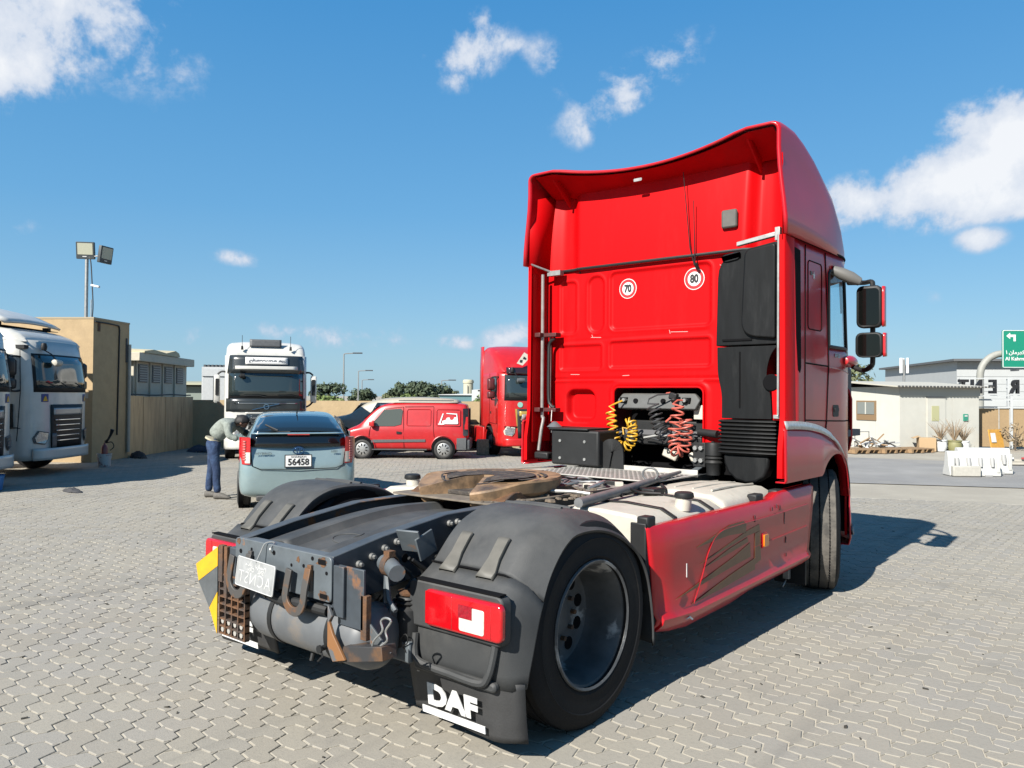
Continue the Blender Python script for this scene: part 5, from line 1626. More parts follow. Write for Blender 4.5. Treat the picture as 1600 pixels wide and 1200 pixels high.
    def mirrors(q, cover):
        for s in SGN:
            g = bpy.data.objects.new('mirror_set', None); COL.objects.link(g); g.parent = q.r
            for zc, hh in ((2.42, .20), (2.06, .12)):
                MB().loft([[(s * 1.43 + x * k, -.46 + y, zc + z * k) for x, z in rrect(-.12, .12, -hh, hh, .05)] for k, y in ((.9, -.07), (1, -.05), (1, .03), (.8, .09), (.4, .11))]).build('mirror_housing', cover, g, smooth=50)
            MB().tube(catmull([(s * 1.15, -.40, 2.66), (s * 1.36, -.44, 2.66), (s * 1.43, -.44, 2.55), (s * 1.43, -.44, 1.98), (s * 1.36, -.42, 1.90), (s * 1.17, -.36, 1.92)], 4), .022, 6).build('mirror_arm', BLACK, g)


def daf(root, paint, white):
    q = Tractor(root, paint)
    q.shell(3.04 if white else 2.82)
    hwt = [(-2.25, 1.22), (-.8, 1.215), (-.5, 1.18), (-.33, 1.12), (-.25, 1.05)]
    if white:
        q.roof(3.0, [(-2.25, 3.38), (-1.6, 3.38), (-1.1, 3.35), (-.75, 3.29), (-.52, 3.20), (-.38, 3.10), (-.32, 3.02)], hwt, crown=.06)
        q.sline([(-2.25, 2.80), (-1.5, 2.80), (-.68, 2.80)], .008); q.sline([(-2.25, 3.03), (-1.5, 3.03), (-.68, 3.03)], .006, GREYT)
        b = MB().loft([[(x, y, z + .05 * (1 - (x / 1.05) ** 2)) for x in frange(-1.08, 1.08, 8)] for y, z in ((-2.25, 3.86), (-1.9, 3.84), (-1.4, 3.73), (-.95, 3.54), (-.80, 3.45))], False, False)
        b.build('roof_deflector', paint, q.cab, sol=.05)
        MB().loft([[(x, y, z) for x in (-1.06, 1.06)] for y, z in ((-2.2, 3.42), (-.85, 3.37))], False, False).build('deflector_shade', DARK, q.cab, sol=.01)
        MB().box(-1.0, -.9, -1.15, -1.0, 3.36, 3.46).box(.9, 1.0, -1.15, -1.0, 3.36, 3.46).build('deflector_foot', BLACK, q.cab)
    else:
        q.roof(2.82, [(-2.30, 3.72), (-2.1, 3.76), (-1.6, 3.72), (-1.2, 3.58), (-.85, 3.38), (-.55, 3.14), (-.35, 2.95), (-.25, 2.86)], hwt)
        for s in SGN:
            MB().loft([[(s * 1.23, y, .95), (s * 1.23, y, 2.9), (s * 1.20, y, 3.78)] for y in (-2.55, -2.2)], False, False).build('side_deflector', paint, q.cab, sol=.03)
        q.front(-.98, .98, 2.76, 2.98, .06, mat('visor_smoke', (.03, .012, .014), .15, coat=.5), 'sun_visor')
        q.fpoly([(.12, 3.36), (.34, 3.50), (.62, 3.12), (.42, 3.05)], .02, CREAM, 'roof_emblem')
        q.fpoly([(.28, 3.30), (.36, 3.36), (.40, 3.28), (.30, 3.25)], .03, print_blk, 'emblem_mark'); q.fpoly([(.42, 3.24), (.50, 3.24), (.52, 3.16), (.44, 3.15)], .03, print_blk, 'emblem_mark')
        q.fpoly(rrect(.35, .85, 2.08, 2.26, .01), .02, mat('green_sticker', (.02, .42, .28), .5), 'sun_strip'); q.fpoly(rrect(.53, .66, 2.12, 2.22, .01), .025, WHITEP, 'strip_mark')
    # glass
    q.front(-1.06, 1.06, 1.88, 2.74, .004, BLACK, 'screen_surround', sk=.04)
    ws = q.front(-1.01, 1.01, 1.98, 2.70, .014, WSG, 'windscreen', sk=.04)
    for x in (-.55, .05, .55):
        MB().tube([(x - .25, q.fy(x - .25, 1.95, .03), 1.97), (x, q.fy(x, 2.0, .03), 2.02), (x + .22, q.fy(x + .22, 2.1, .035), 2.10)], .012, 5).build('wiper', BLACK, ws)
    for s in SGN:
        q.side([(-1.24, 2.0), (-1.24, 2.66), (-0.61, 2.70), (-0.48, 2.60), (-0.48, 1.98)], .003, BLACK, 'window_rubber', s)
        q.side([(-1.19, 2.04), (-1.19, 2.62), (-0.61, 2.66), (-0.53, 2.58), (-0.53, 2.03)], .008, WSG, 'door_glass', s)
        q.sline([(-1.31, 2.80), (-1.31, 1.95), (-1.36, 1.12)], s=s); q.sline([(-0.38, 2.80), (-0.36, 1.9), (-0.40, 1.1), (-0.42, .80)], s=s)
        q.sline([(-1.36, 1.12), (-0.96, 1.10), (-0.40, 1.10)], s=s)
        q.side(rrect(-1.26, -1.12, 1.42, 1.50, .02), .004, BLACK, 'door_handle', s)
        q.side([(-.62, 1.62), (-.50, 1.62), (-.48, 1.10), (-.60, 1.10)], .03, BLACK if white else paint, 'corner_vane', s)
    if white:
        q.side(rrect(-0.71, -0.48, 1.22, 1.46, .01), .004, WHITEP, 'door_sticker', 1)
        q.side([(-0.68, 1.38), (-0.54, 1.44), (-0.51, 1.40), (-0.62, 1.33), (-0.53, 1.29), (-0.56, 1.26), (-0.69, 1.32)], .006, print_blk, 'sticker_mark', 1)
        q.side(rrect(-0.66, -0.53, 1.24, 1.255, .003), .006, print_blk, 'sticker_mark', 1)
    # grille
    gm = BLACK
    gr = q.front(-.62, .62, .62, 1.60, .012, gm, 'grille', sk=-.06)
    tp = mat('grille_bar', (.45, .46, .46), .35, metal=.5) if white else GOLD
    q.front(-.58, .58, 1.36, 1.52, .03, tp, 'grille_panel', par=gr)
    for k, z in enumerate((1.24, 1.12, 1.0, .88, .77)):
        q.front(-.54 + .02 * k, .54 - .02 * k, z, z + .022, .04, CHROME if white else GOLD, 'grille_slat', par=gr, sol=-.02)
    text('lettering', 'DAF', print_blk if white else BLACK, gr, frame((.0, q.fy(0, 1.44, .036), 1.44), (-1, 0, 0), (0, 0, 1)), .15, .004, bold=.005, sx=1.25)
    if not white:
        q.fpoly([(.62, 1.60), (.72, 1.60), (.66, 1.05), (.58, .62), (.52, .62)], .02, GOLD, 'grille_frame'); q.fpoly([(-.62, 1.60), (-.72, 1.60), (-.66, 1.05), (-.58, .62), (-.52, .62)], .02, GOLD, 'grille_frame')
        q.front(-1.05, 1.05, .98, 1.02, .01, DARK, 'panel_gap')
        for s in SGN: q.fpoly([(s * (.55 + .09 * math.cos(a)), 1.74 + .09 * math.sin(a)) for a in frange(0, 2 * PI * 15 / 16, 15)], .02, mat('teal_badge', (.3, .6, .5), .5), 'round_badge')
    for s in SGN:
        hl = q.fpoly([(s * .72, .98), (s * .98, 1.02), (s * 1.08, .86), (s * 1.05, .74), (s * .82, .70), (s * .74, .80)], .03, CREAM if not white else GREYT, 'headlamp_frame')
        q.fpoly([(s * .75, .96), (s * .97, .99), (s * 1.05, .86), (s * 1.02, .76), (s * .83, .73), (s * .77, .81)], .045, LAMPCL, 'headlamp', hl)
        q.fpoly(rrect(min(s * .72, s * 1.0), max(s * .72, s * 1.0), .46, .56, .02), .03, GOLD if not white else GREYT, 'fog_lamp_frame')
        q.fpoly(rrect(min(s * .76, s * .94), max(s * .76, s * .94), .48, .54, .02), .04, LAMPCL, 'fog_lamp')
        q.sline([(-.86, .80), (-.6, 1.08), (-.35, 1.08)], .010, s=s) if white else None
    q.front(-1.10, 1.10, .36, .62, .05, paint, 'bumper', sol=-.05)
    q.fpoly(rrect(-.30, .30, .42, .52, .01), .07, mat('yellow_plate', (.75, .42, .05), .5), 'number_plate')
    if white:
        q.fpoly(rrect(-.90, -.72, 1.66, 1.84, .01), .012, mat('blue_sticker', (.02, .05, .25), .5), 'emblem')
        q.fpoly([(-.87, 1.68), (-.75, 1.68), (-.78, 1.76), (-.81, 1.80), (-.84, 1.76)], .018, YELLOW, 'emblem_mark')
        q.fpoly(rrect(.72, .90, 1.66, 1.84, .01), .012, mat('blue_sticker', (.02, .05, .25), .5), 'emblem')
        q.fpoly([(.75, 1.68), (.87, 1.68), (.84, 1.76), (.81, 1.80), (.78, 1.76)], .018, YELLOW, 'emblem_mark')
        q.front(.52, .66, .62, .95, .06, GREYT, 'bracket')
        MB().box(.98, 1.2, -.55, -.3, 2.84, 2.92).build('marker_lamp', BLACK, q.cab)
    # kerb mirror on its stalk
    MB().tube([(.75, q.fy(.75, 2.8, .0), 2.86), (.72, .02, 2.74), (.62, .08, 2.60)], .014, 5).build('kerb_mirror_arm', BLACK, q.r)
    MB().lathe([(0, -.15), (.07, -.12), (.085, 0), (.07, .12), (0, .15)], (.55, .06, 2.55), 'x', 12).build('kerb_mirror', GREYT if not white else CREAM, q.r)
    MB().lathe([(0, -.09), (.06, -.07), (.07, 0), (.05, .08), (0, .09)], (.80, -.10, 2.90), 'z', 10).build('camera_pod', BLACK, q.r)
    q.wheels(); q.tanks(paint if not white else PANELW); q.mirrors(BLACK if white else mat('mirror_dark_red', (.12, .015, .015), .4))
    return q


rz_of = lambda hx, hy: math.atan2(-hx, hy)
HB = rz_of(.766, .643)
daf(thing('white_truck', 'white tractor truck with black barred grille, nose right, beside the beige building at left', 'truck', (-13.92, 3.30, 0), HB, .87, 'white tractors parked at the left'), PANELW, True)
daf(thing('white_truck', 'white tractor truck cut off by the left edge, nearer than the other', 'truck', (-11.70, 1.16, 0), HB, .87, 'white tractors parked at the left'), PANELW, True)
daf(thing('red_truck', 'distant red tractor truck with gold trim, half hidden behind the big red cab', 'truck', (-9.72, 13.40, 0), rz_of(.85, -.53), .80), REDT, False)

# ---- white truck facing the camera behind the hatchback
vr = thing('white_truck', 'white tractor truck facing the camera behind the blue hatchback, dark windscreen and name board', 'truck', (-13.62, 7.72, 0), rz_of(.855, -.52), .80)
q = Tractor(vr, PANELW, y0=-.50, rake=.13)
q.shell(3.22, arch=(-1.30, .56, .58))
hwt = [(-2.25, 1.22), (-1.0, 1.21), (-.6, 1.20), (-.46, 1.16)]
q.roof(3.05, [(-2.25, 3.62), (-1.6, 3.66), (-1.0, 3.64), (-.78, 3.58), (-.62, 3.46), (-.50, 3.32), (-.46, 3.10)], hwt)
VD = mat('dark_gloss_panel', (.030, .036, .038), .3, coat=.4)
q.front(-1.14, 1.14, 2.66, 3.22, .012, VD, 'sign_surround', sk=.06)
sb = q.front(-.62, .62, 2.94, 3.16, .05, WHITEP, 'sign_board')
text('lettering', 'cbgroupe.eu', mat('sign_grey', (.22, .24, .27), .5), sb, frame((0, q.fy(0, 3.05, .066), 3.05), (-1, 0, 0), (0, .15, 1)), .20, .003, shear=.25, bold=.002, sx=1.08)
q.front(-.90, .90, 2.78, 2.88, .16, PANELW, 'sun_visor', sol=-.05)
q.front(-1.10, 1.10, 1.88, 2.70, .008, BLACK, 'screen_surround')
ws = q.front(-1.07, 1.07, 1.98, 2.66, .018, WSG, 'windscreen')
for x in (.25, -.75):
    MB().tube([(x - .25, q.fy(x - .25, 1.92, .04), 1.94), (x, q.fy(x, 1.98, .04), 2.0), (x + .40, q.fy(x + .4, 1.97, .04), 1.98)], .014, 5).build('wiper', BLACK, ws)
MB().lathe([(0, -.1), (.07, -.08), (.08, .03), (0, .1)], (.72, .02, 2.58), 'x', 10).build('camera_pod', BLACK, q.cab)
q.front(-1.16, 1.16, 1.50, 1.90, .016, VD, 'scuttle')
q.front(-.92, .92, 1.74, 1.765, .03, CHROME, 'trim_line')
MB().tube([(-.38, q.fy(0, 1.6, .05), 1.74), (.40, q.fy(0, 1.6, .05), 1.56)], .012, 5).build('badge_bar', CHROME, q.cab)
MB().lathe([(.055, 0), (.085, 0), (.085, .02), (.055, .02)], (0, q.fy(0, 1.65, .03), 1.65), 'y', 20).build('badge_ring', CHROME, q.cab)
q.front(-.85, .85, .98, 1.40, .02, VD, 'grille')
q.front(-.45, .45, 1.27, 1.33, .04, GREYT, 'grille_slat'); q.front(-.80, .80, 1.12, 1.15, .04, GREYT, 'grille_slat')
text('lettering', 'VOLVO', CHROME, q.cab, frame((.62, q.fy(.62, 1.365, .045), 1.365), (-1, 0, 0), (0, 0, 1)), .075, .004, bold=.002, sx=1.5)
q.front(-.62, .62, 1.44, 1.48, .03, PANELW, 'trim_line')
for s in SGN:
    q.fpoly([(s * .78, .92), (s * 1.12, .98), (s * 1.14, .72), (s * .82, .70)], .03, LAMPCL, 'headlamp')
q.front(-1.14, 1.14, .36, .66, .05, PANELW, 'bumper', sol=-.05)
for s in SGN:
    MB().cyl((s * .72, -.45, 3.40), (s * .72, -.45, 3.52), .04, .03, n=10).tube([(s * .72, -.45, 3.5), (s * .72, -.5, 3.85)], .008, 5).build('roof_antenna', BLACK, q.cab)
    MB().loft([[(s * 1.44 + x * k, -.55 + y, 2.2 + z * k) for x, z in rrect(-.09, .09, -.44, .42, .05)] for k, y in ((.9, -.09), (1, -.06), (1, .03), (.8, .08))]).build('mirror_housing', PANELW, q.r, smooth=50)
    MB().box(s * 1.43 - .05, s * 1.43 + .05, -.46, -.44, 2.0, 2.5).build('mirror_slot', BLACK, q.r)
    MB().tube(catmull([(s * 1.10, -.45, 2.70), (s * 1.30, -.5, 2.72), (s * 1.42, -.52, 2.64)], 4), .03, 6).tube(catmull([(s * 1.42, -.52, 1.80), (s * 1.30, -.5, 1.68), (s * 1.12, -.45, 1.60)], 4), .03, 6).build('mirror_arm', BLACK, q.r)
q.front(-.45, .50, 3.50, 3.74, -.34, GREYT, 'roof_hatch', sol=-.03)
q.wheels(fr=-1.30); q.tanks(PANELW)

# ================================================================ cars
def car_wheel(par, x, y, r_, w, s, hub=None, spokes=9):
    g = bpy.data.objects.new('wheel', None); COL.objects.link(g); g.parent = par; g.location = (x, y, r_)
    MB().lathe(tyre_profile(r_, w, r_ * .64), (0, 0, 0), 'x', 28).build('tyre', mat('car_tyre', (.03, .03, .03), .8, dust=.2), g)
    MB().lathe([(r_ * .66, s * w * .42), (r_ * .60, s * w * .45), (r_ * .25, s * w * .48), (0, s * w * .50)], (0, 0, 0), 'x', 24).build('hubcap', hub or ALU, g)
    b = MB()
    for k in range(spokes):
        a = 2 * PI * k / spokes
        c = Vector((s * w * .47, .45 * r_ * math.cos(a), .45 * r_ * math.sin(a)))
        b.obox(c, (.012, r_ * .10, r_ * .24), (a + PI / 2, 0, 0))
    b.build('hub_slots', DARK, g)


def car_loft(st, sub=2):
    """st: list of (y, width, zbottom, zbelt, ztop, roof half width)"""
    rings = []
    for y, w, zb, zbelt, zt, wr in st:
        half = [(w * .90, zb), (w * .985, zb + .10), (w, (zb + zbelt) * .52), (w * .985, zbelt - .06), (w * .96, zbelt), (wr + (w * .96 - wr) * .35, zbelt + (zt - zbelt) * .62), (wr, zt - .035), (wr * .78, zt - .006), (wr * .4, zt), (0, zt + .004)]
        rings.append([(x, y, z) for x, z in half] + [(-x, y, z) for x, z in half[-2::-1]])
    return MB().loft(rings)


# ---- pale blue hatchback seen from behind
PB = mat('pale_blue_paint', (.335, .445, .455), .26, metal=.35, coat=.8, vary=.04, scale=3)
car = thing('hatchback_car', 'pale blue-green hatchback seen from behind, plate 56458, person leaning in at its left', 'car', (-5.90, 3.26, 0), R(57), .92)
st = [(-.02, .60, .34, .55, .66, .50), (.0, .74, .26, .60, .80, .66), (.05, .82, .22, .70, .97, .70), (.10, .845, .20, .86, 1.14, .70), (.16, .86, .19, .93, 1.185, .68), (.45, .872, .18, .96, 1.31, .64), (.85, .875, .18, .97, 1.42, .61),
      (1.3, .875, .18, .96, 1.475, .60), (2.0, .875, .18, .94, 1.49, .60), (2.6, .87, .18, .93, 1.42, .58), (3.05, .865, .18, .93, 1.20, .62), (3.4, .86, .18, .90, 1.00, .66), (3.9, .84, .19, .82, .90, .64), (4.25, .76, .22, .68, .76, .56), (4.42, .60, .28, .55, .62, .44)]
car_loft(st).build('body', PB, car, sub=2)
CG = mat('car_glass', (.012, .02, .028), .05, spec=.8, coat=.5)


def rpatch(par, poly, nm, m, th=.012):
    n = len(poly); b = MB()
    b.add([Vector(p) for p in poly] + [Vector(p) + Vector((0, th, -th * .3)) for p in poly], [tuple(range(n)), tuple(range(2 * n - 1, n - 1, -1))] + [(i, n + i, n + (i + 1) % n, (i + 1) % n) for i in range(n)])
    return b.build(nm, m, par, smooth=0)


def gfn(u, v):
    t = u * 2 - 1; y = .19 + .72 * v; zt = lerp_tab([(.16, 1.185), (.45, 1.31), (.85, 1.42), (1.3, 1.475)], y)
    w = .655 - .115 * v
    return (t * w, y - .03 * (1 - t * t), zt + .012 - .030 * abs(t) ** 3)


MB().grid(gfn, 12, 6).build('rear_window', CG, car, sol=-.008, smooth=60)
MB().grid(lambda u, v: ((u * 2 - 1) * (.70 - .02 * v), .026 + .055 * v - .045 * (1 - (u * 2 - 1) ** 2) + .02 * abs(u * 2 - 1) ** 4, .985 + .185 * v), 12, 3).build('lower_window', mat('black_gloss', (.006, .007, .008), .05, coat=.5), car, sol=-.01)
MB().grid(lambda u, v: ((u * 2 - 1) * (.665 - .01 * v), .03 + .05 * v - .045 * (1 - (u * 2 - 1) ** 2), 1.172 + .016 * v), 12, 1).build('spoiler_bar', PB, car, sol=-.008)
MB().box(-.16, .16, -.012, .02, 1.158, 1.176).build('brake_lamp', mat('brake_red', (.55, .06, .05), .3), car)
for s in SGN:
    tl = MB().loft([[(s * x, y, z) for x, y, z in ((.690, -.015, z0), (.735, .000, z0), (.80, .055, z0), (.853 - .02 * abs(z0 - .95), .17, z0), (.70, .1, z0))] for z0 in (.725, .80, .95, 1.06, 1.125)])
    tlo = tl.build('tail_lamp', LAMPRED, car, smooth=50)
    MB().loft([[(s * x, y - .010, z) for x, y, z in ((.692, -.012, z0), (.728, .0, z0), (.765, .028, z0), (.73, .03, z0))] for z0 in (.745, .82, .905)]).build('reverse_lens', LAMPWH, tlo)
    led = MB()
    for k in range(8):
        led.obox((s * .775, .018, .80 + k * .038), (.045, .012, .018), (0, 0, s * R(38)))
    led.build('lamp_diodes', mat('lamp_pink', (.75, .22, .20), .3), tlo)
    # side glass
    pl = [(s * .835, 2.75, 1.02), (s * .84, 1.0, 1.04), (s * .80, .72, 1.16), (s * .70, 1.1, 1.36), (s * .665, 2.0, 1.40), (s * .70, 2.45, 1.33)]
    b = MB().add([Vector(p) + Vector((s * .012, 0, .006)) for p in pl], [tuple(range(6))]); b.build('side_window', CG, car, smooth=0)
    car_wheel(car, s * .79, .82, .31, .20, s); car_wheel(car, s * .79, 3.50, .31, .20, s)
    for y in (.82, 3.50):
        MB().cyl((s * .80, y, .33), (s * .868, y, .33), .365, n=28).build('wheel_arch', DARK, car)
    MB().loft([[(s * .90 + x * k, 2.55 + y, 1.0 + z * k) for x, z in rrect(-.09, .09, -.06, .06, .03)] for k, y in ((.9, -.05), (1, 0), (.6, .1))]).build('door_mirror', PB, car)
pf = rpatch(car, [(-.20, -.040, .675), (.20, -.040, .675), (.20, -.034, .865), (-.20, -.034, .865)], 'plate_frame', print_blk)
pp = rpatch(car, [(-.185, -.045, .688), (.185, -.045, .688), (.185, -.039, .852), (-.185, -.039, .852)], 'number_plate', WHITEP, .004)
text('plate_numerals', '56458', print_blk, pp, frame((0, -.0465, .752), (1, 0, 0), (0, .03, 1)), .135, .0015, bold=.003, sx=.92)
text('plate_lettering', 'SHARJAH', print_blk, pp, frame((0, -.0455, .833), (1, 0, 0), (0, .03, 1)), .034, .001, sx=1.6)
em = MB()
for a_, b_, cx, cz in ((.078, .052, 0, 0), (.022, .05, 0, 0), (.05, .018, 0, .022)):
    em.tube([(cx + a_ * math.cos(t), -.036, .925 + cz + b_ * math.sin(t)) for t in frange(0, 2 * PI, 20)], .009, 6)
em.build('emblem', mat('emblem_blue', (.05, .13, .28), .2, metal=.6), car)
text('lettering', 'HYBRID', mat('badge_dark', (.10, .13, .14), .4), car, frame((-.50, -.012, .885), (1, 0, 0), (0, 0, 1)), .045, .002, sx=1.5, bold=.001)
text('lettering', 'HSD', mat('badge_dark', (.10, .13, .14), .4), car, frame((.53, -.012, .905), (1, 0, 0), (0, 0, 1)), .045, .002, sx=1.1, bold=.001)
MB().tube([(-.66, -.005, .70), (-.55, -.03, .655), (0, -.045, .645), (.55, -.03, .655), (.66, -.005, .70), (.70, .0, .98)], .006, 6).tube([(-.66, -.005, .70), (-.70, .0, .98)], .006, 6).build('hatch_gap', DARK, car)
MB().tube([(-.40, .12, 1.235), (-.28, .13, 1.20), (-.12, .10, 1.20)], .012, 5).tube([(-.48, .30, 1.30), (-.30, .15, 1.22)], .014, 5).build('rear_wiper', BLACK, car)
MB().tube([(.0, .95, 1.455), (.02, .88, 1.62)], [.012, .004], 6).build('roof_antenna', BLACK, car)
MB().box(-.6, .6, .0, .05, .18, .26).build('bumper_shade', mat('bumper_black', (.05, .05, .05), .7), car, bev=.02)

# ---- red panel van, side on, and the beige car hidden behind it
VR = mat('van_red', (.52, .014, .016), .35, coat=.25, vary=.06, scale=2, dirt=((.40, .10, .09), .4), dscale=3)
van = thing('panel_van', 'red panel van parked side-on along the beige yard wall', 'van', (-12.13, 10.98, 0), rz_of(-.766, -.643), .80)
sv = [(-2.02, .78, .30, .80, 1.70, .62), (-1.98, .84, .26, .95, 1.76, .66), (-1.6, .86, .25, 1.0, 1.80, .68), (-.6, .86, .25, 1.0, 1.81, .68), (.35, .86, .25, 1.0, 1.80, .67), (.75, .86, .25, 1.0, 1.74, .65), (1.05, .855, .25, .99, 1.50, .66), (1.32, .85, .25, .98, 1.22, .68), (1.45, .85, .25, .96, 1.08, .68), (1.75, .83, .26, .90, .98, .66), (2.0, .76, .28, .78, .84, .60), (2.12, .62, .34, .58, .66, .5)]
car_loft(sv).build('body', VR, van, sub=2)
DS = mat('dusty_roof', (.55, .50, .42), .9)
MB().grid(lambda u, v: (-.62 + 1.24 * u, -1.7 + 2.1 * v, 1.812 - .02 * (2 * u - 1) ** 2), 6, 6).build('dusty_roof', DS, van, sol=-.01)
for x in (-.55, .55): MB().tube([(x, -1.5, 1.86), (x, .2, 1.86)], .015, 6).build('roof_rail', GREYT, van)
for s in SGN:
    def vs(poly, nm, m, d=.006):
        b = MB(); n = len(poly)
        fx = lambda z: .862 if z < .98 else .835 - (z - .98) * .20
        b.add([(s * (fx(z) + d), y, z) for y, z in poly] + [(s * (fx(z) + d - .02), y, z) for y, z in poly], [tuple(range(n)), tuple(range(2 * n - 1, n - 1, -1))] + [(i, n + i, n + (i + 1) % n, (i + 1) % n) for i in range(n)])
        return b.build(nm, m, van, smooth=0)
    vs([(.95, 1.04), (.98, 1.16), (.62, 1.56), (.10, 1.60), (.04, 1.54), (.08, 1.10), (.30, 1.04)], 'door_glass', mat('van_glass', (.10, .11, .09), .06, coat=.5), .012)
    def vline(pts, r_=.007, m=DARK, nm='panel_gap'):
        fx = lambda z: .868 if z < .98 else .841 - (z - .98) * .20
        return MB().tube([(s * fx(z), y, z) for y, z in pts], r_, 5).build(nm, m, van)
    vline([(1.06, .34), (1.10, .75), (1.06, 1.0), (.60, 1.60), (.02, 1.66), (.0, 1.0), (-.02, .34)])
    vline([(-.02, 1.66), (-.95, 1.67), (-.95, 1.0), (-.98, .70)])
    for x0, x1 in ((-.86, -.10), (-1.80, -1.05)):
        rr_ = rrect(x0, x1, 1.06, 1.58, .05); vline(rr_ + [rr_[0]], .012, VR, 'pressed_panel')
    vs([(1.02, .52), (1.02, .61), (-.70, .63), (-.70, .55)], 'side_strip', GREYT, .016)
    vline([(1.0, .30), (-.75, .30)], .02, GREYT, 'sill')
    vs([(.06, .86), (.22, .88), (.22, .80), (.08, .80)], 'door_handle', BLACK, .02)
    # white logo of a fork truck, drawn as plain shapes
    vs([(-1.22, 1.12), (-1.24, 1.22), (-1.34, 1.25), (-1.38, 1.32), (-1.46, 1.33), (-1.50, 1.24), (-1.58, 1.26), (-1.62, 1.34), (-1.68, 1.33), (-1.72, 1.12)], 'logo', WHITEP, .018)
    vs([(-1.12, 1.12), (-1.24, 1.46), (-1.27, 1.45), (-1.17, 1.12)], 'logo', WHITEP, .018)
    vs([(-1.36, 1.47), (-1.70, 1.45), (-1.74, 1.14), (-1.71, 1.14), (-1.675, 1.42), (-1.36, 1.445)], 'logo', WHITEP, .018)
    vs([(-1.10, 1.10), (-1.10, 1.13), (-1.30, 1.14), (-1.30, 1.10)], 'logo', WHITEP, .018)
    vs([(1.45, .62), (2.10, .60), (2.12, .40), (1.60, .34), (1.66, .50)], 'bumper', GREYT, .014) if False else None
    MB().loft([[(s * .95 + x * k, .98 + y, 1.12 + z * k) for x, z in rrect(-.08, .08, -.10, .10, .04)] for k, y in ((.9, -.06), (1, 0), (.6, .1))]).build('door_mirror', VR, van)
    for y in (1.30, -1.28):
        car_wheel(van, s * .80, y, .31, .18, s, ALU, 9)
        MB().cyl((s * .78, y, .33), (s * .872, y, .33), .375, n=28).build('wheel_arch', DARK, van)
        vline([(y + .40 * math.cos(a), .34 + .40 * math.sin(a)) for a in frange(0, PI, 14)], .015, VR, 'arch_lip')
    hl = MB().loft([[(s * .60, 2.04, z), (s * .78, 1.96, z), (s * .84, 1.72, z), (s * .7, 1.75, z)] for z in (.72, .80, .90)]); hl.build('headlamp', LAMPCL, van)
    MB().loft([[(s * .87, y, .30), (s * .885, y, .40), (s * .875, y, .66), (s * .82, y, .68)] for y in (-2.0, -1.70)]).build('rear_bumper_end', GREYT, van)
    MB().loft([[(s * .84, y, .30), (s * .86, y, .45), (s * .84, y, .66), (s * .7, y, .68)] for y in (1.72, 2.02)]).build('front_bumper_end', GREYT, van)
    MB().loft([[(s * .80, -2.0, z), (s * .865 - (.0 if z < 1.0 else (z - 1.0) * .2), -1.9, z), (s * .74, -2.06, z)] for z in (.75, 1.0, 1.62)]).build('rear_pillar', GREYT, van)
    MB().box(s * .82 - .03, s * .82 + .03, -2.05, -1.95, .95, 1.35).build('tail_lamp', LAMPRED, van)
MB().box(-.80, .80, 1.98, 2.16, .28, .66).build('front_bumper', GREYT, van, bev=.08, seg=3)
MB().box(-.82, .82, -2.12, -1.98, .28, .62).build('rear_bumper', GREYT, van, bev=.05)
MB().grid(lambda u, v: ((u * 2 - 1) * (.60 - .03 * v), 1.30 - .48 * v, 1.26 + .44 * v), 6, 4).build('windscreen', CG, van, sol=-.02)
BE = mat('beige_paint', (.42, .38, .30), .45, coat=.2, vary=.1)
suv = thing('beige_car', 'dusty beige car mostly hidden behind the red panel van', 'car', (-14.40, 12.45, 0), rz_of(-.766, -.643), .90)
ss = [(-2.3, .80, .42, 1.0, 1.62, .60), (-2.2, .88, .36, 1.05, 1.70, .66), (-1.2, .90, .34, 1.06, 1.76, .68), (.3, .90, .34, 1.06, 1.74, .66), (.9, .90, .34, 1.06, 1.5, .66), (1.2, .90, .34, 1.06, 1.20, .72), (1.5, .89, .36, 1.02, 1.14, .72), (2.1, .86, .40, .96, 1.04, .68), (2.36, .72, .46, .80, .88, .56)]
car_loft(ss).build('body', BE, suv, sub=2)
for s in SGN:
    MB().loft([[(s * .905, y, .60), (s * .92, y, .75), (s * .90, y, .95), (s * .80, y, 1.0)] for y in (1.75, 2.12)]).build('dark_wing', GREYT, suv)
    for y in (1.45, -1.4):
        car_wheel(suv, s * .84, y, .36, .22, s)
        MB().cyl((s * .80, y, .38), (s * .915, y, .38), .43, n=24).build('wheel_arch', DARK, suv)
    MB().box(s * .86 - .04, s * .86 + .05, -2.32, -2.20, 1.0, 1.36).build('tail_lamp', LAMPRED, suv)
    MB().loft([[(s * .62, 2.32, z), (s * .80, 2.2, z), (s * .87, 2.0, z), (s * .7, 2.0, z)] for z in (.80, .92)]).build('headlamp', AMBER, suv)
MB().grid(lambda u, v: ((u * 2 - 1) * .58, 1.16 - .26 * v, 1.24 + .30 * v), 6, 4).build('windscreen', mat('dusty_glass', (.30, .29, .26), .4), suv, sol=-.02)
b = MB().add([(-.905, .60, 1.12), (-.905, -1.9, 1.14), (-.79, -1.7, 1.56), (-.79, .35, 1.56)], [(0, 1, 2, 3)]); b.build('side_window', CG, suv, smooth=0)

# ================================================================ the person leaning into the car window
per = thing('person', 'person in grey-green shirt and blue jeans bending into the pale blue car', 'person', (-8.08, 3.24, 0), 0, .98)
# local frame: pv = towards the car (screen right), pd = away from the camera
PVv = Vector((.80, .60, 0)); PDd = Vector((-.60, .80, 0))


def pp_(a, d, z): return PVv * a + PDd * d + Vector((0, 0, z))


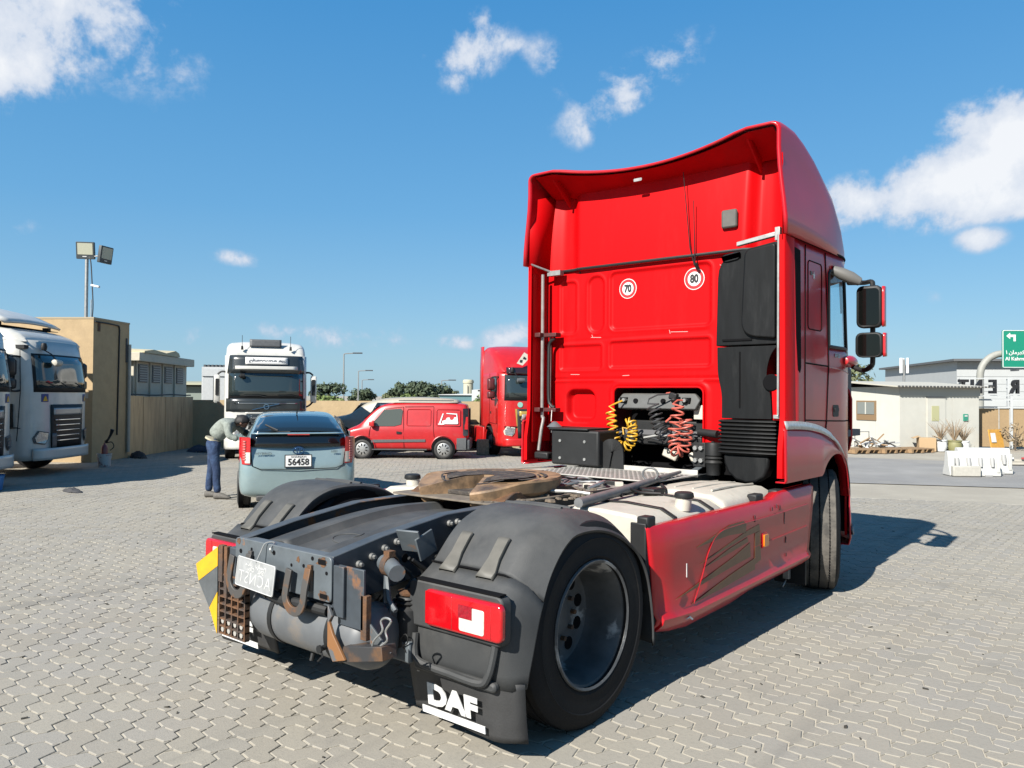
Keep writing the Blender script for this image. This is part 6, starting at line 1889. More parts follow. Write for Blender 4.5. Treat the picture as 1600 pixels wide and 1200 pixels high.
def skinned(name, joints, edges, m, par, root=0, sub=2):
    me = bpy.data.meshes.new(name); me.from_pydata([tuple(j[0]) for j in joints], edges, []); me.update()
    o = bpy.data.objects.new(name, me); COL.objects.link(o); o.parent = par
    sk_ = o.modifiers.new('skin', 'SKIN'); sk_.use_smooth_shade = True
    if not me.skin_vertices: me.attributes
    bm = bmesh.new(); bm.from_mesh(me); lay = bm.verts.layers.skin.verify(); bm.verts.ensure_lookup_table()
    for v, j in zip(bm.verts, joints):
        r_ = j[1] if isinstance(j[1], tuple) else (j[1], j[1])
        v[lay].radius = r_; v[lay].use_root = (v.index == root)
    bm.to_mesh(me); bm.free()
    q_ = o.modifiers.new('sub', 'SUBSURF'); q_.levels = sub; q_.render_levels = sub
    me.materials.append(m)
    return o


SKN = mat('skin', (.20, .10, .065), .55); SHIRT = mat('grey_green_shirt', (.27, .30, .265), .85, vary=.2, scale=9, bump=.8, bscale=18)
JEAN = mat('blue_jeans', (.012, .034, .095), .9, col2=(.028, .065, .15), scale=9, bump=.8, bscale=22); SHOE = mat('grey_shoes', (.13, .12, .105), .8, vary=.3, scale=20); HAIR = mat('black_hair', (.012, .011, .010), .7)
# legs
skinned('jeans', [(pp_(-.03, 0, .88), (.115, .145)), (pp_(.03, -.09, .76), .094), (pp_(.07, -.10, .50), .070), (pp_(.085, -.10, .46), .068), (pp_(.08, -.10, .28), .062), (pp_(.11, -.11, .09), .062),
                  (pp_(-.06, .09, .76), .094), (pp_(-.09, .10, .50), .070), (pp_(-.09, .10, .46), .068), (pp_(-.12, .10, .28), .062), (pp_(-.13, .10, .09), .062), (pp_(-.01, 0, .96), (.118, .145))],
        [(0, 1), (1, 2), (2, 3), (3, 4), (4, 5), (0, 6), (6, 7), (7, 8), (8, 9), (9, 10), (0, 11)], JEAN, per)
# shirt: torso bent forward with both sleeves
skinned('shirt', [(pp_(-.005, 0, .95), (.128, .150)), (pp_(.07, 0, 1.06), (.130, .150)), (pp_(.18, 0, 1.15), (.135, .165)), (pp_(.29, 0, 1.19), (.125, .165)), (pp_(.36, 0, 1.20), .07),
                  (pp_(.29, -.20, 1.16), .074), (pp_(.34, -.25, 1.0), .060), (pp_(.48, -.22, .95), .048), (pp_(.29, .20, 1.16), .074), (pp_(.40, .24, 1.03), .060), (pp_(.54, .20, .98), .048)],
        [(0, 1), (1, 2), (2, 3), (3, 4), (3, 5), (5, 6), (6, 7), (3, 8), (8, 9), (9, 10)], SHIRT, per)
MB().tube([pp_(-.035, 0, .925), pp_(-.025, 0, .95)], .120, 16).build('undershirt', mat('cream_cloth', (.55, .50, .36), .9), per)
bod = skinned('body', [(pp_(.29, 0, 1.19), .06), (pp_(.38, 0, 1.21), .055), (pp_(.43, 0, 1.215), .072), (pp_(.48, -.01, 1.20), (.088, .078)), (pp_(.535, -.01, 1.165), (.070, .065))],
              [(0, 1), (1, 2), (2, 3), (3, 4)], SKN, per)
MB().lathe([(0, -.02), (.018, -.01), (.012, .02), (0, .03)], tuple(pp_(.585, -.015, 1.19)), 'z', 8).build('nose', SKN, per)
for d_ in (-.10, .08): MB().lathe([(0, -.03), (.02, -.01), (.018, .02), (0, .03)], tuple(pp_(.465, d_, 1.195)), 'z', 8).build('ear', SKN, per)
b = MB()
hc = pp_(.445, -.005, 1.255)
rings = []
for i in range(9):
    t = i / 8 * PI * .62; rr_ = .118 * math.sin(t) + .002; h_ = .118 * math.cos(t)
    ax = (PVv * -.10 + Vector((0, 0, 1))).normalized(); e1 = PDd; e2 = ax.cross(e1)
    rings.append([hc + ax * h_ * .92 + (e1 * math.cos(2 * PI * k / 16) + e2 * math.sin(2 * PI * k / 16)) * rr_ * (1 + .08 * math.sin(k * 3 + i)) + Vector((0, 0, -.03)) for k in range(16)])
MB().loft(rings).build('hair', HAIR, per, sub=1)
for d_, a_, z_ in ((-.22, .50, .94), (.20, .56, .97)):
    hd = bpy.data.objects.new('hand', None); COL.objects.link(hd); hd.parent = per
    skinned('palm', [(pp_(a_ - .01, d_, z_), .034), (pp_(a_ + .05, d_, z_ - .01), (.040, .022)), (pp_(a_ + .10, d_, z_ - .02), (.042, .020))], [(0, 1), (1, 2)], SKN, hd, sub=1)
    for k, ln in ((-1.5, .06), (-.5, .075), (.5, .07), (1.5, .055)):
        MB().tube([pp_(a_ + .09, d_ + k * .020, z_ - .02), pp_(a_ + .09 + ln * .6, d_ + k * .021, z_ - .028), pp_(a_ + .09 + ln, d_ + k * .021, z_ - .05)], [.010, .009, .007], 6).build('finger', SKN, hd)
    MB().tube([pp_(a_ + .03, d_ + .035, z_), pp_(a_ + .07, d_ + .06, z_ - .01), pp_(a_ + .10, d_ + .062, z_ - .03)], [.012, .011, .008], 6).build('thumb', SKN, hd)
for d_, a_ in ((-.11, .13), (.10, -.11)):
    MB().loft([[pp_(a_ + x, d_ + w_ * math.cos(t), max(0, .05 * h_ + .05 * h_ * math.sin(t))) for t in frange(0, 2 * PI * 11 / 12, 11)] for x, w_, h_ in ((-.09, .03, .9), (-.07, .045, 1.1), (0, .05, 1.2), (.08, .055, .85), (.15, .05, .65), (.19, .025, .45))]).build('shoe', SHOE, per, sub=1)
MB().tube([pp_(.24, -.12, .010), pp_(.42, -.15, .012)], .006, 5).build('lace', print_blk, per)

# ================================================================ buildings, walls, trees and yard clutter
STUC = mat('beige_stucco', (.50, .365, .205), .92, vary=.10, scale=2.0, bump=.25, bscale=25, dirt=((.40, .30, .19), .5), dscale=.8)
WALLM = mat('stained_wall', (.80, .55, .30), .92, vary=.2, scale=1.5, bump=.25, bscale=20, dirt=((.30, .17, .075), .95), dscale=1.3, stretch=(2.2, 2.2, .35))
WALL2 = mat('block_wall', (.54, .405, .235), .92, vary=.10, scale=1.2, bump=.3, bscale=14, dirt=((.45, .34, .2), .5), dscale=.7)
CONC = mat('pale_concrete', (.52, .50, .44), .85, vary=.1, dirt=((.35, .32, .27), .5), dscale=1.5)
LGREY = mat('light_sheet', (.60, .62, .62), .5, vary=.06, dirt=((.45, .43, .4), .3))
PIPEG = mat('pipe_paint', (.50, .47, .40), .6, vary=.1)


def along(a, d, n, t, o, z):
    """point at distance t along d, o along n from a"""
    return (a[0] + d[0] * t + n[0] * o, a[1] + d[1] * t + n[1] * o, z)


def slab(a, d, n, t0, t1, o0, o1, z0, z1):
    vs = [along(a, d, n, t, o, z) for z in (z0, z1) for t, o in ((t0, o0), (t1, o0), (t1, o1), (t0, o1))]
    return MB().add(vs, [(0, 3, 2, 1), (4, 5, 6, 7), (0, 1, 5, 4), (1, 2, 6, 5), (2, 3, 7, 6), (3, 0, 4, 7)])


# ---- the beige block building with the floodlight mast
C0 = (-15.95, 4.61); D1 = (-.588, .809); N1 = (-.809, -.588)      # D1 runs along the shaded face, N1 along the sunlit one
bld = thing('beige_building', 'tall beige rendered block building at left behind the white trucks', 'building', (C0[0], C0[1], 0))
loc = lambda b: b.xf(Matrix.Translation((-C0[0], -C0[1], 0)))
loc(slab(C0, D1, N1, 0, 1.52, 0, 12, 0, 3.38)).build('wall', STUC, bld)
loc(slab(C0, D1, N1, -.01, 1.53, -.01, 12.01, 3.36, 3.40)).build('coping', mat('coping', (.45, .37, .25), .9), bld)
loc(MB().tube([along(C0, D1, N1, .02, -.02, 3.30), along(C0, D1, N1, .6, -.02, 3.30), along(C0, D1, N1, 1.02, -.02, 3.28), along(C0, D1, N1, 1.05, -.02, 3.18), along(C0, D1, N1, 1.0, -.02, .60)], .018, 6)).build('black_cable', print_blk, bld)
loc(MB().tube([along(C0, D1, N1, 1.44, -.06, 2.85), along(C0, D1, N1, 1.44, -.06, .16)], .042, 8)).build('drain_pipe', PIPEG, bld)
loc(slab(C0, D1, N1, 1.36, 1.42, -.03, 0, 2.4, 3.0)).build('pipe_recess', GREYT, bld)
loc(slab(C0, D1, N1, .16, .26, -.012, 0, 3.08, 3.30)).build('rust_stain', RUST, bld)
loc(slab(C0, D1, N1, -.010, .0, .10, .18, 1.50, 1.62)).build('patch', mat('filler_patch', (.6, .55, .45), .9), bld, bev=.02)

mast = thing('floodlight_mast', 'steel mast with two square floodlights on the beige building corner', 'light', along(C0, D1, N1, .10, .25, 3.40))
MB().cyl((0, 0, 0), (0, 0, 1.42), .040, n=12).build('pole', STEEL, mast)
MB().tube(catmull([(.10, .10, 0), (.13, .10, .30), (.12, .08, .75), (.10, .05, 1.3), (.06, .02, 1.42)], 4), .014, 6).build('cable', print_blk, mast)
MB().cyl((.10, .07, .0), (.10, .07, .42), .012, n=6).build('conduit', STEEL, mast)
FLH = mat('floodlight_case', (.045, .055, .06), .5); FLG = mat('floodlight_glass', (.55, .55, .42), .25, coat=.4)
for (px, py, pz, yaw) in ((.02, -.04, 1.56, R(50)), (.30, .30, 1.47, R(118))):
    M_ = Matrix.Translation((px, py, pz)) @ Matrix.Rotation(yaw, 4, 'Z') @ Matrix.Rotation(R(8), 4, 'X')
    cs = MB().prism(rrect(-.20, .20, -.19, .21, .02), 'y', -.03, .05); cs.xf(M_); fo = cs.build('floodlight_case', FLH, mast, bev=.008)
    g_ = MB().prism(rrect(-.165, .165, -.085, .18, .01), 'y', -.036, -.028); g_.xf(M_); g_.build('floodlight_glass', FLG, fo)
    g_ = MB().box(-.06, .03, -.036, -.03, -.14, -.12); g_.xf(M_); g_.build('maker_plate', WHITEP, fo)
MB().tube([(.06, .02, 1.42), (.18, .16, 1.45), (.28, .28, 1.42)], .02, 6).build('bracket', STEEL, mast)
MB().obox((.17, .13, .74), (.20, .07, .05), (0, R(12), R(40))).build('security_camera', WHITEP, mast, bev=.01)

# ---- yard walls
W0 = along(C0, D1, N1, 1.52, 0, 0)[:2]; W1 = (-19.4, 8.92)
dw = Vector((W1[0] - W0[0], W1[1] - W0[1])); lw = dw.length; dw.normalize(); nw = (-dw.y, dw.x)
yw = thing('yard_wall', 'low brown-stained rendered wall beside the beige building', 'wall', (W0[0], W0[1], 0))
locw = lambda b: b.xf(Matrix.Translation((-W0[0], -W0[1], 0)))
for t0, t1, dz in ((0, .8, 0), (.83, lw - 1.9, -.02), (lw - 1.87, lw, -.03)):
    locw(slab(W0, dw, nw, t0, t1, 0, .22, 0, 1.56 + dz)).build('wall_panel', WALLM, yw)
locw(slab(W0, dw, nw, .02, lw - .02, .03, .19, 0, 1.50)).build('wall_core', WALLM, yw)
locw(MB().tube([along(W0, dw, nw, t, .08, 1.585 + .01 * math.sin(t * 3)) for t in frange(0, lw, 12)], .018, 6)).build('cable', print_blk, yw)
B0 = W1; B1 = (-5.6, 23.0); db = Vector((B1[0] - B0[0], B1[1] - B0[1])); lb_ = db.length; db.normalize(); nb_ = (-db.y, db.x)
bw = thing('yard_wall', 'long sunlit beige boundary wall behind the red van', 'wall', (B0[0], B0[1], 0))
locb = lambda b: b.xf(Matrix.Translation((-B0[0], -B0[1], 0)))
t = 0.0
while t < lb_:
    locb(slab(B0, db, nb_, t, min(lb_, t + 3.18), 0, .2, 0, 1.44 + .012 * math.sin(t))).build('wall_panel', WALL2, bw); t += 3.2
locb(slab(B0, db, nb_, .1, lb_ - .1, .03, .17, 0, 1.38)).build('wall_core', WALL2, bw)

# ---- louvred plant building, cabinet and far hall behind the wall
L0 = (-18.30, 6.62); L1 = (-21.4, 9.75); dl = Vector((L1[0] - L0[0], L1[1] - L0[1])); ll = dl.length; dl.normalize(); nl = (-dl.y, dl.x)
lv = thing('plant_building', 'pale plant building with four louvre panels behind the stained wall', 'building', (L0[0], L0[1], 0))
locl = lambda b: b.xf(Matrix.Translation((-L0[0], -L0[1], 0)))
PLB = mat('plant_wall', (.68, .63, .50), .8, vary=.06, dirt=((.4, .37, .3), .4))
locl(slab(L0, dl, nl, 0, ll, 0, 3, 0, 2.52)).build('wall', PLB, lv)
locl(slab(L0, dl, nl, -.15, ll + .1, -.22, 3.2, 2.50, 2.74)).build('roof_slab', PLB, lv, bev=.02)
locl(MB().loft([[along(L0, dl, nl, t_, o, z) for o, z in ((-.25, 2.745), (-.25, 2.76 + h), (.8, 2.80 + h), (.8, 2.745))] for t_, h in ((.1, .03), (.8, .10), (1.8, .05), (2.6, .16), (2.9, .10), (3.0, .0))])).build('cover_sheet', mat('cover_sheet', (.66, .58, .38), .8, vary=.1), lv)
for k in range(4):
    t0 = .30 + k * 1.02
    fr = locl(slab(L0, dl, nl, t0, t0 + .66, -.02, .02, 1.93, 2.44)).build('louvre', GREYT, lv)
    for j in range(7):
        z = 1.96 + j * .068
        locl(slab(L0, dl, nl, t0 + .02, t0 + .64, -.05, -.02, z, z + .035)).build('slat', mat('slat_grey', (.38, .38, .36), .6), fr)
    locl(slab(L0, dl, nl, t0 - .21, t0 - .13, -.05, .01, 0, 2.5)).build('pilaster', PLB, lv)
K0 = (-23.0, 11.15); dk = (.62, .785); nk = (-.785, .62)
cb = thing('switch_cabinet', 'tall white metal cabinet behind the yard wall', 'cabinet', (K0[0], K0[1], 0))
lock = lambda b: b.xf(Matrix.Translation((-K0[0], -K0[1], 0)))
lock(slab(K0, dk, nk, 0, 1.2, 0, 1.2, 0, 2.58)).build('case', LGREY, cb)
for k in range(3): lock(slab(K0, dk, nk, .03 + k * .39, .39 + k * .39, -.02, 0, .2, 2.20)).build('door', LGREY, cb, bev=.005)
lock(slab(K0, dk, nk, .02, 1.18, -.05, 0, 2.25, 2.52)).build('header', LGREY, cb)
fn_ = MB()
for k in range(9): lock(slab(K0, dk, nk, .05 + k * .13, .12 + k * .13, .05, 1.1, 2.58, 2.66)).build('roof_fin', GREYT, cb)
F0 = (-27.5, 17.5)
fh = thing('low_hall', 'distant low grey-green hall between cabinet and white truck', 'building', (F0[0], F0[1], 0), rz_of(-.64, .77))
MB().box(-9, -2.75, 0, 8, 0, 1.95).build('wall', mat('hall_green', (.20, .24, .21), .7), fh)
MB().loft([[(x, -.4, 2.02), (x, -.4, 2.12), (x, 4, 2.25), (x, 8.4, 2.1), (x, 8.4, 2.02)] for x in (-9.2, -2.6)]).build('roof', mat('hall_roof', (.42, .42, .30), .7), fh)

# ---- yard clutter on the left
e0 = (-14.72, 4.38)
bk = thing('bucket', 'scuffed white plastic bucket at the foot of the beige building', 'bucket', (e0[0], e0[1], 0))
MB().lathe([(0, .006), (.125, .006), (.15, .27), (.158, .275), (.158, .29), (.142, .29), (.12, .02), (0, .02)], (0, 0, 0), 'z', 20).build('shell', mat('scuffed_white', (.6, .58, .55), .6, col2=(.35, .2, .18), scale=10, lo=.55, hi=.6), bk)
MB().tube([(.158 * math.cos(a), .158 * math.sin(a), .27 - .10 * math.sin(a * .5) ** 2) for a in frange(0, PI, 10)], .005, 5).build('handle', STEEL, bk)
ex = thing('fire_extinguisher', 'dark red fire extinguisher standing in the white bucket', 'extinguisher', (e0[0], e0[1], .025))
MB().lathe([(0, 0), (.065, 0), (.07, .02), (.07, .38), (.055, .44), (.025, .47), (.02, .50), (0, .50)], (0, 0, 0), 'z', 18).build('cylinder', mat('extinguisher_red', (.22, .02, .02), .4, coat=.3), ex)
MB().obox((.02, .015, .53), (.05, .03, .06)).tube([(0, 0, .52), (.06, .05, .60), (.09, .07, .62)], .012, 6).build('valve', BLACK, ex)
MB().tube(catmull([(.02, .02, .50), (.12, .10, .52), (.16, .13, .42), (.10, .08, .34)], 5), .010, 6).build('hose', BLACK, ex)
MB().tube([(.03, .02, .50), (.10, .085, .68), (.13, .11, .80)], [.018, .03, .045], 10).build('horn', BLACK, ex)
def heap(name, label, cat, p, sx, sy, h, m, seed):
    rn_ = random.Random(seed); b = MB()
    def fn(u, v):
        x = (u - .5) * 2; y = (v - .5) * 2; r_ = max(0, 1 - x * x - y * y)
        return (p[0] * 0 + x * sx, y * sy, h * r_ ** .6 * (1 + .6 * noise.noise(Vector((x * 2.5, y * 2.5, seed)))) + .001)
    b.grid(fn, 14, 14, lambda u, v: ((u - .5) * 2) ** 2 + ((v - .5) * 2) ** 2 > 1.0)
    o = b.build(name, m, None, smooth=30); o.location = p
    return tag(o, label, cat)


CLOTH = mat('dark_cloth', (.05, .05, .055), .9, vary=.3, bump=.3)
heap('cloth_heap', 'small dark rag lying flat in the truck shadow at left', 'cloth', (-10.5, 2.10, 0), .30, .10, .06, CLOTH, 3)
heap('cloth_heap', 'dark blue-grey sheet crumpled by the wall corner behind the person', 'cloth', (-17.6, 8.25, 0), .55, .35, .16, mat('blue_sheet', (.035, .045, .075), .9, bump=.3), 8)
heap('cloth_heap', 'black rag heap at the foot of the wall beside the drain pipe', 'cloth', (-16.6, 6.0, 0), .35, .15, .16, CLOTH, 5)
tub = thing('blue_tub', 'bright blue plastic tub cut off by the left edge', 'tub', (-11.62, 1.30, 0))
MB().lathe([(0, .004), (.13, .004), (.16, .24), (.17, .25), (.155, .25), (.125, .02), (0, .02)], (0, 0, 0), 'z', 18).build('shell', mat('blue_plastic', (.05, .25, .60), .4), tub)
cbk = thing('concrete_block', 'small square concrete block standing beside the red van', 'block', (-11.25, 13.0, 0), R(40))
MB().box(-.17, .17, -.17, .17, 0, .42).build('block', mat('mossy_concrete', (.33, .30, .22), .9, vary=.3, scale=8), cbk, bev=.02)

# ---- trees
LEAFD = mat('dark_leaves', (.055, .085, .045), .8, col2=(.085, .115, .05), scale=1.2, vary=.3)
LEAFL = mat('bright_leaves', (.14, .20, .05), .8, col2=(.20, .26, .07), scale=1.5, vary=.3)
LEAFM = mat('olive_leaves', (.12, .14, .06), .8, col2=(.17, .19, .09), scale=1.5, vary=.3)
BARK = mat('bark', (.13, .10, .07), .95, vary=.2)


def tree(name, label, p, h, w, m, seed, clumps=16, leaves=90, leaf=.16, trunk=True, cat='tree', group=None, low=.25):
    rn_ = random.Random(seed)
    g = thing(name, label, cat, p, 0, 1.0, group)
    if trunk:
        b = MB().tube([(0, 0, 0), (.03 * h, 0, h * .3), (.0, .02 * h, h * .6)], [.035 * h, .028 * h, .012 * h], 8)
        for k in range(5):
            a = rn_.uniform(0, 2 * PI); b.tube([(.02 * h, 0, h * rn_.uniform(.25, .4)), (math.cos(a) * w * .25, math.sin(a) * w * .25, h * rn_.uniform(.5, .6)), (math.cos(a) * w * .4, math.sin(a) * w * .4, h * rn_.uniform(.65, .8))], [.016 * h, .010 * h, .005 * h], 6)
        b.build('trunk', BARK, g)
    V_, F_ = [], []
    for c in range(clumps):
        a = rn_.uniform(0, 2 * PI); rr_ = math.sqrt(rn_.random()) * w * .42; hz_ = rn_.uniform(low + .12, .90)
        k = math.sqrt(max(.15, 1 - ((hz_ - .55) / .5) ** 2))
        cx, cy, cz = math.cos(a) * rr_ * k, math.sin(a) * rr_ * k, h * hz_
        cr_ = w * rn_.uniform(.13, .24)
        for l in range(leaves):
            d = Vector((rn_.gauss(0, 1), rn_.gauss(0, 1), rn_.gauss(0, 1))).normalized() * cr_ * rn_.random() ** .4
            q0 = Vector((cx + d.x, cy + d.y, cz + d.z * .75)); n_ = (d.normalized() + Vector((rn_.gauss(0, .6), rn_.gauss(0, .6), rn_.gauss(0, .6) + .4))).normalized()
            u_ = n_.orthogonal().normalized(); v_ = n_.cross(u_); an = rn_.uniform(0, PI); u2 = u_ * math.cos(an) + v_ * math.sin(an); v2 = n_.cross(u2)
            s_ = leaf * rn_.uniform(.6, 1.3); o_ = len(V_)
            V_ += [tuple(q0 - u2 * s_), tuple(q0 + v2 * s_ * .5), tuple(q0 + u2 * s_), tuple(q0 - v2 * s_ * .5)]
            F_.append((o_, o_ + 1, o_ + 2, o_ + 3))
    me = bpy.data.meshes.new('crown'); me.from_pydata(V_, [], F_); me.update(); me.materials.append(m)
    o = bpy.data.objects.new('crown', me); COL.objects.link(o); o.parent = g
    return g


GT = 'trees beyond the yard wall'
tree('evergreen_tree', 'dark evergreen tree just right of the white truck facing the camera', (-66.3, 49.2, 0), 2.68, 3.94, LEAFD, 1, 18, 90, 0.22, group=GT, low=.12)
tree('evergreen_tree', 'hazy dark tree between the thin lamp posts left of the van', (-91.0, 74.1, 0), 2.28, 4.23, LEAFD, 3, 14, 90, 0.28, group=GT, low=.12)
tree('broad_tree', 'brownish olive tree at the left end of the row above the van', (-72.5, 63.6, 0), 1.96, 3.16, LEAFM, 7, 14, 90, 0.24, group=GT, low=.12)
tree('broad_tree', 'broad dark tree above the red van, tallest of the group', (-71.2, 64.6, 0), 3.34, 4.83, LEAFD, 4, 22, 110, 0.28, group=GT, low=.12)
tree('broad_tree', 'dark green tree right of the tallest one above the van', (-69.6, 65.9, 0), 3.03, 5.01, LEAFD, 5, 22, 110, 0.28, group=GT, low=.12)
tree('broad_tree', 'dark tree third from the left above the van roof rear', (-71.0, 70.0, 0), 2.85, 4.44, LEAFD, 11, 18, 100, 0.26, group=GT, low=.12)
tree('thin_tree', 'sparse olive tree at the right end of the row above the van', (-69.8, 71.0, 0), 2.36, 2.90, LEAFM, 6, 12, 50, 0.22, group=GT, low=.12)
tree('hedge', 'low bright green hedge on the wall beside the white truck', (-19.2, 13.7, 0), 1.64, 1.32, LEAFL, 21, 20, 70, .07, False, 'hedge', low=.62)
tree('hedge', 'low green hedge on the wall above the van roof', (-18.1, 16.5, 0), 1.64, 1.34, LEAFL, 22, 20, 70, .07, False, 'hedge', low=.62)
tree('hedge', 'low bright hedge below the white sign building', (-14.6, 16.8, 0), 1.68, 1.15, LEAFL, 23, 20, 70, .07, False, 'hedge', low=.62)
tree('broad_tree', 'round olive-green tree behind the white hut', (-7.2, 27.9, 0), 3.25, 3.6, LEAFM, 9, 26, 140, .13)

# ---- street lamps far behind
def street_lamp(p, h, label):
    g = thing('street_lamp', label, 'lamp', p, R(40), 1.0, 'street lamps beyond the wall')
    MB().cyl((0, 0, 0), (0, 0, h), .11, .07, 10).build('pole', STEEL, g)
    MB().tube([(0, 0, h), (.3, 0, h + .06), (1.2, 0, h + .10)], .06, 6).build('arm', STEEL, g)
    MB().loft([[(x, y, h + .10 + z) for y, z in ((-w_, 0), (0, .10), (w_, 0), (0, -.06))] for x, w_ in ((1.0, .08), (1.2, .18), (1.9, .16), (2.1, .05))]).build('lamp_head', GREYT, g)


street_lamp((-69.1, 53.4, 0), 6.24, 'tallest and nearest thin street lamp between white truck and van')
street_lamp((-87.6, 70.5, 0), 5.04, 'second street lamp, right of the tallest one')
street_lamp((-106.8, 86.9, 0), 4.20, 'third and fainter street lamp in the row left of the van')
street_lamp((-78.3, 78.2, 0), 3.73, 'lone small street lamp behind the trees right of the van')

# ---- water tank and white building with sign
wt_ = thing('water_tank', 'round cream concrete water tank on the skyline left of the red truck', 'tank', (-65.1, 69.8, 0))
MB().lathe([(0, 0), (.62, 0), (.62, 3.20), (.70, 3.20), (.70, 3.5), (.64, 3.5), (.6, 3.62), (0, 3.62)], (0, 0, 0), 'z', 24).build('shell', mat('cream_concrete', (.60, .57, .42), .8, vary=.08), wt_)
MB().tube([(.45, -.6, 0), (.45, -.6, 2.9)], .04, 5).build('ladder', GREYT, wt_)
sbd = thing('white_shop_building', 'white building with dark sign on the skyline left of the distant red truck', 'building', (-51.1, 55.4, 0), rz_of(-.64, .77))
MB().prism([(0, 0), (5.2, 0), (5.2, 2.62), (0, 2.2)], 'y', 0, 5).build('wall', LGREY, sbd)
MB().prism([(-3.4, 1.66), (-3.4, 1.72), (-.02, 1.82), (-.02, 1.66)], 'y', .3, 3).build('canopy', LGREY, sbd)
MB().box(-3.3, -.02, .5, 3, 0, 1.66).build('annex', mat('teal_wall', (.10, .22, .24), .6), sbd)
MB().box(.6, 2.3, -.05, 0, 2.08, 2.20).box(.9, 2.2, -.05, 0, 1.86, 1.95).build('sign', print_blk, sbd)
ant = thing('antenna_globe', 'small white globe antenna above the white sign building', 'antenna', (-63.2, 71.3, 0))
MB().cyl((0, 0, 0), (0, 0, 3.3), .07, n=6).build('pole', LGREY, ant)
MB().lathe([(0, -.2), (.16, -.12), (.2, 0), (.16, .12), (0, .2)], (0, 0, 3.35), 'z', 12).build('globe', LGREY, ant)

# ---- white site hut
H0 = (-3.28, 23.75); da = (.58, .815); dc = (-.815, .58)          # da: front with the door, dc: gable side with the window
HUT = mat('hut_white', (.66, .65, .58), .7, vary=.04, scale=1.5, dirt=((.62, .58, .48), .5), dscale=1.5)
hut = thing('site_hut', 'low white site hut with a door and a boarded window at right', 'hut', (H0[0], H0[1], 0))
loch = lambda b: b.xf(Matrix.Translation((-H0[0], -H0[1], 0)))
t = 0
for t0, t1 in ((0, 1.0), (1.0, 2.0), (2.0, 3.05)):
    loch(slab(H0, da, dc, t0 + .004, t1 - .004, 0, .1, .03, 2.0)).build('wall_panel', HUT, hut)
for o0, o1 in ((0, 1.1), (1.1, 2.2), (2.2, 3.4), (3.4, 5.0)):
    loch(slab(H0, dc, (-da[0] * -1, -da[1] * -1), o0 + .004, o1 - .004, .0, .1, .03, 2.0)).build('wall_panel', HUT, hut)
loch(slab(H0, da, dc, .05, 3.0, .05, 4.9, 0, 1.98)).build('wall_core', HUT, hut)
loch(slab(H0, da, dc, -.02, 3.07, -.035, 0, 1.72, 1.98)).build('fascia', mat('hut_fascia', (.55, .55, .50), .7), hut)
loch(MB().loft([[along(H0, da, dc, t, o, z) for o, z in ((-.25, 1.985), (-.25, 2.02), (2.4, 2.22), (5.2, 2.06), (5.2, 2.02), (2.4, 2.17))] for t in (-.3, 3.4)])).build('roof', mat('hut_roof', (.60, .57, .48), .7), hut)
for k in range(28):
    t0 = -.28 + k * .132
    loch(slab(H0, da, dc, t0, t0 + .07, -.28, -.25, 1.985, 2.035)).build('roof_rib', mat('roof_edge', (.10, .10, .10), .8), hut)
dr = loch(slab(H0, da, dc, 1.02, 1.72, -.03, 0, .05, 1.66)).build('door', HUT, hut)
loch(slab(H0, da, dc, 1.18, 1.46, -.04, -.03, .92, 1.40)).build('door_pane', mat('yellow_pane', (.55, .54, .30), .3, coat=.3), dr)
loch(slab(H0, da, dc, 1.0, 1.74, -.05, 0, 1.66, 1.69)).build('door_head', GREYT, dr)
nd = (-da[0], -da[1])
loch(slab(H0, dc, nd, 1.05, 2.0, .0, .03, .90, 1.55)).build('window_frame', mat('brown_board', (.28, .18, .09), .8), hut)
loch(slab(H0, dc, nd, 1.12, 1.93, .03, .045, 1.10, 1.50)).build('window_pane', mat('dusty_pane', (.25, .27, .25), .3), hut)
loch(slab(H0, dc, nd, 1.5, 1.54, .045, .055, 1.10, 1.50)).build('window_bar', HUT, hut)
sg = loch(slab(H0, da, dc, 2.42, 2.60, -.03, 0, .92, 1.14)).build('green_notice', mat('notice_green', (.05, .32, .22), .5), hut)
loch(slab(H0, da, dc, 2.46, 2.56, -.04, -.03, 1.06, 1.10)).build('notice_mark', WHITEP, sg)
cm_ = thing('cell_mast', 'slim white cell antenna mast above the hut roof', 'antenna', (-5.0, 31.3, 0))
MB().cyl((0, 0, 0), (0, 0, 3.2), .06, .05, 8).build('pole', STEEL, cm_)
for a in (0, 2.1, 4.2): MB().obox((.14 * math.cos(a), .14 * math.sin(a), 2.95), (.10, .10, .62), (0, 0, a)).build('panel_antenna', WHITEP, cm_, bev=.01)

# ---- water-filled barriers
def barrier(p, rz, sc, label):
    g = thing('road_barrier', label, 'barrier', p, rz, sc, 'white plastic barriers at right')
    BW = mat('barrier_white', (.64, .64, .61), .5, vary=.05, dirt=((.6, .58, .5), .4))
    pr = [(-.24, 0), (.24, 0), (.24, .12), (.15, .32), (.10, .66), (.075, .70), (-.075, .70), (-.10, .66), (-.15, .32), (-.24, .12)]
    MB().prism(pr, 'x', -.70, .70).build('shell', BW, g, bev=.02)
    for k in range(4):
        x = -.48 + k * .32
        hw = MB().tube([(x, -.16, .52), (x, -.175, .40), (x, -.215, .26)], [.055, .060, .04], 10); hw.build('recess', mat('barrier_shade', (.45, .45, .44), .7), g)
    for x in (-.62, .62): MB().box(x - .05, x + .05, -.255, -.20, .10, .55).build('rib', BW, g, bev=.02)
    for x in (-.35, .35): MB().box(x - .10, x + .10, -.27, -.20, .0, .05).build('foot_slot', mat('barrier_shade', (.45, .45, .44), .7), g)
    return g


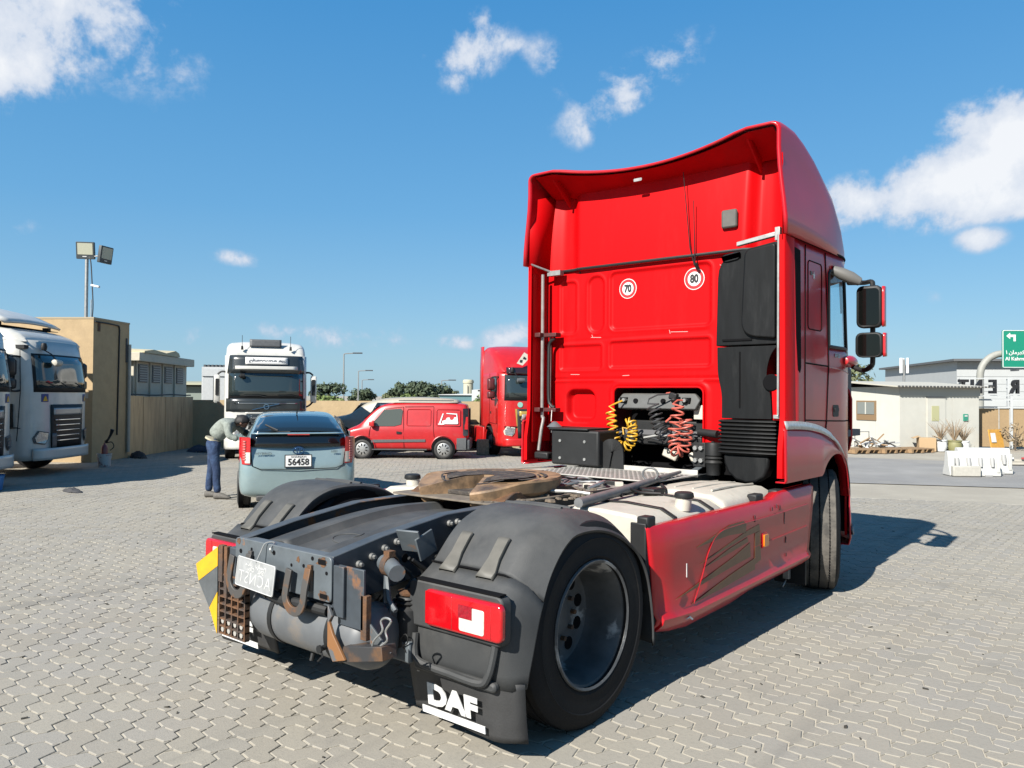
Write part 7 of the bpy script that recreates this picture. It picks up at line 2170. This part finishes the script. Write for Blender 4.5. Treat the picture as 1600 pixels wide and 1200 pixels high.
barrier((.07, 15.98, 0), R(35), .74, 'white plastic road barrier in front, nearest the camera')
barrier((.14, 16.75, 0), R(38), .80, 'white plastic road barrier standing just behind the front one')
bbk = thing('paving_block', 'pale weathered concrete block lying against the front barrier', 'block', (.02, 15.66, 0), R(35))
MB().box(-.28, .28, -.07, .07, 0, .22).build('block', CONC, bbk, bev=.02)
bm_ = thing('steel_beam', 'rusty steel beam on the ground cut off by the right edge', 'beam', (1.35, 17.35, 0), R(20))
MB().box(0, 2.2, -.12, -.06, .02, .22).box(0, 2.2, -.2, .1, .20, .23).build('beam', mat('brown_beam', (.20, .075, .045), .8, vary=.2), bm_)
MB().cyl((-.06, -.1, .12), (.06, -.1, .12), .06, n=10).build('cap', mat('teal_cap', (.1, .45, .36), .5), bm_)

# ---- pots, planks and scrap in front of the hut
def pot(p, r_, h, m, label, dry, seed):
    g = thing('plant_pot', label, 'plant pot', p, 0, 1.0, 'pots in front of the hut')
    MB().lathe([(0, 0), (r_ * .72, 0), (r_, h * .45), (r_ * .86, h * .85), (r_ * .98, h * .9), (r_ * .98, h), (r_ * .8, h), (0, h * .9)], (0, 0, 0), 'z', 20).build('pot', m, g)
    rn_ = random.Random(seed); b = MB()
    for k in range(60):
        a = rn_.uniform(0, 2 * PI); l = rn_.uniform(.25, .60) * dry; s_ = rn_.uniform(.2, .9)
        b.tube([(0, 0, h * .9), (math.cos(a) * l * s_ * .5, math.sin(a) * l * s_ * .5, h + l * .6), (math.cos(a) * l * s_, math.sin(a) * l * s_, h + l)], [.008, .006, .003], 4)
    b.build('dry_stems', mat('dry_stems', (.30, .22, .14), .9, vary=.3), g)['kind'] = 'stuff'


def at_hut(t, o): return along(H0, da, dc, t, o, 0)


pot(at_hut(.98, -.62), .19, .36, WHITEP, 'white planter with tall dry grass, left of the round olive pot', .9, 1)
pot(at_hut(1.42, -.70), .22, .34, mat('olive_pot', (.28, .27, .12), .6), 'round olive glazed pot with a big dry bush', 1.15, 2)
pot(at_hut(1.85, -.62), .17, .32, WHITEP, 'small white planter right of the round olive pot', .8, 3)
cb2 = thing('carton', 'open brown cardboard carton beside the planters', 'carton', at_hut(.55, -.5), R(25))
MB().box(-.24, .24, -.2, .2, 0, .42).build('box', mat('carton', (.52, .36, .20), .85), cb2, bev=.01)
MB().obox((-.30, 0, .43), (.2, .4, .012), (0, R(-20), 0)).obox((.30, 0, .43), (.2, .4, .012), (0, R(25), 0)).build('flap', mat('carton', (.52, .36, .20)), cb2)
PAL = mat('pallet_wood', (.36, .23, .12), .9, vary=.25, scale=8)
rn = random.Random(21)
for i in range(3):
    p = at_hut(-2.1 + i * .95, -.75)
    g = thing('pallet', ('grey-brown wooden pallet farthest left in front of the hut', 'wooden pallet in the middle of the row before the hut', 'splintered wooden pallet nearest the planters')[i], 'pallet', (p[0], p[1], 0), R(62 + rn.uniform(-6, 6)), 1.0, 'pallets in front of the hut')
    for k in range(5): MB().box(-.48, .48, -.40 + k * .18, -.28 + k * .18, .10, .125).build('board', PAL, g)
    for k in (-1, 0, 1): MB().box(k * .44 - .04, k * .44 + .04, -.4, .44, .0, .10).build('bearer', PAL, g)
g = thing('scrap_heap', 'heap of pale metal and timber offcuts against the hut wall', 'scrap', at_hut(-1.1, -.30), R(60))
for k in range(26):
    l = rn.uniform(.35, .8); a = rn.gauss(0, .5); z = rn.uniform(.05, .42)
    MB().obox((rn.uniform(-.7, .6), rn.uniform(-.2, .2), z), (l, rn.uniform(.03, .08), .03), (rn.gauss(0, .2), rn.gauss(0, .35), a)).build('offcut', rn.choice((WHITEP, STEEL, LGREY, PAL)), g)
MB().tube([(-.75, .1, 0), (-.75, .1, .60), (-.2, .1, .60), (-.2, .1, 0)], .018, 6).build('steel_frame', STEEL, g)
obd = thing('orange_board', 'orange board with white notice leaning at the hut corner', 'board', along(H0, da, dc, 3.15, -.45, 0), R(64))
MB().obox((.15, 0, .33), (.62, .03, .66), (R(-10), 0, 0)).build('board', mat('orange_ply', (.70, .36, .06), .7, vary=.15), obd)
MB().obox((-.02, -.025, .40), (.22, .008, .30), (R(-10), 0, 0)).build('notice', WHITEP, obd)
tree('dry_bush', 'leafless dry bush beside the orange board', along(H0, da, dc, 3.9, -.55, 0), .95, .9, mat('dry_twig', (.34, .26, .16), .9), 30, 8, 26, .05, True, 'bush')
pk = thing('plank_stack', 'stack of pale planks with red and white tape behind the barriers', 'planks', (.5, 20.2, 0), R(40))
for k in range(6): MB().box(-1.6 + rn.uniform(-.2, .2), 2.6 + rn.uniform(-.4, .4), -.3 + .1 * (k % 3), -.21 + .1 * (k % 3), .02 + .07 * (k // 3), .08 + .07 * (k // 3)).build('plank', rn.choice((PAL, CREAM, mat('grey_plank', (.35, .32, .28), .9))), pk)
for k in range(9): MB().box(-1.5 + k * .4, -1.3 + k * .4, -.36, -.33, .16, .20).build('tape', mat('tape_red', (.55, .04, .04), .6) if k % 2 else WHITEP, pk)

# ---- site fence, name board seen from behind, big hall, road sign
fe = thing('site_fence', 'brown sheet fence on white posts behind the barriers', 'fence', (-2.5, 26.2, 0), rz_of(-.62, .785))
for k in range(7):
    MB().box(-.2 + k * 1.0, .76 + k * 1.0, 0, .03, .05, 1.32).build('sheet', mat('brown_sheet', (.40, .28, .15), .8, vary=.08, dirt=((.3, .2, .11), .5)), fe)
    MB().box(-.3 + k * 1.2, -.22 + k * 1.2, -.08, .0, 0, 1.75).build('post', LGREY, fe)
MB().box(-.4, 7, -.06, -.02, 1.58, 1.63).box(-.4, 7, -.06, -.02, 1.34, 1.38).build('rail', LGREY, fe)
MB().box(3.1, 3.16, -.05, .0, .1, 1.15).build('bar', RUST, fe)
gtf = thing('leaning_gate', 'grey tubular gate frame leaning on the brown fence', 'gate', (.85, 26.4, 0), R(42))
MB().tube([(0, 0, 0), (.15, .12, .95), (1.6, .12, .95), (1.6, 0, 0), (0, 0, .05)], .025, 6).tube([(.7, .0, .02), (.7, .12, .95)], .02, 6).tube([(.05, .05, .5), (1.6, .12, .82)], .045, 6).build('frame', STEEL, gtf)
nbd = thing('name_board', 'row of big dark letters on a white frame, seen from behind', 'sign', (-.60, 28.6, 0), rz_of(-.62, .785))
MB().box(-2.2, 5.2, -.03, .0, 2.02, 2.06).box(-2.2, 5.2, -.03, .0, 1.72, 1.76).box(-2.2, 5.2, -.03, .0, 2.32, 2.35).build('frame_rail', LGREY, nbd)
for x in (-2.1, -.5, 1.1, 2.7, 4.3): MB().box(x - .03, x + .03, -.04, .04, 0, 2.36).build('frame_post', LGREY, nbd)
for x, ch in zip((.24, -.31, -1.04, -1.59, -2.03), 'ORENT'):
    text('letter', ch, print_blk, nbd, frame((x, -.06, 2.03), (-1, 0, 0), (0, 0, 1)), .64, .05, bold=.018, sx=.82)
    text('letter_edge', ch, WHITEP, nbd, frame((x + .035, -.05, 2.02), (-1, 0, 0), (0, 0, 1)), .64, .03, bold=.010, sx=.82)
HALLW = mat('hall_white', (.50, .52, .52), .6, vary=.04, scale=1)
hall = thing('long_hall', 'long pale warehouse hall on the skyline at far right', 'building', (-4.8, 40.2, 0), rz_of(-.50, .866))
for k in range(9):
    MB().box(0, 4.9, -.02, .0, .2 + k * .36, .54 + k * .36).build('cladding_board', HALLW, hall)
MB().box(0, 22, 0, 12, 0, 3.45).build('wall', HALLW, hall)
for k in range(14): MB().box(5.0 + k * .8, 5.74 + k * .8, -.03, .0, 1.7, 3.75).build('panel', mat('hall_blue', (.42, .50, .56), .5, vary=.06), hall)
MB().box(-.3, 5.0, -.5, 12.3, 3.45, 3.56).box(4.9, 22.3, -.5, 12.3, 3.76, 3.86).build('roof_edge', mat('hall_edge', (.12, .125, .13), .6), hall)
for k in range(9):
    MB().box(4.6 + k * .30, 4.80 + k * .30, -.12, -.03, 1.62, 1.76).build('red_letter', mat('sign_red', (.60, .03, .03), .5), hall)
for k in range(5):
    MB().tube([(5.9 + k * .62 + .16 * math.cos(a), -.1, 2.4 + .24 * math.sin(a)) for a in frange(0, 2 * PI, 12)], .035, 5).build('red_letter', mat('sign_red_pale', (.62, .14, .12), .5), hall)
rsn = thing('road_sign', 'green road direction sign on a curved grey gantry pole at the right edge', 'sign', (-2.28, 31.05, 0), rz_of(-.60, .80))
GREYP = mat('gantry_grey', (.36, .36, .32), .6, vary=.1)
pts = [(0, 0, 0), (0, 0, 2.2), (0, 0, 2.5)] + [(.85 - .85 * math.cos(a), 0, 2.5 + .85 * math.sin(a)) for a in frange(.1, PI / 2, 10)] + [(2.0, 0, 3.40), (5.5, 0, 3.45)]
MB().tube(pts, .13, 12).build('gantry_pole', GREYP, rsn)
SG = mat('sign_green', (.004, .26, .16), .5, vary=.03)
brd = MB().prism(rrect(.70, 4.2, 2.80, 4.22, .04), 'y', -.22, -.17).build('sign_board', SG, rsn)
MB().tube([(x, -.222, z) for x, z in rrect(.72, 4.18, 2.82, 4.20, .04)] + [(4.18, -.222, 4.16)], .016, 5).build('sign_border', WHITEP, brd)
text('lettering', 'Al Kahrman 1', WHITEP, brd, frame((.80, -.226, 3.14), (1, 0, 0), (0, 0, 1)), .185, .004, align='LEFT', bold=.004)
text('lettering', '\u0661 \uFEE5\uFE8E\uFEE3\uFEAE\uFEEC\uFEDC\uFEDF\u0627', WHITEP, brd, frame((.82, -.226, 3.38), (1, 0, 0), (0, 0, 1)), .20, .004, align='LEFT', bold=.004)
MB().prism([(.84, 4.0), (.98, 4.12), (.98, 4.05), (1.18, 4.05), (1.18, 3.80), (1.10, 3.80), (1.10, 3.96), (.98, 3.96), (.98, 3.88)], 'y', -.228, -.222).build('turn_arrow', WHITEP, brd)
for x in (1.1, 1.65, 2.2): MB().box(x - .05, x + .05, -.5, -.1, 2.68, 2.74).build('sign_lamp', GREYT, rsn)

# ---- litter and leaves on the paving
lit = MB(); rn = random.Random(77)
LITM = mat('litter', (.05, .045, .035), .9)
for k in range(130):
    d_ = rn.uniform(3.2, 13); l_ = rn.uniform(-.62, .62) * d_
    x = 3.437 + cf.x * d_ + cr.x * l_; y = -3.269 + cf.y * d_ + cr.y * l_
    if -1.3 < x < 1.3 and -1 < y < 5: continue
    s_ = rn.uniform(.006, .016)
    lit.obox((x, y, .004), (s_, s_ * rn.uniform(.6, 2.5), .004), (rn.gauss(0, .2), rn.gauss(0, .2), rn.uniform(0, 3)))
tag(lit.build('litter', LITM, smooth=0), 'scattered dark leaf bits and litter on the paving', 'litter', kind='stuff')

# ---------------------------------------------------------------- tidy up: joined small fittings are stuff, larger ones are separated
def islands(me):
    par = list(range(len(me.vertices)))
    def find(a):
        while par[a] != a: par[a] = par[par[a]]; a = par[a]
        return a
    for e in me.edges:
        a, b_ = find(e.vertices[0]), find(e.vertices[1])
        if a != b_: par[a] = b_
    out = {}
    for v in range(len(par)): out.setdefault(find(v), []).append(v)
    return out


SPLIT = {'door_glass', 'drain_valve', 'mount_bolts', 'lens_segment', 'rust_patch', 'catch', 'tank_strap', 'tread_ribs', 'frame_holes', 'coupling_holes', 'pedestal', 'wheel_house', 'front_flap', 'perforated_step', 'underside', 'roof_antenna', 'mirror_arm', 'daylight_blocker', 'bracket_post',
         'flap', 'rail', 'frame_rail', 'roof_edge', 'sign', 'deflector_foot', 'red_cable_sleeve', 'gearbox_lug', 'loose_cable', 'link_rod', 'hatch_gap', 'emblem', 'folded_plate', 'rear_wiper'}
for o in list(bpy.data.objects):
    if o.type != 'MESH' or o.get('kind'): continue
    isl = islands(o.data)
    if len(isl) < 2: continue
    if o.name.split('.')[0] in SPLIT and o.data.users == 1 and len(isl) <= 60:
        me = o.data; groups = list(isl.values())
        for gi, g_ in enumerate(groups):
            idx = {v: i for i, v in enumerate(g_)}
            fs = [tuple(idx[v] for v in p.vertices) for p in me.polygons if p.vertices[0] in idx]
            if not fs: continue
            nm = bpy.data.meshes.new(me.name); nm.from_pydata([me.vertices[v].co[:] for v in g_], [], fs); nm.update()
            nm.shade_smooth(); nm.set_sharp_from_angle(angle=R(40))
            for m_ in me.materials: nm.materials.append(m_)
            if gi == 0: first = nm
            else:
                c = o.copy(); c.data = nm; COL.objects.link(c)
        o.data = first
    elif len(isl) >= 6 and o.parent:
        o['kind'] = 'stuff'
